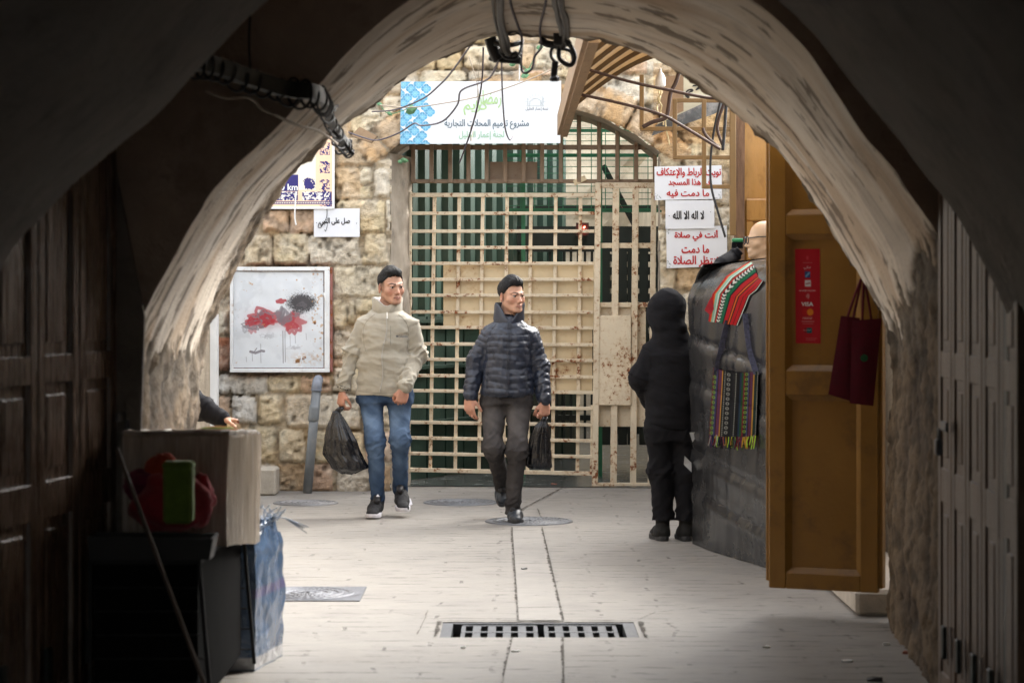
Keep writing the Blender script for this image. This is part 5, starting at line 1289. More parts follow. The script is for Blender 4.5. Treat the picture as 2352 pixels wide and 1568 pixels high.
# ---------------------------------------------------------------- someone half hidden behind the left pier, one hand out
def fig_arm():
    d = 13.0; J = lambda x, y, dd=0.: A_(at(x, y, d + dd)); X = lambda x: at(x, 0, d).x; Z = lambda y: at(0, y, d).z
    t = thing("person", (X(395), d, 0), "person in a black sleeve half hidden behind the left pier resting a hand", "person")
    c = J(368, 770, .05); S = 1.0; fr = head_frame(math.radians(20)); nk = J(368, 825, .05); sh, el, wr = J(400, 885, .03), J(466, 938, .0), J(512, 963, -.05); sh2, el2, wr2 = J(330, 885, .03), J(315, 960), J(335, 1020, -.1)
    s = Sdf(np.array((X(310), d - .3, .02)), np.array((X(550), d + .35, Z(660))), .005); head(s, c, fr, S); s.cap(c - (0, 0, .06), nk, .055, .06, .02); s.chain([nk, J(368, 900), J(368, 1005)], [.065, .085, .085], .03, (1, 0, 0), .75)
    for a, e, w in ((sh, el, wr), (sh2, el2, wr2)): s.cap(nk - (0, 0, .06), a, .05, .045, .03); s.chain([a, e, w], [.042, .036, .029], .02)
    for x in (338, 398): s.chain([J(x, 1000), J(x, 1100, .02), J(x, 1215)], [.065, .045, .034], .02)
    hand(s, J(510, 963, -.05), (1, -.1, -.12), (0, -.2, -1), (-.1, -1, -.1), (.45, .6, .4), .95); hand(s, wr2, (0, -.2, -1), (1, 0, 0), (0, -1, 0), (.5, .5, .4), 1.0)
    V, Fc = s.mesh(); V = relax(V, Fc, 1, .35); np_mesh("body", V, Fc, m_skin, t, skin_colours(V, c, fr, S, (.40, .215, .14), .7)); hair_mesh(t, c, fr, S, m_hair, seed=15)
    rows = [(Z(y), X(368), d + .03, rx, ry) for y, rx, ry in ((1020, .19, .13), (940, .19, .14), (870, .20, .13), (845, .15, .10), (830, .09, .08))]
    jacket_mesh(t, "jacket", m_blackt, rows, [([sh, el, wr], [.07, .062, .045]), ([sh2, el2, wr2], [.07, .062, .045])], (X(270), d - .25, Z(1035)), (X(545), d + .3, Z(800)), 91, amp=.007)
    leg_mesh(t, "trousers", m_blackt, [(Z(1040), X(368), d + .02, .17, .12), (Z(990), X(368), d + .02, .17, .12)], [([J(338, 1010), J(338, 1100, .02), J(338, 1215)], [.09, .07, .055]), ([J(398, 1010), J(398, 1100, .02), J(398, 1215)], [.09, .07, .055])], (X(290), d - .2, .01), (X(450), d + .25, Z(980)), 95)
    for x in (338, 398): shoe(t, Vector((X(x), d + .05, 0)), Vector((X(x), d - .22, 0)), m_bootB, m_rubber, .055, .1, J(x, 1200), .03, True)
    p = J(530, 975, -.06); b = MB(); b.box((p[0], p[1], Z(986)), (.036, .06, .10), bev=.006); b.span((p[0] - .25, p[1] - .06, Z(1012)), (p[0] + .02, p[1] + .2, Z(1006)))
    tag(b.build("wooden_block", M("pale wood", (.62, .52, .36), .7, .1, 12, .2, 60)), "small pale wooden block under the hand beside the left pier", "block")
fig_arm()

# ---------------------------------------------------------------- carrier bags
def carrier(d, rows, hand_px, label, seed, depth=.09):
    """rows: (y, xl, xr) outline in the picture at distance d"""
    c = at((rows[-1][1] + rows[-1][2]) / 2, rows[-1][0], d); t = thing("carrier_bag", c, label, "bag", "black carrier bags held by the men")
    ys = np.array([r[0] for r in rows], float); n = 96; m = 46; R = []
    for i in range(m):
        y = ys[0] + (ys[-1] - ys[0]) * (i / (m - 1)) ** .9; xl = np.interp(y, ys, [r[1] for r in rows]); xr = np.interp(y, ys, [r[2] for r in rows]); f = i / (m - 1)
        ce = at((xl + xr) / 2, y, d); rx = (xr - xl) / 2 * d / F; ry = min(depth, rx * .75 + .01) * (1 - .5 * sstep(.9, 1, f)); ring = []
        for k in range(n):
            a = 2 * math.pi * k / n; ca, sa = math.cos(a), math.sin(a)
            pl = float(noise(np.array([ca * 7 + f * .8, sa * 7, seed + .5 * f]), seed)); pl2 = float(noise(np.array([ca * 15, sa * 15, seed + 9 + f * 1.2]), seed)); cr = float(noise(np.array([ca * 4, sa * 4, f * 9 + seed]), seed + 2))
            q = 1 + (.20 * pl + .15 * pl2) * (1 - .45 * f) + .13 * cr * sstep(.2, .8, f); ring.append(ce + Vector((rx * ca * q, ry * sa * q * 1.0, .012 * cr * sstep(.8, 1, f))))
        R.append(ring)
    b = MB(); b.rings(R, cap=(True, True)); b.build("sack", m_plastic, t, smooth=True)
    b = MB()
    for s_ in (-1, 1):
        p0 = at(rows[0][1] + (rows[0][2] - rows[0][1]) * (.5 + .35 * s_), rows[0][0] + 6, d); h = at(*hand_px, d); b.tube(spline([p0, (p0 + h) / 2 + Vector((.006 * s_, -.01, .004)), h + Vector((.012 * s_, -.012, .0)), h + Vector((.006 * s_, .02, .006))], 6), [.012] * 19, 8)
    b.build("handle", m_plastic, t, smooth=True); return t
Q3 = lambda zx, zy: ((800 + zx / 4.357) * .91875, (960 + zy / 4.357) * .91875)
r1 = [(290, 143, 205), (380, 118, 262), (460, 82, 310), (600, 64, 385), (760, 60, 440), (860, 125, 492), (920, 150, 500), (975, 235, 390)]
carrier(D1 - .06, [(Q3(0, y)[1], Q3(a, 0)[0], Q3(b_, 0)[0]) for y, a, b_ in r1], (783, 938), "bulging black carrier bag hanging from the fleece man's hand", 3)
Q4 = lambda zx, zy: ((1130 + zx / 4.357) * .91875, (960 + zy / 4.357) * .91875)
r2 = [(400, 965, 1030), (460, 905, 1045), (600, 850, 1060), (750, 815, 1075), (870, 803, 1088), (905, 830, 1088)]
carrier(D2 - .03, [(Q4(0, y)[1], Q4(a, 0)[0], Q4(b_, 0)[0]) for y, a, b_ in r2], (1252, 961), "flat black carrier bag hanging from the navy jacket man's hand", 8, .05)
# ================================================================ signs
m_paint = painted("printed panel", .38, .02)
m_paintM = painted("printed matt", .75, .05)
m_ink = M("black ink", (.02, .02, .022), .5, .05, 20, 0)
m_red = M("red ink", (.42, .018, .022), .5, .05, 20, 0)
m_slate = M("slate ink", (.085, .13, .165), .5, .05, 20, 0)
m_mint = M("mint ink", (.28, .47, .32), .5, .08, 20, 0)
m_palegreen = M("pale green ink", (.36, .52, .26), .5, .1, 30, 0)
m_greyink = M("grey ink", (.18, .20, .24), .5, .05, 20, 0)
m_ghost = M("ghost ink", (.48, .52, .54), .5, .03, 20, 0)
DS = DW - .085
def S_(x, y, o=0.): 
    p = at(x, y, DS); p.y -= o; return p
def words(parent, items, mat, name="lettering", d=DS, lift=.004):
    b = MB()
    for s, x, y, w, h, bold, ar in items:
        p = at(x, y, d); lettering(b, s, (p.x, p.y - lift, p.z), w * d / F, h=h * d / F if h else None, bold=bold * (1.35 if ar else 1), ar=ar)
    return b.build(name, mat, parent)
# the long white banner over the gate
def banner():
    tl, tr, bl = S_(921, 188), S_(1289, 186), S_(919, 331); t = thing("banner", (tl + tr) / 2, "long white printed banner with blue star pattern over the gate", "banner"); t.location.z = bl.z
    w, h = 368, 144; cv = Canvas(w, h, lin([.84, .855, .87])); blue = lin([.36, .63, .77]); lb = lin([.62, .82, .90]); dk = lin([.25, .48, .62])
    for j in range(-1, 7):
        for i in range(0, 5):
            x = 6 + i * 17.5 + (0 if j % 2 == 0 else -8); y = 6 + j * 21.5 + (11 if i % 2 else 0)
            lim = 78 - 16 * abs(math.sin(y / 27.))
            if x > lim: continue
            q = 6.4
            m = np.maximum.reduce([np.clip((q - np.hypot(cv.X - x - a, cv.Y - y - b_)) / .8 + .5, 0, 1) for a, b_ in ((0, -5), (0, 5), (-5.4, 0), (5.4, 0), (0, 0))])
            cv.mask(m, blue); ed = m * np.clip((np.maximum.reduce([-(cv.Y - y) - 3 + 0 * cv.X, (x - cv.X) - 5])) / 3, 0, 1); cv.mask(ed, dk, .5)
            for a in range(4):
                an = a * math.pi / 4; cv.mask(m * np.clip(1.0 - np.abs((cv.X - x) * math.cos(an) + (cv.Y - y) * math.sin(an)) / .8, 0, 1), lb, .7)
            cv.mask(m * np.clip(1.0 - np.abs(np.hypot(cv.X - x, cv.Y - y) - 5) / .9, 0, 1), lb, .7)
    panel("printed_sheet", cv, tl, tr, bl, m_paint, t, .015)
    words(t, [("مشروع ترميم المحلات التجارية", 1118, 286, 194, 24, .022, True)], m_slate)
    words(t, [("لجنة إعمار الخليل", 1106, 311, 104, 21, .008, True)], m_mint)
    words(t, [("رمضان", 1122, 228, 58, 42, .02, True)], m_palegreen, "calligraphy", lift=.006); words(t, [("كريم", 1092, 247, 56, 36, .02, True)], m_palegreen, "calligraphy")
    words(t, [("لجنة إعمار الخليل", 1233, 251, 52, 9, .01, True)], m_greyink); words(t, [("H", 1259.5, 228, 3.5, 4.2, 0, False), ("R", 1259.5, 235, 3.5, 4.2, 0, False), ("C", 1259.5, 242, 3.5, 4.2, 0, False)], m_ghost)
    b = MB(); P = lambda x, y: S_(x, y, .004)
    for x, y0, y1 in ((1212, 226, 243), (1217, 232, 243), (1247, 221, 243), (1242, 230, 243)): b.bar(P(x, y0), P(x, y1), .006, .002)
    b.tube([P(1230 + 14 * math.cos(a), 240 - 14 * math.sin(a)) for a in np.linspace(0, math.pi, 14)], .0025, 4)
    for a in np.linspace(.3, 2.85, 9): b.bar(P(1230 + 18 * math.cos(a), 240 - 18 * math.sin(a)), P(1230 + 27 * math.cos(a), 240 - 27 * math.sin(a)), .003, .002)
    b.bar(P(1209, 243), P(1251, 243), .004, .002); b.build("emblem", m_ghost, t)
    b = MB()
    for x, y in ((1283, 192), (1270, 190)): b.lathe([(.0, -.006), (.008, -.006), (.008, 0), (0, 0)], S_(x, y, .002), 'y', 10)
    return t
banner()
def sign(name, x0, y0, x1, y1, label, lines, mat, tilt=0, col=(.86, .87, .89), corners=False, off=0., grp=None):
    tl, tr, bl = S_(x0, y0, off), S_(x1, y0 + tilt, off), S_(x0 + tilt * -.3, y1, off); t = thing(name, (tl + tr) / 2, label, "sign", grp); t.location.z = bl.z
    w, h = int(x1 - x0), int(y1 - y0); cv = Canvas(w, h, lin(col))
    if corners:
        for cx_, cy_, sx, sy in corners:
            for k in range(26):
                a, b_ = rng.random(), rng.random()
                if a + b_ < 1.05: cv.disc(cx_ * w + sx * (2 + 15 * a), cy_ * h + sy * (2 + 15 * b_), rng.uniform(.4, 1.1), lin([.25, .36, .33]), .8)
    panel("board", cv, tl, tr, bl, m_paint, t, .008); words(t, lines, mat, d=DS - off); return t
sl = sign("wall_sign", 721, 479, 826, 544, "small white sign with one line of black writing left of the gate", [("صل على النبي", 769, 510, 70, 20, .028, True)], m_ink)
words(sl, [(".", 819, 513, 2, 2, 0, False)], m_ink, "dot"); words(sl, [(".", 727, 512, 2, 2, 0, False)], m_ink, "dot")
b = MB(); b.tube(spline([S_(751, 478, .01), S_(750, 500, .012), S_(738, 521, .006), S_(731, 522, .006), S_(733, 512, .006)], 6), .003, 5); b.tube(spline([S_(742, 508, .006), S_(752, 514, .006), S_(748, 531, .006), S_(746, 527, .006)], 5), .002, 5); b.build("scribble", m_ink, sl)
sign("wall_sign", 1503, 383, 1657, 460, "wide white sign with three red lines, topmost right of the gate", [("نويت الرباط والإعتكاف", 1582, 398, 148, 25, .03, True), ("في هذا المسجد", 1584, 422, 98, 23, .03, True), ("ما دمت فيه", 1580, 445, 98, 20, .03, True)], m_red, -3, corners=[(0, 1, 1, -1), (1, 1, -1, -1)], off=.012)
o = sign("wall_sign", 1528, 461, 1640, 526, "white sign with one black line between two red lettered signs", [("لا اله الا الله", 1581, 494, 72, 20, .028, True)], m_ink, -1, off=.022)
words(o, [(".", 1537, 496, 2, 2, 0, False)], m_ink, "dot", DS - .022); words(o, [(".", 1632, 487, 2, 2, 0, False)], m_ink, "dot", DS - .022)
sign("wall_sign", 1530, 523, 1669, 616, "white sign with three red lines, lowest right of the gate", [("أنت في صلاة", 1599, 541, 100, 26, .03, True), ("ما دمت", 1597, 572, 64, 20, .03, True), ("تنتظر الصلاة", 1599, 600, 106, 26, .03, True)], m_red, -5, corners=[(0, 0, 1, 1), (1, 0, -1, 1), (0, 1, 1, -1), (1, 1, -1, -1)], off=.008)
# painted tile panel
def tiles():
    x0, y0, x1, y1 = 560, 236, 765, 476; tl, tr, bl = S_(x0, y0), S_(x1, y0), S_(x0, y1); t = thing("tile_panel", (tl + tr) / 2, "framed panel of painted blue and peach tiles partly behind the arch", "tile panel"); t.location.z = bl.z
    w, h = 205, 240; cream, peach, navy = lin([.93, .89, .82]), lin([.95, .80, .67]), lin([.13, .11, .42]); cv = Canvas(w, h, cream)
    T = 40.; cv.rect(165, 0, 205, 240, peach); cv.rect(0, 200, 205, 240, peach); cv.rect(0, 0, 40, 240, peach); cv.rect(0, 0, 205, 40, peach)
    cv.rect(40, 165, 125, 203, navy); n1 = cv.nz(.30, 5, 3); n2 = cv.nz(.22, 9, 3)
    orn = ((n1 > .02) & (cv.X > 174) & (cv.X < 197) & ((cv.Y % 42) > 8) & ((cv.Y % 42) < 36)).astype(float); cv.mask(orn, navy)
    bd = ((cv.Y > 204) & (cv.Y < 224) & ((cv.X < 124) | (cv.X > 134)) & (cv.X < 200)).astype(float); cv.mask(bd, lin([.90, .88, .85])); cv.mask(bd * (n2 > -.05), navy)
    cv.mask(((cv.Y > 226) & (cv.Y < 233)).astype(float), navy, .9); cv.mask(((cv.Y > 228) & (cv.Y < 231) & (cv.X % 4 < 2)).astype(float), cream)
    cv.mask(((cv.X > 197) & (cv.X < 202) & (cv.Y > 204)).astype(float), navy, .8)
    m = (14 + 4 * cv.nz(.2, 12, 3) - np.hypot(cv.X - 151, (cv.Y - 185) * .95)) / .8; cv.mask(m, navy); cv.disc(155, 180, 1.5, cream); cv.disc(158, 184, 1.2, cream)
    for x in (40, 82, 124, 165): cv.rect(x - .5, 0, x + .5, 240, lin([.75, .68, .58]), .7)
    for y in (40, 81, 122, 164, 204): cv.rect(0, y - .5, 205, y + .5, lin([.75, .68, .58]), .7)
    cv.stroke([(138, 122), (142, 128), (139, 134)], 2, navy); cv.stroke([(60, 100), (70, 90), (90, 104), (110, 96), (126, 104)], 3, navy)
    panel("tile_face", cv, tl, tr, bl, m_paint, t, .012)
    words(t, [("0 km", x0 + 104, y0 + 194, 40, 15, .03, False)], m_sheetw); b = MB()
    b.bar(S_(x1 + 1, y0 - 4, .006), S_(x1 + 1, y1 + 3, .006), .018, .022); b.bar(S_(x0, y1 + 1.5, .006), S_(x1 - 1.6, y1 + 1.5, .006), .018, .02, up=(0, 1, 0)); b.build("frame", m_white, t)
tiles()
b = MB(); b.tube(spline([S_(681, 440, .03), S_(679, 470, .035), S_(678, 500, .03), S_(681, 517, .03)], 6), .006, 6); tag(b.build("white_cable", m_white), "short white cable hanging below the tile panel", "cable")
# electrical cabinet with scrawled paint
def cabinet():
    x0, y0, x1, y1 = 528, 613, 757, 855; d = DW - .11; t = thing("utility_cabinet", at((x0 + x1) / 2, y1, d), "rusty white metal cabinet scrawled with red and black paint", "cabinet")
    w, h = 214, 226; wh = lin([.85, .87, .89]); cv = Canvas(w, h, wh); n = cv.nz(.035, 3, 5); cv.mask(sstep(.15, .6, n), lin([.80, .82, .84]), .8)
    red, gry, blk = lin([.66, .17, .22]), lin([.47, .45, .48]), lin([.12, .10, .14]); r2 = random.Random(5)
    def blob(cx_, cy_, rx, ry, col, k, al, wd):
        pts = [(cx_ + rx * math.cos(q * 2.399 + r2.uniform(-.6, .6)) * r2.uniform(.25, 1), cy_ + ry * math.sin(q * 2.399 + r2.uniform(-.6, .6)) * r2.uniform(.25, 1)) for q in range(k)]
        cv.stroke([p[:2] for p in [(v.x, v.y) for v in spline([Vector((*p, 0)) for p in pts], 4)]], wd, col, al)
    cv.mask(np.exp(-(((cv.X - 72) / 42) ** 2 + ((cv.Y - 112) / 26) ** 2) ** 1.5), red, .35); cv.mask(np.exp(-(((cv.X - 140) / 32) ** 2 + ((cv.Y - 118) / 24) ** 2) ** 1.5), red, .35)
    for a in ((70, 108, 46, 26, red, 22, .8, 3.6), (140, 118, 34, 32, red, 18, .75, 3.4), (75, 108, 30, 20, red, 16, .75, 3.2), (45, 126, 22, 22, red, 12, .6, 2.6), (130, 118, 26, 24, red, 14, .7, 3), (112, 100, 16, 20, gry, 12, .8, 3), (75, 106, 34, 22, gry, 18, .75, 1.5), (45, 130, 28, 22, gry, 16, .8, 1.2), (80, 112, 30, 18, red, 8, .8, 3), (125, 110, 20, 26, gry, 12, .8, 2.6), (28, 136, 16, 10, gry, 8, .5, 1.2), (150, 100, 22, 12, gry, 8, .7, 1.4), (112, 70, 12, 8, red, 6, .9, 3.2), (45, 118, 18, 14, red, 8, .7, 2.2)): blob(*a)
    sp = cv.nz(.6, 77, 2); m = np.exp(-(((cv.X - 162) / 36) ** 2 + ((cv.Y - 74) / 24) ** 2) ** 2.2); cv.mask(np.clip(m * 2 - .5 + .9 * sp * (m < .9) * (m > .02), 0, 1), blk, .92); blob(165, 78, 20, 12, gry, 10, .35, 1.0)
    for x, ya, yb, wd in ((117, 140, 214, 1.1), (122, 140, 212, .8), (64, 170, 214, .6), (146, 150, 168, .6), (134, 150, 175, .5), (44, 190, 210, .6), (172, 145, 160, .5), (30, 200, 212, .5)): cv.stroke([(x, ya), (x + 1, yb)], wd, gry, .8)
    cv.stroke([(40, 188), (52, 191), (66, 186), (72, 187)], 3, gry, .9); cv.stroke([(55, 180), (50, 187)], 1, gry)
    for q in range(3): blob(72 + 8 * q, 152, 14, 8, gry, 7, .35, .5); blob(140 + 6 * q, 178, 16, 7, gry, 7, .35, .5)
    rust = lin([.36, .19, .12]); orr = lin([.72, .55, .33]); rn = cv.nz(.16, 41, 4)
    m = sstep(.0, .10, .13 + .25 * rn - (((cv.X - 163) / 26) ** 2 + ((cv.Y - 206 + (cv.X - 163) * .35) / 8) ** 2) * .5); cv.mask(m, rust); m = np.exp(-(((cv.X - 170) / 30) ** 2 + ((cv.Y - 206) / 14) ** 2)) * (rn > .05); cv.mask(m, orr, .5)
    cv.disc(193, 120, 4.2, rust, rx=.8); cv.mask(((rn > .62) & (cv.X > 185)).astype(float), orr, .7); cv.mask((rn > 1.0).astype(float), orr, .5)
    for x, y in ((40, 28), (44, 30), (150, 20), (167, 40)): cv.disc(x, y, 2, orr, .8)
    tl, tr, bl = at(x0 + 9, y0 + 11, d - .004), at(x1 - 14, y0 + 11, d - .004), at(x0 + 9, y1 - 11, d - .004)
    panel("door", cv, tl, tr, bl, m_paint, t, .01, bulge=lambda U, V: .010 * fbm(np.stack([U * 3, V * 3, U * 0], -1), 3, 6) - .02 * np.clip(.1 - V, 0, 1) * np.sin(U * 3.1))
    m_cab = rusty("cabinet paint", (.74, .76, .77), amt=.30, scl=18); b = MB(); P = lambda x, y, dd: at(x, y, d + dd)
    for xa, ya, xb, yb in ((x0, y0, x1, y0 + 9), (x0, y1 - 9, x1, y1), (x0, y0 + 9, x0 + 8, y1 - 9), (x1 - 12, y0 + 9, x1, y1 - 9)):
        p, q = P(xa, yb, -.018), P(xb, ya, -.018); b.span((p.x, d - .018, p.z), (q.x, d + .01, q.z), bev=.004)
    b.build("frame", m_cab, t); b = MB(); p, q = P(x0, y1, 0), P(x1, y0, 0); b.span((p.x + .004, d + .012, p.z + .004), (q.x + .022, d + .14, q.z - .004)); b.build("case", rusty("cabinet side", (.30, .12, .10), amt=.8), t)
    b = MB(); b.bar(P(744, 672, -.03), P(748, 690, -.03), .012, .012, bev=.003); b.build("latch", m_white, t)
cabinet()
# grey pipe leaning on the wall
t = thing("drain_pipe", at(705, 1126, 19.05), "grey plastic pipe with a rounded elbow leaning against the stone wall", "pipe"); m_pvc = M("grey pipe", (.17, .185, .195), .42, .15, 9, .15, 60, dirt=(.33, .31, .28), damt=.35, dscl=7); m_pvc2 = M("elbow", (.20, .22, .26), .25, .1, 6, 0)
P = lambda x, y: at(x, y, 19.05)
b = MB(); b.tube([P(706, 1131), P(727, 893)], .038, 20); b.build("shaft", m_pvc, t, smooth=True); b = MB(); b.tube([P(719.4, 968), P(720.2, 960), P(722.2, 938), P(722.9, 930)], [.040, .0435, .0435, .040], 20); b.build("coupling", m_pvc, t, smooth=True)
b = MB(); b.tube([P(726.6, 897), P(726.9, 894)], .045, 20); b.tube(spline([P(727, 893), P(728, 884), P(729, 876) + Vector((0, .03, 0)), P(729, 873) + Vector((0, .10, 0))], 5), .042, 20); b.build("elbow", m_pvc2, t, smooth=True)

# ================================================================ canopy, brackets and cables over the lane
m_fascia = M("fascia board", (.30, .205, .125), .8, .25, 5, .4, 60, stretch=(4, 1, 4), dirt=(.16, .10, .06), damt=.6, dscl=5); m_rib = M("brown ribs", (.11, .068, .03), .6, .25, 6, .3, 50); m_slat = M("canopy slats", (.62, .50, .34), .65, .2, 4, .2, 40)
m_transl, nt_, bs_ = nmat('sun bleached sheet'); tr_ = nt_.nodes.new('ShaderNodeBsdfTranslucent'); tr_.inputs[0].default_value = (.50, .37, .22, 1); mx_ = nt_.nodes.new('ShaderNodeMixShader'); mx_.inputs[0].default_value = .5; bs_.inputs['Base Color'].default_value = (.48, .37, .24, 1); bs_.inputs['Roughness'].default_value = .6; nt_.links.new(bs_.outputs[0], mx_.inputs[1]); nt_.links.new(tr_.outputs[0], mx_.inputs[2]); nt_.links.new(mx_.outputs[0], nt_.nodes['Material Output'].inputs[0])
t = thing("awning", (.8, 15.4, 2.9), "curved slatted wooden awning over the right side of the lane", "awning")
def arc(u, d): return Vector((.37 + .90 * u, d, 2.925 + .52 * math.sin(u * 1.45)))
b = MB(); b.span((.352, 11.6, 2.845), (.375, 18.3, 3.0)); b.span((.376, 11.6, 2.83), (.43, 18.28, 2.86)); 
b.build("fascia", m_fascia, t)
for k in range(7):
    d = 12.45 + k * .96; b = MB(); b.rings([[p + o for o in (Vector((0, 0, .034)), Vector((0, .06, .034)), Vector((0, .06, .07)), Vector((0, 0, .07)))] for p in [arc(u, d) for u in np.linspace(.01, 1.0, 16)]]); b.build("rib", m_rib, t)
b = MB(); b.rings([[p for p in (arc(u, 12.4) + Vector((0, 0, .073)), arc(u, 18.3) + Vector((0, 0, .073)), arc(u, 18.3) + Vector((0, 0, .083)), arc(u, 12.4) + Vector((0, 0, .083)))] for u in np.linspace(0, 1.0, 16)]); b.build("covering", m_transl, t)
b = MB(); b.bar(arc(1, 12.4) + Vector((.01, 0, .03)), arc(1, 18.3) + Vector((.01, 0, .03)), .06, .08); b.build("edge_beam", m_rib, t)
# stepped grille of brown tube
t = thing("window_grille", at(1680, 540, 16), "stepped brown steel grille in front of the right hand signs", "grille"); b = MB(); V16 = lambda x, y: at(x, y, 16.0)
for x, ya, yb in ((1474, 172, 297), (1550, 228, 365), (1617, 228, 433)): b.bar(V16(x, ya), V16(x, yb), .030, .030, up=(0, 1, 0), bev=.003)
b.bar(V16(1683, 232), V16(1683, 541), .042, .034, up=(0, 1, 0), bev=.003)
for y, xa, xb in ((231, 1546, 1678), (296, 1470, 1678), (362, 1546, 1678), (429, 1613, 1678)): b.bar(V16(xa, y) + Vector((0, .002, 0)), V16(xb, y) + Vector((0, .002, 0)), .028, .026, up=(0, 1, 0), bev=.003)
b.build("frame", m_browng, t)
m_rod = M("rusty rod", (.075, .045, .035), .7, .3, 20, .2)
for pts, nm in (([(1328, 153), (1440, 186), (1540, 208), (1620, 224), (1660, 226)], "thin dark brown rod from the awning to the right, the upper of two"), ([(1332, 217), (1440, 241), (1520, 264), (1571, 292), (1655, 343)], "thin dark brown rod from the awning to the right, the lower of two")):
    b = MB(); b.tube(spline([at(x, y, 15.2) for x, y in pts], 6), .010, 8); tag(b.build("stay_rod", m_rod, smooth=True), nm, "rod")
for pts, d, r, m, lab in (([(1560, 165), (1552, 190), (1540, 215), (1534, 255), (1527, 272), (1500, 280), (1476, 292)], 15.8, .014, m_rod, "bent dark brown pipe hanging beside the cream sign"), ([(1655, 232), (1640, 300), (1632, 370), (1634, 430), (1650, 490), (1666, 545)], 15.9, .008, m_rubber, "long black cable hanging in front of the red lettered signs"),
        ([(1663, 238), (1652, 270), (1648, 300), (1662, 338)], 15.85, .010, m_rod, "brown loop of cable by the top of the grille post"), ([(1668, 240), (1664, 300), (1660, 345)], 15.8, .011, m_rubber, "straight black cable by the top of the grille post"), ([(1614, 294), (1622, 312), (1650, 338)], 15.75, .010, m_rod, "short brown rod end resting on the stepped grille")):
    b = MB(); b.tube(spline([at(x, y, d) for x, y in pts], 6), r, 8); tag(b.build("cable", m, smooth=True), lab, "cable")
# bulb holder and its tangle of cord
t = thing("lamp_holder", at(1518, 190, 16.4), "pale bulb holder dangling on a tangled yellow cord under the awning", "lamp holder"); b = MB(); c = at(1517, 190, 16.4)
b.lathe([(.004, .10), (.010, .075), (.022, .06), (.034, .03), (.036, -.02), (.030, -.03)], c, 'z', 16); b.build("holder", m_white, t, smooth=True); b = MB(); r2 = random.Random(3)
for k in range(3): b.tube(spline([at(1515 + r2.uniform(-6, 6) + (5 if y > 270 else 0) + (y > 270) * (y - 270) * .28, y, 16.4 + r2.uniform(-.03, .03)) for y in range(198, 345 - k * 45, 15)], 5), .0045, 6)
b.build("cord", M("yellow cord", (.62, .52, .30), .7, .1, 30, 0), t, smooth=True)
# cream sign with a dark valance
t = thing("shop_sign", at(1580, 250, 17.4), "tilted cream shop sign with black script and a grey valance", "sign"); b = MB(); P = lambda x, y, o=0: at(x, y, 17.4 + o)
b.prism([P(1566, 140), P(1720, 165), P(1700, 205), P(1655, 222), P(1508, 290), P(1530, 240)], (0, .03, 0)); b.build("board", M("cream board", (.66, .64, .50), .6, .12, 5, .1, dirt=(.4, .36, .25), damt=.5, dscl=5), t); b = MB()
b.prism([P(1655, 219, -.03), P(1700, 200, -.03), P(1710, 226, -.03), P(1640, 262, -.05), P(1560, 290, -.06), P(1497, 312, -.06), P(1506, 288, -.03)], (0, .02, 0)); b.build("valance", M("grey plastic valance", (.10, .11, .12), .4, .5, 7, .4, 30, dirt=(.35, .36, .36), damt=.7, dscl=8), t)
b = MB(); lettering(b, "لام", P(1594, 206, -.01), .16, (.90, 0, .42), (-.42, 0, .90), h=.085, bold=.04, ar=True); b.build("lettering", m_ink, t)
b = MB(); b.prism([at(1570, 172, 17.1), at(1532, 175, 17.1), at(1510, 262, 17.1), at(1540, 268, 17.1), at(1570, 255, 17.1)], (0, .02, 0)); tag(b.build("wooden_board", M("raw board", (.40, .28, .18), .85, .2, 6, .3)), "plain brown wooden board leaning beside the cream sign", "board")
# wires across the banner and the wall
m_wire = M("dark purple wire", (.035, .025, .04), .6, .2, 20, 0); m_tan = M("tan cord", (.32, .27, .21), .7, .15, 30, 0); m_green1 = M("leaf", (.10, .22, .11), .6, .3, 30, 0)
for pts, d0, d1, r, m, lab in (([(1132, 30), (1043, 158), (1005, 200), (969, 228), (908, 252), (855, 257)], 11.2, 18, .007, m_wire, "dark wire sweeping down left from the arch crown over the banner"),
        ([(1146, 138), (1130, 172), (1110, 188), (1060, 208), (1050, 242), (1016, 279), (969, 289), (951, 284), (915, 306), (868, 322), (835, 316), (801, 304)], 11.45, 17, .007, m_wire, "long looping dark wire across the blue half of the banner"),
        ([(1110, 110), (1105, 201), (1083, 296), (1056, 373)], 14, 17.5, .0075, m_wire, "dark wire hanging down past the middle of the banner"),
        ([(1152, 138), (1154, 218), (1160, 292), (1170, 321), (1178, 314)], 11.45, 17, .006, m_wire, "thin dark wire hanging over the banner's lettering"),
        ([(872, 242), (942, 247), (1016, 238), (1100, 222), (1184, 195), (1258, 165), (1290, 148)], 17.5, 17.5, .006, m_tan, "tan cord strung across the top half of the banner"),
        ([(1077, 130), (1098, 204), (1094, 262), (1081, 296), (1082, 325), (1087, 300)], 18, 18.5, .004, m_tan, "thin pale tendril looped in front of the banner"),
        ([(1103, 120), (1098, 190), (1096, 240)], 18.2, 18.5, .003, m_tan, "finest pale tendril in front of the banner"),
        ([(1194, 100), (1193, 188)], 18.8, 18.9, .007, m_white, "white vertical conduit on the wall above the banner")):
    b = MB(); n = len(pts); b.tube(spline([at(x, y, d0 + (d1 - d0) * i / (n - 1)) for i, (x, y) in enumerate(pts)], 7), r * .78, 7); tag(b.build("wire", m, smooth=True), lab, "wire")
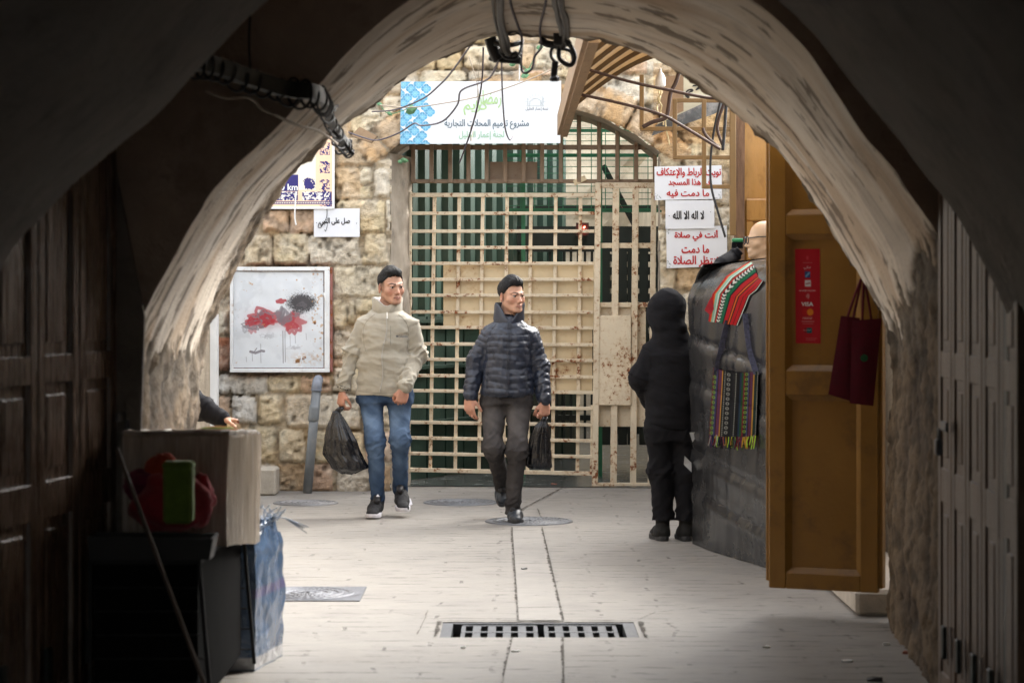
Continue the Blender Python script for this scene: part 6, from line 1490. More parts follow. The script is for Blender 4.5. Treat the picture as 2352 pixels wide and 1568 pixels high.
def leaves(spots, label, d=18.8):
    b = MB(); r2 = random.Random(len(label))
    for x, y, s in spots:
        c = at(x, y, d); R = Matrix.Rotation(r2.uniform(-.8, .8), 3, 'Y') @ Matrix.Rotation(r2.uniform(-.6, .6), 3, 'X'); o = [R @ Vector(p) * s for p in ((-.5, 0, .1), (-.2, -.05, .38), (.15, 0, .3), (.55, .05, 0), (.1, 0, -.3), (-.3, -.03, -.22))]
        b.add([c + q for q in o] + [c + Vector((0, -.015, 0))], [(i, (i + 1) % 6, 6) for i in range(6)])
    b.tube(spline([at(x, y, d) for x, y, s in spots], 4), .004, 5); tag(b.build("climbing_plant", m_green1), label, "plant", kind="thing")
leaves([(945, 255, .10), (946, 247, .06), (895, 262, .05), (872, 240, .06)], "few green leaves climbing beside the left end of the banner")
leaves([(1178, 148, .06), (1179, 138, .09), (1212, 163, .07), (1206, 175, .07), (1240, 110, .06)], "few green leaves on the wall above the banner")
leaves([(929, 369, .07), (920, 372, .05)], "small green leaf on the stone corner left of the gate", 19.1)
b = MB(); b.prism([at(806, 312, 18.6), at(826, 291, 18.6), at(866, 313, 18.6), at(852, 327, 18.6)], (0, .12, 0)); tag(b.build("wooden_plank", m_fascia), "short brown plank end jutting out left of the banner", "plank")
# cable bundles at the crown of the arch
m_grcable = M("grey cable", (.075, .072, .068), .55, .2, 20, .1)
def bundle(label, path, ks, seed, holders):
    t = thing("cable_bundle", at(*path[-1]), label, "cable bundle", "cable bundles hanging at the arch crown"); r2 = random.Random(seed); b = MB()
    for k in range(ks):
        a = r2.uniform(0, 6.28); o = Vector((math.cos(a) * .022, math.sin(a) * .022, 0)); b.tube(spline([atf(*p, .045) + o * r2.uniform(.4, 1.3) for p in path], 7), r2.uniform(.006, .011), 7)
    b.build("cables", m_grcable, t, smooth=True); 
    for pts, r in holders: b = MB(); b.tube(spline([at(*p) for p in pts], 7), r, 8); b.build("coil", m_rubber, t, smooth=True)
    return t
o = bundle("grey cable bundle hanging at the arch crown, with a flat black bracket", [(1138, -60, 10.2), (1143, 10, 10.6), (1146, 50, 10.9), (1154, 92, 11.2), (1162, 122, 11.3), (1185, 126, 11.35)], 7, 4, [([(1148, 112, 11.3), (1160, 132, 11.3), (1185, 134, 11.3), (1197, 112, 11.35), (1200, 92, 11.4)], .008), ([(1150, 42, 10.9), (1165, 40, 10.9), (1164, 55, 10.9)], .007), ([(1126, 88, 11.35), (1136, 120, 11.35), (1146, 138, 11.35)], .030), ([(1135, 100, 11.3), (1170, 104, 11.3), (1198, 98, 11.4)], .012), ([(1158, 84, 11.2), (1180, 72, 11.2), (1197, 82, 11.3)], .006), ([(1172, 130, 11.3), (1184, 120, 11.3), (1190, 130, 11.3)], .006)])
b = MB(); p = at(1172, 138, 11.38); b.box(p, (.105, .03, .034), Matrix.Rotation(.06, 3, 'Y'), bev=.004); b.box(at(1140, 118, 11.39), (.045, .03, .11), Matrix.Rotation(.35, 3, 'Y'), bev=.006); b.build("bracket", m_rubber, o)
o = bundle("grey cable bundle hanging at the arch crown, with black loops and a plug", [(1278, -60, 10.2), (1282, 8, 10.6), (1291, 40, 10.9), (1297, 70, 11.2), (1291, 90, 11.3), (1284, 110, 11.4)], 8, 6, [([(1276, 88, 11.35), (1300, 92, 11.35), (1320, 128, 11.38), (1310, 150, 11.38), (1286, 136, 11.38), (1284, 110, 11.4)], .012), ([(1290, 112, 11.4), (1312, 120, 11.4), (1316, 148, 11.4), (1295, 144, 11.4)], .009), ([(1284, 104, 11.4), (1268, 112, 11.4), (1266, 130, 11.4), (1275, 142, 11.4)], .008), ([(1240, 92, 11.38), (1260, 102, 11.38), (1288, 104, 11.38)], .018), ([(1300, 92, 11.3), (1308, 104, 11.3)], .016)])
b = MB(); b.box(at(1281, 85, 11.2), (.042, .03, .085), bev=.008); b.build("connector", m_rubber, o); b = MB(); b.box(at(1274, 158, 11.42), (.032, .03, .075), Matrix.Rotation(.1, 3, 'Y'), bev=.004); b.build("clip", m_rubber, o); b = MB(); b.tube([at(1272, 172, 11.42), at(1274, 180, 11.42), at(1274, 187, 11.42)], [.012, .026, .022], 10); b.build("plug", m_rubber, o)
for pts, lab in (([(1168, -40, 10.4), (1173, 10, 10.6), (1190, 62, 11.1), (1199, 92, 11.35), (1197, 150, 11.5), (1204, 168, 11.5), (1222, 158, 11.5), (1228, 130, 11.5), (1243, 108, 11.45), (1240, 66, 11.1), (1253, 6, 10.6), (1258, -30, 10.4)], "single dark wire making a long loop between the two cable bundles"),):
    b = MB(); b.tube(spline([atf(*p, .03) for p in pts], 6), .006, 7); tag(b.build("wire", m_wire, smooth=True), lab, "wire")
# cable tray wound with wire on the left of the vault
t = thing("cable_tray", at(640, 190, 9.6), "black cable tray wound with coiled wire crossing the left of the arch", "cable tray")
path = [(440, 140, 8.1), (490, 150, 8.3), (570, 178, 8.55), (650, 203, 8.75), (722, 214, 8.9), (748, 240, 9.6), (766, 290, 10.9), (790, 325, 11.35), (800, 340, 11.5)]
sp = spline([atf(*p, .06) for p in path], 8); b = MB(); rgs = []
for i, p in enumerate(sp):
    tg = (sp[min(i + 1, len(sp) - 1)] - sp[max(i - 1, 0)]).normalized(); u = Vector((0, 0, 1)) - tg * tg.z; u.normalize(); s = tg.cross(u); h = .030 if i < 36 else .016
    rgs.append([p + u * h * a + s * .018 * c for a, c in ((-1, -1), (-1, 1), (1, 1), (1, -1))])
b.rings(rgs); b.build("tray", m_dkmetal, t); b = MB(); pts = []; r2 = random.Random(2); N_ = 420
for i in range(N_):
    f = i / (N_ - 1) * (len(sp) - 2); k = int(f); p = sp[k].lerp(sp[k + 1], f - k); a = i * .33; q = .043 + .016 * float(noise(np.array([i * .08, 0.3, 1.]), 4)); pts.append(p + Vector((math.cos(a) * q * .6, math.cos(a) * .01, math.sin(a) * q - .012)))
b.tube(pts, .0055, 6); b.build("coiled_wire", m_rubber, t); b = MB(); b.tube(spline([atf(*p) for p in ((470, 208, 8.4), (520, 225, 8.5), (560, 222, 8.6), (585, 232, 8.7), (600, 250, 8.75), (618, 258, 8.8), (640, 268, 8.85), (690, 290, 9.2), (730, 300, 10.2), (775, 330, 11))], 6), .006, 7); b.build("pale_wire", m_tan, t, smooth=True)
b = MB(); b.tube(spline([at(576, 176, 8.55), at(572, 100, 8.55), at(575, 30, 8.55)], 5), .005, 6); b.build("hanger", m_rubber, t); b = MB()
for i, (x, y) in enumerate(((772, 325), (788, 338), (798, 330), (780, 345), (803, 345), (776, 312))): b = MB(); b.tube(spline([atf(x + 9 * math.cos(a * 1.1 + i), y + 9 * math.sin(a), 11.45 + .01 * i) for a in np.linspace(0, 5, 7)], 4), .006, 6); b.build("loose_end", m_rubber, t, smooth=True)
for a, c in (((735, 235), (752, 232)), ((740, 262), (770, 252)), ((750, 250), (775, 244)), ((765, 300), (780, 318)), ((792, 330), (808, 352))): b = MB(); b.bar(atf(*a, 10.4, .08), atf(*c, 10.4, .08), .012, .012); b.build("tie", m_rubber, t)

# ================================================================ right side: rack, textiles, ochre door
m_cover = M("grey plastic cover", (.017, .017, .018), .25, .2, 3.5, .0, 14, spec=.55, bd=.02)
def rack_cover():
    t = thing("covered_rack", (1.35, 14.4, 0), "tall goods rack wrapped in shiny grey plastic sheeting", "covered rack")
    A0, B0 = Vector((1.145, 15.05)), Vector((1.62, 13.15)); L = (B0 - A0).length; d = (B0 - A0) / L; n = Vector((-abs(d.y), -d.x * -1)) ; n = Vector((d.y, -d.x)); n = n if n.x < 0 else -n
    nu, nv = 90, 110; P = np.zeros((nu + 30, nv, 3)); H = 1.80
    for i in range(nu + 30):
        for j in range(nv):
            v = j / (nv - 1); z = H * v
            if i < 30: u = i / 30; base = A0 + Vector((.55, .16)) * (1 - u); nn = Vector((d.x, d.y)) * -1
            else: u = (i - 30) / (nu - 1); base = A0 + d * L * u; nn = n
            zz = z; inn = 0
            if v > .86: q = (v - .86) / .14; inn = .22 * q ** 1.6; zz = H * .86 + H * .14 * math.sin(q * 1.35) * .95 + .06 * (u if i >= 30 else 1 - u)
            lean = .015 * math.sin(v * 3.1) - .05 * v
            p = base - nn * (inn + lean * .6); P[i, j] = (p.x, p.y, zz + .004)
    X_, Z_ = P[..., 1], P[..., 2]; sag = np.zeros(P.shape[:2])
    q = np.stack([X_ * 5 + Z_ * 1.0, Z_ * 1.1 - X_ * 0, X_ * 0], -1); sag += .012 * fbm(q * .6, 2, 4); sag += .004 * fbm(np.stack([X_ * 11 + Z_ * 2.2, Z_ * 1.1, X_ * 0 + 2], -1), 3, 8)
    for zc in (.38, .62, 1.05, 1.34): 
        zl = zc - .12 * (15.05 - X_); sag -= .010 * np.exp(-((Z_ - zl) / .018) ** 2); sag += .010 * np.exp(-((Z_ - zl + .07) / .05) ** 2)
    P[..., 0] += sag * n.x; P[..., 1] += sag * n.y; b = MB(); b.grid(P[:31]); b.grid(P[30:]); o = b.build("plastic_cover", m_cover, t, smooth=True); global cov_bv; cov_bv = BVHTree.FromPolygons([v.co + t.location for v in o.data.vertices], [p.vertices[:] for p in o.data.polygons])
    b = MB(); b.prism([(1.34, 14.9, .02), (1.70, 13.5, .02), (2.0, 13.5, .02), (2.0, 14.9, .02)], (0, 0, 1.58)); b.build("goods", m_blackt, t)
    b = MB(); r2 = random.Random(4)
    for k in range(1): c = at(1606 + r2.uniform(-10, 10), 1000 + k * 9, 15.0); b.add([c, c + Vector((-.05, -.02, .02)), c + Vector((-.03, -.03, -.04)), c + Vector((.02, -.03, .03))], [(0, 1, 2), (0, 3, 1)])
    c = at(1588, 1062, 15.02); b.add([c, c + Vector((-.045, -.02, .045)), c + Vector((-.05, -.02, -.01)), c + Vector((0, -.02, -.06))], [(0, 1, 2, 3)]); b.build("torn_flap", m_plasticL, t)
    b = MB()
    for zc in (.38, .62, 1.05, 1.34): b = MB(); b.tube([tuple(P[i, max(0, min(nv - 1, int(((zc - .12 * (15.05 - P[i, 40, 1])) / H) * (nv - 1))))] + np.array((n.x, n.y, 0)) * .001) for i in range(30, nu + 30, 2)], .003, 5); b.build("seam", m_cover, t)
m_plasticL = M("clear torn plastic", (.55, .57, .58), .2, .1, 9, .3, 30, spec=.6)
rack_cover()
def on_cover(x, y, gap, dflt):
    o = Vector((0, 0, CH)); h = cov_bv.ray_cast(o, (at(x, y, 1) - o).normalized()); d = h[0].y if h[0] is not None and h[0].y < 15.5 else dflt
    return min(d, dflt) - gap
def cloth(name, label, cat, corners, cvs, wav, d0, thick=.006, seed=1):
    pass
# striped shawl draped over the rack
def shawl():
    t = thing("striped_shawl", at(1680, 750, 14.1), "red, green and white striped woven shawl draped over the covered rack", "shawl"); w, h = 110, 150; cv = Canvas(w, h, lin([.62, .08, .10]))
    red, dkr, grn, wht, blk, org, mint = [lin(c) for c in ([.68, .07, .10], [.30, .03, .05], [.05, .36, .24], [.82, .85, .82], [.05, .04, .05], [.82, .38, .12], [.55, .74, .66])]
    for x0, x1, c in ((0, 6, red), (6, 10, org), (10, 18, mint), (18, 22, wht), (22, 25, grn), (25, 30, red), (30, 42, wht), (42, 52, grn), (52, 56, blk), (56, 68, red), (68, 71, blk), (71, 75, org), (75, 79, blk), (79, 90, red), (90, 92, blk), (92, 104, red), (104, 107, blk), (107, 110, wht)): cv.rect(x0, 0, x1, h, c)
    for y in range(-6, h + 8, 8):
        for s_ in (0, 1): cv.stroke([(31, y + s_ * 2), (36, y + 4), (41, y + s_ * 2)], 1.3, blk)
    cv.mask(((cv.Y % 2) < 1).astype(float), (0, 0, 0), .12); V = np.zeros((h, w, 3)); d = 14.1
    prof = [(0, (1722, 600), (1752, 648)), (.35, (1668, 634), (1738, 668)), (.52, (1636, 676), (1722, 680)), (1.0, (1627, 738), (1694, 748))]
    for j in range(h):
        v = j / (h - 1); fs = [p[0] for p in prof]
        lx, ly, rx, ry = [np.interp(v, fs, [p[a][b_] for p in prof]) for a, b_ in ((1, 0), (1, 1), (2, 0), (2, 1))]
        for i in range(w):
            u = i / (w - 1); xq = lx + (rx - lx) * u; yq = ly + (ry - ly) * u; dd = on_cover(xq, yq, .035, 14.9 - (xq - 1630) * .0062); p = at(xq, ly + (ry - ly) * u, dd); V[j, i] = (p.x, p.y - .018 * math.sin(u * 9 + v * 2) * v, p.z + .012 * math.sin(u * 7) * (1 - v))
    cv.a *= .7; b = MB(); b.grid(V, cv.a); b.grid(V + np.array((0, .012, 0)), cv.a, flip=True); b.build("woven_cloth", m_clothp, t, smooth=True); b = MB(); c = at(1638, 690, 14.2); b.add([at(1633, 682, 14.5), at(1618, 712, 14.5), at(1632, 724, 14.5), at(1645, 700, 14.5)], [(0, 1, 2, 3)]); b.build("folded_corner", M("red fold", (.36, .02, .03), .9, .2, 20, .3), t)
m_clothp = painted("woven cloth", .95, .25, .15)
shawl()
m_strap = M("strap", (.055, .06, .10), .9, .6, 60, .3)
def woven_bag():
    d = 14.0; t = thing("woven_bag", at(1683, 1020, d), "fringed black and multicoloured woven shoulder bag hanging on the covered rack", "bag"); w, h = 112, 176; cv = Canvas(w, h, lin([.05, .05, .06])); c = lambda *q: lin(q)
    for x0, x1, col in ((0, 4, c(.35, .16, .18)), (4, 8, c(.18, .26, .20)), (8, 12, c(.22, .20, .36)), (12, 14, c(.06, .06, .10)), (14, 22, c(.36, .14, .22)), (22, 24, c(.70, .52, .18)), (24, 26, c(.05, .05, .06)), (66, 70, c(.10, .17, .25)), (70, 75, c(.10, .26, .13)), (75, 79, c(.40, .07, .10)), (79, 86, c(.06, .06, .07)), (86, 89, c(.25, .25, .40)), (91, 99, c(.34, .13, .20)), (99, 102, c(.66, .50, .18)), (102, 108, c(.09, .17, .15))): cv.rect(x0, 0, x1, h, col)
    for y in range(8, h, 13): cv.ring(38, y, 3.2, .7, c(.6, .6, .57)); cv.ring(82, y - 3, 3.2, .8, c(.46, .58, .2)); cv.ring(5, y + 2, 2.8, .8, c(.46, .58, .2))
    for y in range(3, h, 5): cv.disc(29, y, 1, c(.7, .7, .66)); cv.disc(56, y, 1, c(.7, .7, .66)); cv.disc(110, y, 1, c(.7, .7, .66)); cv.disc(18, y, 1.2, c(.25, .22, .42)); cv.disc(95, y, 1.2, c(.25, .22, .42))
    cv.mask(((cv.Y % 2) < 1).astype(float), (0, 0, 0), .12)
    V = np.zeros((h, w, 3)); Bk = np.zeros((h, w, 3))
    for j in range(h):
        v = j / (h - 1)
        for i in range(w):
            u = i / (w - 1); xl = 1639 - 10 * v; xr = 1742 - 6 * v; y = 852 + 150 * v + 8 * math.sin(u * 3.14) * (1 - v) - (8 * (1 - v) * (1 - u)); xq = xl + (xr - xl) * u; p = at(xq, y, on_cover(xq, y, .045, 14.7 - (xq - 1630) * .0068)); bl = .035 * math.sin(u * math.pi) * math.sin(min(1, v * 1.6 + .25) * 1.9); V[j, i] = (p.x, p.y - bl, p.z); Bk[j, i] = (p.x, p.y + .03, p.z)
    cv.a *= .7; b = MB(); b.grid(V, cv.a); b.grid(Bk, cv.a, flip=True); b.build("woven_body", m_clothp, t, smooth=True); b = MB()
    for pts in ([(1645, 860), (1655, 810), (1672, 735)], [(1738, 860), (1722, 800), (1712, 720)]): b = MB(); b.rings([[p + o for o in (Vector((-.018, 0, 0)), Vector((.018, 0, 0)), Vector((.018, .006, 0)), Vector((-.018, .006, 0)))] for p in spline([at(x, y, on_cover(x, y, .04, 14.7 - (x - 1630) * .0068)) for x, y in pts], 8)]); b.build("strap", m_strap, t)
    r2 = random.Random(6); b = MB(); cl = [c(.62, .78, .25), c(.35, .16, .30), c(.70, .55, .2), c(.55, .55, .52), c(.12, .2, .3), c(.4, .1, .14), c(.06, .06, .07), c(.06, .06, .07)]
    for k in range(70):
        u = k / 69; x = 1629 + 106 * u; p = at(x, 1000 + 2 * math.sin(k), on_cover(x, 1000, .05, 14.7 - (x - 1630) * .0068)); L = r2.uniform(.05, .085); q = Vector((r2.uniform(-.015, .015), -.012, -L)); b.tube([p, p + q * .5 + Vector((r2.uniform(-.006, .006), -.004, 0)), p + q], .0035, 4, col=cl[r2.randrange(8)] * 1.2)
    b.build("fringe", m_clothp, t)
woven_bag()
# mannequin head in spectacles
def mannequin():
    d = 15.4; t = thing("mannequin_head", at(1745, 590, d), "bald beige mannequin head wearing black spectacles behind the ochre door", "mannequin head"); c = A_(at(1752, 552, d)); S = 1.05; fr = head_frame(math.radians(-80)); s = Sdf(c - .22, c + .22, .005); head(s, c, fr, S); s.cap(c - (0, 0, .08), c - (0, 0, .20), .055, .07, .02)
    V, Fc = s.mesh(); V = relax(V, Fc, 2, .5); np_mesh("head", V, Fc, M("beige plastic", (.62, .42, .27), .35, .05, 9, 0), t); b = MB(); r, f, u = fr
    for q in (-1, 1):
        b.tube([Vector(c + (r * q * (.032 + .026 * math.cos(a)) + f * .108 + u * (.0 + .022 * math.sin(a))) * S) for a in np.linspace(0, 6.28, 20)], .0035, 6); b.tube([Vector(c + (r * q * .06 + f * .106 + u * .012) * S), Vector(c + (r * q * .084 + f * .05 + u * .02) * S), Vector(c + (r * q * .088 - f * .02 + u * .022) * S)], .0035, 6)
    b.build("spectacles", m_rubber, t); b = MB(); b.tube(spline([Vector(c + (r * .082 + f * .09 + u * .0) * S), Vector(c + (r * .085 + f * .08 - u * .05) * S), Vector(c + (r * .07 + f * .06 - u * .11) * S)], 5), .004, 6); b.build("cord", m_rubber, t)
mannequin()
t = thing("hand_brush", at(1694, 556, 15.6), "green backed hand brush hanging beside the mannequin head", "brush"); b = MB(); b.box(at(1694, 552, 15.6), (.075, .05, .028), bev=.008); b.build("back", M("green plastic", (.02, .20, .08), .35, .1, 9, 0), t); b = MB(); c = at(1694, 560, 15.6)
for k in range(60): x = c.x - .034 + .068 * (k % 12) / 11; y = c.y - .02 + .04 * (k // 12) / 4; b.tube([(x, y, c.z + .012), (x + .004 * math.sin(k), y, c.z - .03)], .0022, 4)
b.build("bristles", m_blackt, t)
b = MB(); b.tube(spline([at(1700, 575, 15.3), at(1682, 590, 15.3), at(1662, 602, 15.2), at(1640, 615, 15.1)], 6), [.03] * 3 + [.045] * 12 + [.03] * 4, 10); tag(b.build("dark_scarf", m_blackt, smooth=True), "black bundled scarf on top of the covered rack", "scarf")
# the ochre door leaf
def ochre_door():
    A0, B0 = Vector((1.292, 11.72)), Vector((1.80, 11.50)); L = (B0 - A0).length; d3 = Vector(((B0 - A0).x / L, (B0 - A0).y / L, 0)); n3 = Vector((d3.y, -d3.x, 0)); R = Matrix((d3, n3, Vector((0, 0, 1)))).transposed()
    t = thing("ochre_door", (*A0, 0), "open ochre painted panelled door leaf standing on the right", "door"); b = MB(); z0, z1 = .135, 2.75
    O = Vector((*A0, 0)); put = lambda sa, sb, za, zb, da, db, bev=.004: b.box(O + d3 * (sa + sb) / 2 + n3 * (da + db) / 2 + Vector((0, 0, (za + zb) / 2)), (sb - sa, db - da, zb - za), R, bev=bev)
    zz = [(z0, .215), (1.09, 1.215), (1.885, 1.985), (2.60, z1)]; sl, sr = .088, L - .088
    put(0, sl, z0, z1, 0, .042); put(sr, L, z0, z1, 0, .042)
    for a, c in zz: put(sl, sr, a, c, 0, .0415)
    b.build("frame", m_ochre, t)
    for (q0, q1) in zip(zz[:-1], zz[1:]):
        b = MB(); za, zb = q0[1], q1[0]; w = .026; o2 = [(sl, za), (sr, za), (sr, zb), (sl, zb)]; i2 = [(sl + w, za + w), (sr - w, za + w), (sr - w, zb - w), (sl + w, zb - w)]; pt = lambda s, z, dd: O + d3 * s + n3 * dd + Vector((0, 0, z))
        b.rings([[pt(s, z, .040) for s, z in o2], [pt(s, z, .016) for s, z in i2]], cap=(False, True)); b.build("panel", m_ochre, t)
    b = MB(); put(-.028, .0, z0 + .03, z1, -.045, .0, .003); put(.0, L, z0 + .03, z1, -.045, -.006, .003); b.build("rear_leaf", m_ochre, t)
    b = MB(); put(L, L + .02, z0 + .02, z1, -.03, .03, .003); b.build("hinge_post", m_ochre, t)
    f = lambda s, z, dd=.0175: O + d3 * s + n3 * dd + Vector((0, 0, z))
    # payment sticker
    w, h = 64, 226; cv = Canvas(w, h, lin([.74, .07, .14])); wh, bl, dk = lin([.92, .90, .90]), lin([.12, .28, .52]), lin([.10, .10, .16])
    cv.disc(32, 22, 5, lin([.9, .35, .4]), .5, rx=.7); cv.rect(20, 33, 44, 34.5, wh, .3); cv.rect(25, 54, 39, 69, bl); cv.stroke([(28, 66), (36, 58)], 2, lin([.5, .7, .85])); cv.rect(25, 75, 40, 90, wh); cv.stroke([(28, 84), (37, 82)], 1.4, lin([.7, .2, .2])); cv.rect(12, 99, 52, 100.5, wh, .35)
    for r_ in (3, 6, 9): cv.mask(np.clip(1 - abs(np.hypot(cv.X - 26, cv.Y - 113) - r_), 0, 1) * (abs(cv.Y - 113) < (cv.X - 26)), wh, .8)
    cv.disc(25, 151, 8, lin([.80, .10, .12])); cv.disc(38, 151, 8, lin([.93, .55, .12])); cv.rect(19, 163, 44, 164.5, wh, .4); cv.rect(16, 172, 48, 174, wh, .3); cv.rect(18, 178, 46, 179.5, wh, .3)
    cv.rect(22, 188, 42, 201, lin([.05, .38, .42])); cv.rect(22, 188, 29, 201, lin([.6, .1, .16])); cv.rect(26, 213, 54, 214, wh, .25); cv.rect(26, 217, 50, 218, wh, .25)
    s0, s1, zt, zb = .128, .255, 1.815, 1.348; cv.a *= .8; panel("payment_sticker", cv, f(s0, zt), f(s1, zt), f(s0 + .004, zb), m_paint, t, .001); b = MB(); zc = lambda y: zt - (zt - zb) * y / h
    for s, y, ww, hh, ar, bo in (("VISA", 132, .060, .020, False, .03), ("بنكي", 45, .034, .016, True, .01), ("UnionPay", 194.5, .038, .006, False, 0), ("mastercard", 166, .046, .006, False, 0), ("WE ACCEPT YOUR CARD", 100, .085, .005, False, 0)): lettering(b, s, f((s0 + s1) / 2, zc(y), .0195), ww, tuple(d3), (0, 0, 1), h=hh, bold=bo, ar=ar)
    b.build("lettering", m_sheetw, t)
    # two flat maroon bags on the stile
    m_mar = M("maroon cloth", (.115, .008, .020), .9, .2, 20, .3, 120); g = "maroon cloth bags on the ochre door"
    for nm, poly, lift, lab in (("cloth_bag", [(1932, 725), (1975, 730), (1966, 925), (1903, 905)], .05, "maroon cloth bag on the ochre door, the tilted one behind"), ("cloth_bag", [(1957, 736), (2025, 731), (2006, 932), (1952, 926)], .075, "maroon cloth bag on the ochre door, the front one with a green spot")):
        P = [at(x, y, 11.45 - lift) for x, y in poly]; tb = thing(nm, (P[0] + P[2]) / 2, lab, "bag", g); gr = np.zeros((14, 20, 3))
        for i in range(14):
            for j in range(20):
                u, v = i / 13, j / 19; p = (P[0] * (1 - u) + P[1] * u) * (1 - v) + (P[3] * (1 - u) + P[2] * u) * v; gr[i, j] = (p.x, p.y - .014 * math.sin(u * 3.14) * math.sin(.3 + v * 2.4) , p.z)
        b = MB(); b.grid(gr); b.grid(gr * np.array((1, 0, 1)) + np.array((0, P[0].y + .008, 0)), flip=True); b.build("sack", m_mar, tb, smooth=True); b = MB(); top = at(1985 if lift > .06 else 1978, 640, 11.44 - lift)
        for q in (.35, .65): b.tube(spline([P[0] * (1 - q) + P[1] * q, (P[0] * (1 - q) + P[1] * q) * .5 + top * .5 + Vector((.01 * (q - .5), 0, 0)), top], 5), .006, 6)
        b.build("handle", m_mar, tb, smooth=True)
        if lift > .06: b = MB(); p = at(1983, 898 - 0, 11.36); p = at(1985, 822, 11.355); b.lathe([(0, -.001), (.018, -.001), (.018, .002), (0, .002)], p, 'y', 20); b.build("green_spot", M("green spot", (.02, .10, .04), .8, .1, 20, 0), tb)
ochre_door()

# ================================================================ left foreground: rack, box, sack, soft goods
m_cardb = M("wrapped carton", (.40, .335, .265), .2, .3, 5, .5, 14, spec=.55, stretch=(9, 9, .8), dirt=(.50, .45, .40), damt=.6, dscl=3, bd=.02)
def carton():
    t = thing("wrapped_carton", (-1.25, 9.35, .62), "large cardboard carton wrapped in clear film on the left", "carton"); n = 26; c = [(-1.452, 8.80), (-1.066, 8.80), (-1.066, 9.94), (-1.452, 9.94)]; z0, z1 = .640, 1.068; R = []; lv = 26
    pts = []
    for k in range(4):
        a, b_ = Vector(c[k]), Vector(c[(k + 1) % 4]); pts += [a.lerp(b_, i / n) for i in range(n)]
    for j in range(lv):
        v = j / (lv - 1); ring = []
        for i, p in enumerate(pts):
            z = z0 + (z1 - z0) * v - .062 * v * (p.y - 8.8) / 1.14 - .10 * (1 - v) * (p.y - 8.8) / 1.14; cx_, cy_ = -1.26, 9.37; f = 1 - .02 * (v > .97); q = np.array([p.x * 6, p.y * 6, z * 1.5]); w = .012 * float(fbm(q, 3, 5)) + .010 * float(fbm(np.array([p.x * 22, p.y * 22, z * 1.2]), 2, 7))
            ring.append(Vector((cx_ + (p.x - cx_) * f + w, cy_ + (p.y - cy_) * f + w * .3, z + .006 * float(noise(np.array([i * .3, 0, v * 2.]), 3)))))
        R.append(ring)
    b = MB(); b.rings(R); b.build("carton_body", m_cardb, t, smooth=False); b = MB(); b.tube(R[-1][::3], .008, 6, closed=True); b.build("film_edge", m_filmE, t)
m_filmE = M("film edge", (.42, .38, .34), .3, .2, 20, .3)
carton()
def sack():
    t = thing("blue_sack", (-1.2, 10.1, 0), "crumpled blue plastic sack standing on the ground at the left", "sack"); c = [(-1.40, 9.86), (-1.085, 9.90), (-1.008, 10.32), (-1.36, 10.40)]; n = 30; lv = 60; R = []; C0 = []
    pts = []
    for k in range(4):
        a, b_ = Vector(c[k]), Vector(c[(k + 1) % 4]); pts += [a.lerp(b_, i / n) for i in range(n)]
    cols = []
    for j in range(lv):
        v = j / (lv - 1); ring = []; z = .61 * v
        for i, p in enumerate(pts):
            cx_, cy_ = -1.21, 10.12; bul = 1 + .055 * math.sin(v * 3.0) - .16 * max(0, v - .82) / .18 - .02; q = np.array([p.x * 5, p.y * 5, z * 5]); cr = 1 - 2 * abs(float(fbm(q, 3, 6))); cr2 = float(fbm(q * 3.2, 2, 16)); w = .016 * cr + .009 * cr2
            ring.append(Vector((cx_ + (p.x - cx_) * (bul + w * 2.4), cy_ + (p.y - cy_) * (bul + w * 1.5), z + (.02 * cr2 if v > .9 else 0))))
            s = .5 + .5 * float(noise(np.array([p.x * 7, p.y * 7, z * 4.]), 21)); base = np.array((.030, .055, .105)) * (1 - s) + np.array((.095, .17, .30)) * s
            if v < .10 and v > .015: base = np.array((.42, .42, .43))
            if .50 < v < .56 and p.x > -1.1: base = base * .6 + np.array((.12, .05, .16)) * .5
            cols.append(base)
        R.append(ring)
    b = MB(); b.rings(R, col=np.array(cols)); b.build("sack_body", M("blue polythene", (1, 1, 1), .24, .15, 6, .5, 12, spec=.6, attr=True, bd=.02), t, smooth=False); b = MB(); r2 = random.Random(9)
    for k in range(40): a = R[-1][60 + r2.randrange(-28, 20)] + Vector((r2.uniform(-.05, .02), 0, -.02)); q = Vector((r2.uniform(-.03, .05), r2.uniform(-.04, .04), r2.uniform(.03, .09))); b.tube([a, a + q * .6, a + q + Vector((r2.uniform(-.01, .03), 0, -.01))], .0028, 4)
    for k in range(8): a = R[-1][56] + Vector((0, 0, -.01)); b.tube([a, a + Vector((.05, .02 * k / 8, .0)), a + Vector((.10 + .008 * k, .0, -.02 - .012 * r2.random() * k)), ], .0025, 4)
    b.build("frayed_top", M("frayed plastic", (.40, .46, .55), .4, .2, 20, .2), t)
sack()
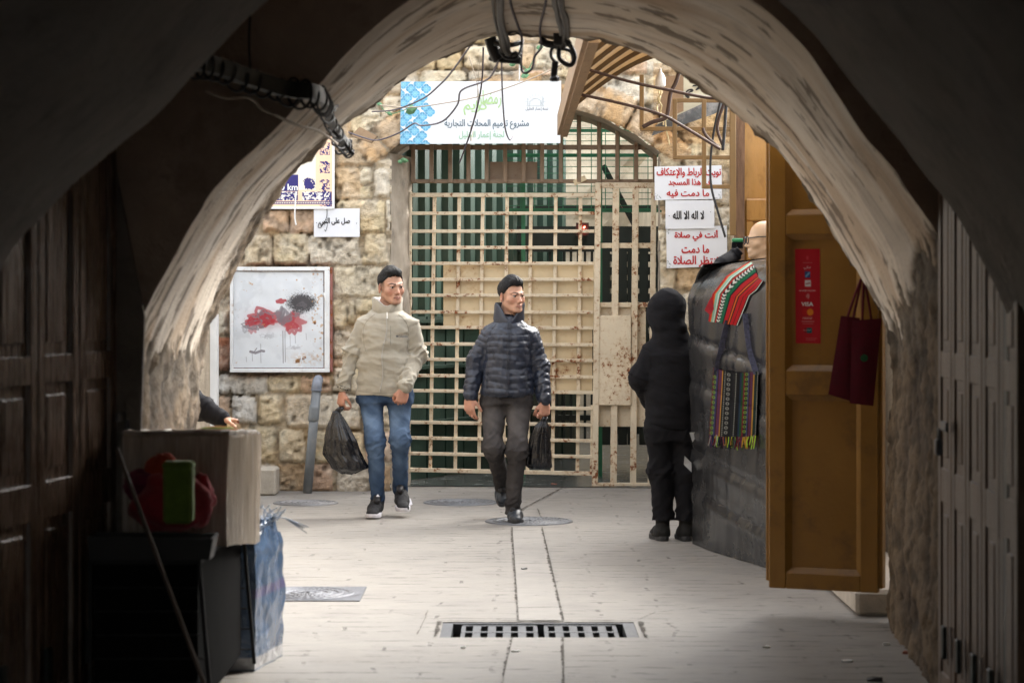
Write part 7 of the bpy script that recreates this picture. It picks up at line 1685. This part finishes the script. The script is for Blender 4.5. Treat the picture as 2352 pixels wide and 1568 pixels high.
def goods_cart():
    t = thing("goods_cart", (-1.28, 8.7, 0), "black wheeled wire goods cart loaded with soft toys in the shade", "cart"); x0, x1, y0, y1 = -1.50, -1.115, 8.36, 9.72; b = MB()
    for k, z in enumerate(np.linspace(.12, .625, 7)): 
        e = .06 * (1 - k / 6); xx = x1 + e - .02
        for a, c in (((x0, y0), (xx, y0)), ((xx, y1), (x0, y1)), ((x0, y1), (x0, y0))): b.bar((*a, z), (*c, z), .005, .005)
    for x, y, e in ((x0, y0, 0), (x1, y0, .05), (x1, y1, .05), (x0, y1, 0)): b.bar((x + e, y, .06), (x, y, .64), .014, .014)
    b.build("frame", m_cartm, t); b = MB(); b.span((x0 + .012, y0 + .012, .10), (x1 - .004, y1 - .012, .62)); b.build("liner", m_black, t); b = MB(); b.span((x0, y0 - .01, .626), (x1 + .01, y1, .640)); b.build("top_tray", m_cartm, t)
    b = MB(); R = [[Vector(p) for p in q] for q in ([(x0, 8.35, .64), (-1.075, 8.35, .64), (-1.075, 8.48, .64), (x0, 8.48, .64)], [(x0 - .01, 8.34, .725), (-1.06, 8.34, .715), (-1.06, 8.50, .72), (x0 - .01, 8.50, .725)], [(x0, 8.35, .725), (-1.07, 8.35, .715), (-1.07, 8.49, .72), (x0, 8.49, .725)], [(x0 + .01, 8.36, .645), (-1.085, 8.36, .645), (-1.085, 8.47, .645), (x0 + .01, 8.47, .645)])]; b.rings(R); b.build("tub", m_tub, t)
    for x in (-1.37,):
        c = Vector(((333 - CX) * 8.30 / F, 8.30, .095)); b = MB(); b.tube([c + Vector((.085 * math.cos(a), 0, .085 * math.sin(a))) for a in np.linspace(0, 6.28, 28)[:-1]], .008, 7, closed=True)
        for a in np.arange(0, 6.28, .785): b.bar(c, c + Vector((.08 * math.cos(a), 0, .08 * math.sin(a))), .005, .005)
        b.lathe([(.0, -.02), (.016, -.02), (.016, .02), (0, .02)], c, 'y', 12); b.build("wheel", m_cartm, t)
m_cartm = M("black cart metal", (.012, .012, .012), .75, .2, 9, .1); m_tub = M("dark tub", (.018, .018, .018), .5, .2, 9, .1)
goods_cart()
m_fur = [M(n, c, .95, .25, 20, .5, 90, sheen=.2) for n, c in (("crimson fluff", (.33, .022, .035)), ("orange fluff", (.40, .05, .022)), ("plum fluff", (.16, .012, .05)), ("lime fluff", (.12, .19, .025)))]
def fluff(label, cx_, cy_, d, r, m, seed, sx=1., sz=1.):
    c = at(cx_, cy_, d); V = []; b = MB(); n, k = 22, 32; R = []
    for i in range(n + 1):
        th = math.pi * (i + .02) / (n + .04); ring = []
        for j in range(k):
            ph = 2 * math.pi * j / k; q = np.array((math.sin(th) * math.cos(ph), math.sin(th) * math.sin(ph), math.cos(th))); rr = r * (1 + .18 * float(fbm(q * 2.1 + seed, 3, seed)) + .04 * float(noise(q * 14, seed))); ring.append(c + Vector((q[0] * rr * sx, q[1] * rr * .7, q[2] * rr * sz)))
        R.append(ring)
    b.rings(R); tag(b.build("soft_toy", m, smooth=True), label, "soft toy", "soft goods in the cart")
fluff("crimson fluffy toy low in the cart, below the lime block", 395, 1160, 8.55, .125, m_fur[0], 3, 1.1, .85); fluff("orange red fluffy toy highest in the cart", 372, 1080, 8.60, .062, m_fur[1], 5); fluff("plum coloured fluffy toy at the left of the cart", 322, 1115, 8.58, .060, m_fur[2], 7); fluff("scarlet fluffy toy at the right end of the cart", 455, 1150, 8.62, .075, m_fur[0], 9, .8, 1.25)
t = thing("sponge_block", at(411, 1150, 8.42), "lime green fluffy block standing upright in the cart", "sponge"); b = MB(); c = at(411, 1135, 8.42); P = []
b.box(c, (.105, .09, .205), bev=.012); b.build("block", m_fur[3], t); b = MB(); b.box(c + Vector((0, 0, .105)), (.11, .095, .03), bev=.01); b.build("pile", m_fur[3], t)
b = MB(); b.tube([at(268, 1028, 8.15), at(470, 1572, 8.15)], .008, 8); tag(b.build("leaning_pole", M("dull pole", (.12, .09, .07), .5, .2, 20, .2)), "thin pole leaning in front of the goods cart", "pole")
t = thing("woven_hat", at(495, 992, 9.5), "yellow, green and red woven cap lying on top of the carton", "cap"); b = MB(); c = at(500, 998, 9.5); R = []; cc = []
for i in range(9):
    th = i / 8 * 1.5; R.append([c + Vector((.11 * math.cos(th) * math.cos(a), .08 * math.cos(th) * math.sin(a), .042 * math.sin(th) - .006)) for a in np.linspace(0, 6.28, 40)[:-1]]); cl = [(.40, .33, .05), (.12, .25, .06), (.45, .06, .03), (.40, .33, .05), (.42, .10, .04), (.12, .25, .06), (.35, .30, .05), (.4, .06, .03), (.4, .33, .05)][i]; cc += [cl] * 39
b.rings(R, col=np.array(cc)); b.build("crown", m_clothp, t, smooth=True)
# small litter on the paving
r2 = random.Random(12); lit = [("cigarette butt", 2262, 0)]
m_lit = [M("litter white", (.7, .7, .68), .7, .1, 20, 0), M("litter rust", (.25, .08, .05), .8, .2, 20, 0), M("litter black", (.02, .02, .02), .6, .2, 20, 0)]
for x, y, k, s, lab in ((2036, 1480, 0, .018, "scrap of clear wrapper on the paving near the right pier"), (2010, 1563, 2, .05, "flat black bottle cap at the bottom right of the paving"), (2085, 1500, 1, .03, "rusty cigarette end near the right pier"), (1205, 1308, 2, .025, "dark chip of stone on the central strip"), (1185, 1498, 0, .022, "white paper scrap by the drain's central strip"), (1272, 1113, 1, .03, "yellowish wrapper at the threshold of the gate"), (1945, 1520, 0, .026, "crumpled white wrapper on the paving at the lower right"), (1762, 1487, 0, .02, "tiny white scrap in the shadow of the ochre door"), (1064, 1488, 0, .016, "white fleck of paper left of the drain")):
    d = F * CH / (y - HY); c = at(x, y, d); b = MB(); n = 9; ring = [c + Vector((s * r2.uniform(.6, 1.1) * math.cos(a), s * r2.uniform(.3, .7) * math.sin(a), .006)) for a in np.linspace(0, 6.28, n)[:-1]]; b.rings([[p - Vector((0, 0, .006)) for p in ring], [p + Vector((0, 0, r2.uniform(0, s * .3))) for p in ring], ], cap=(True, True)); tag(b.build("litter", m_lit[k]), lab, "litter", kind="thing")
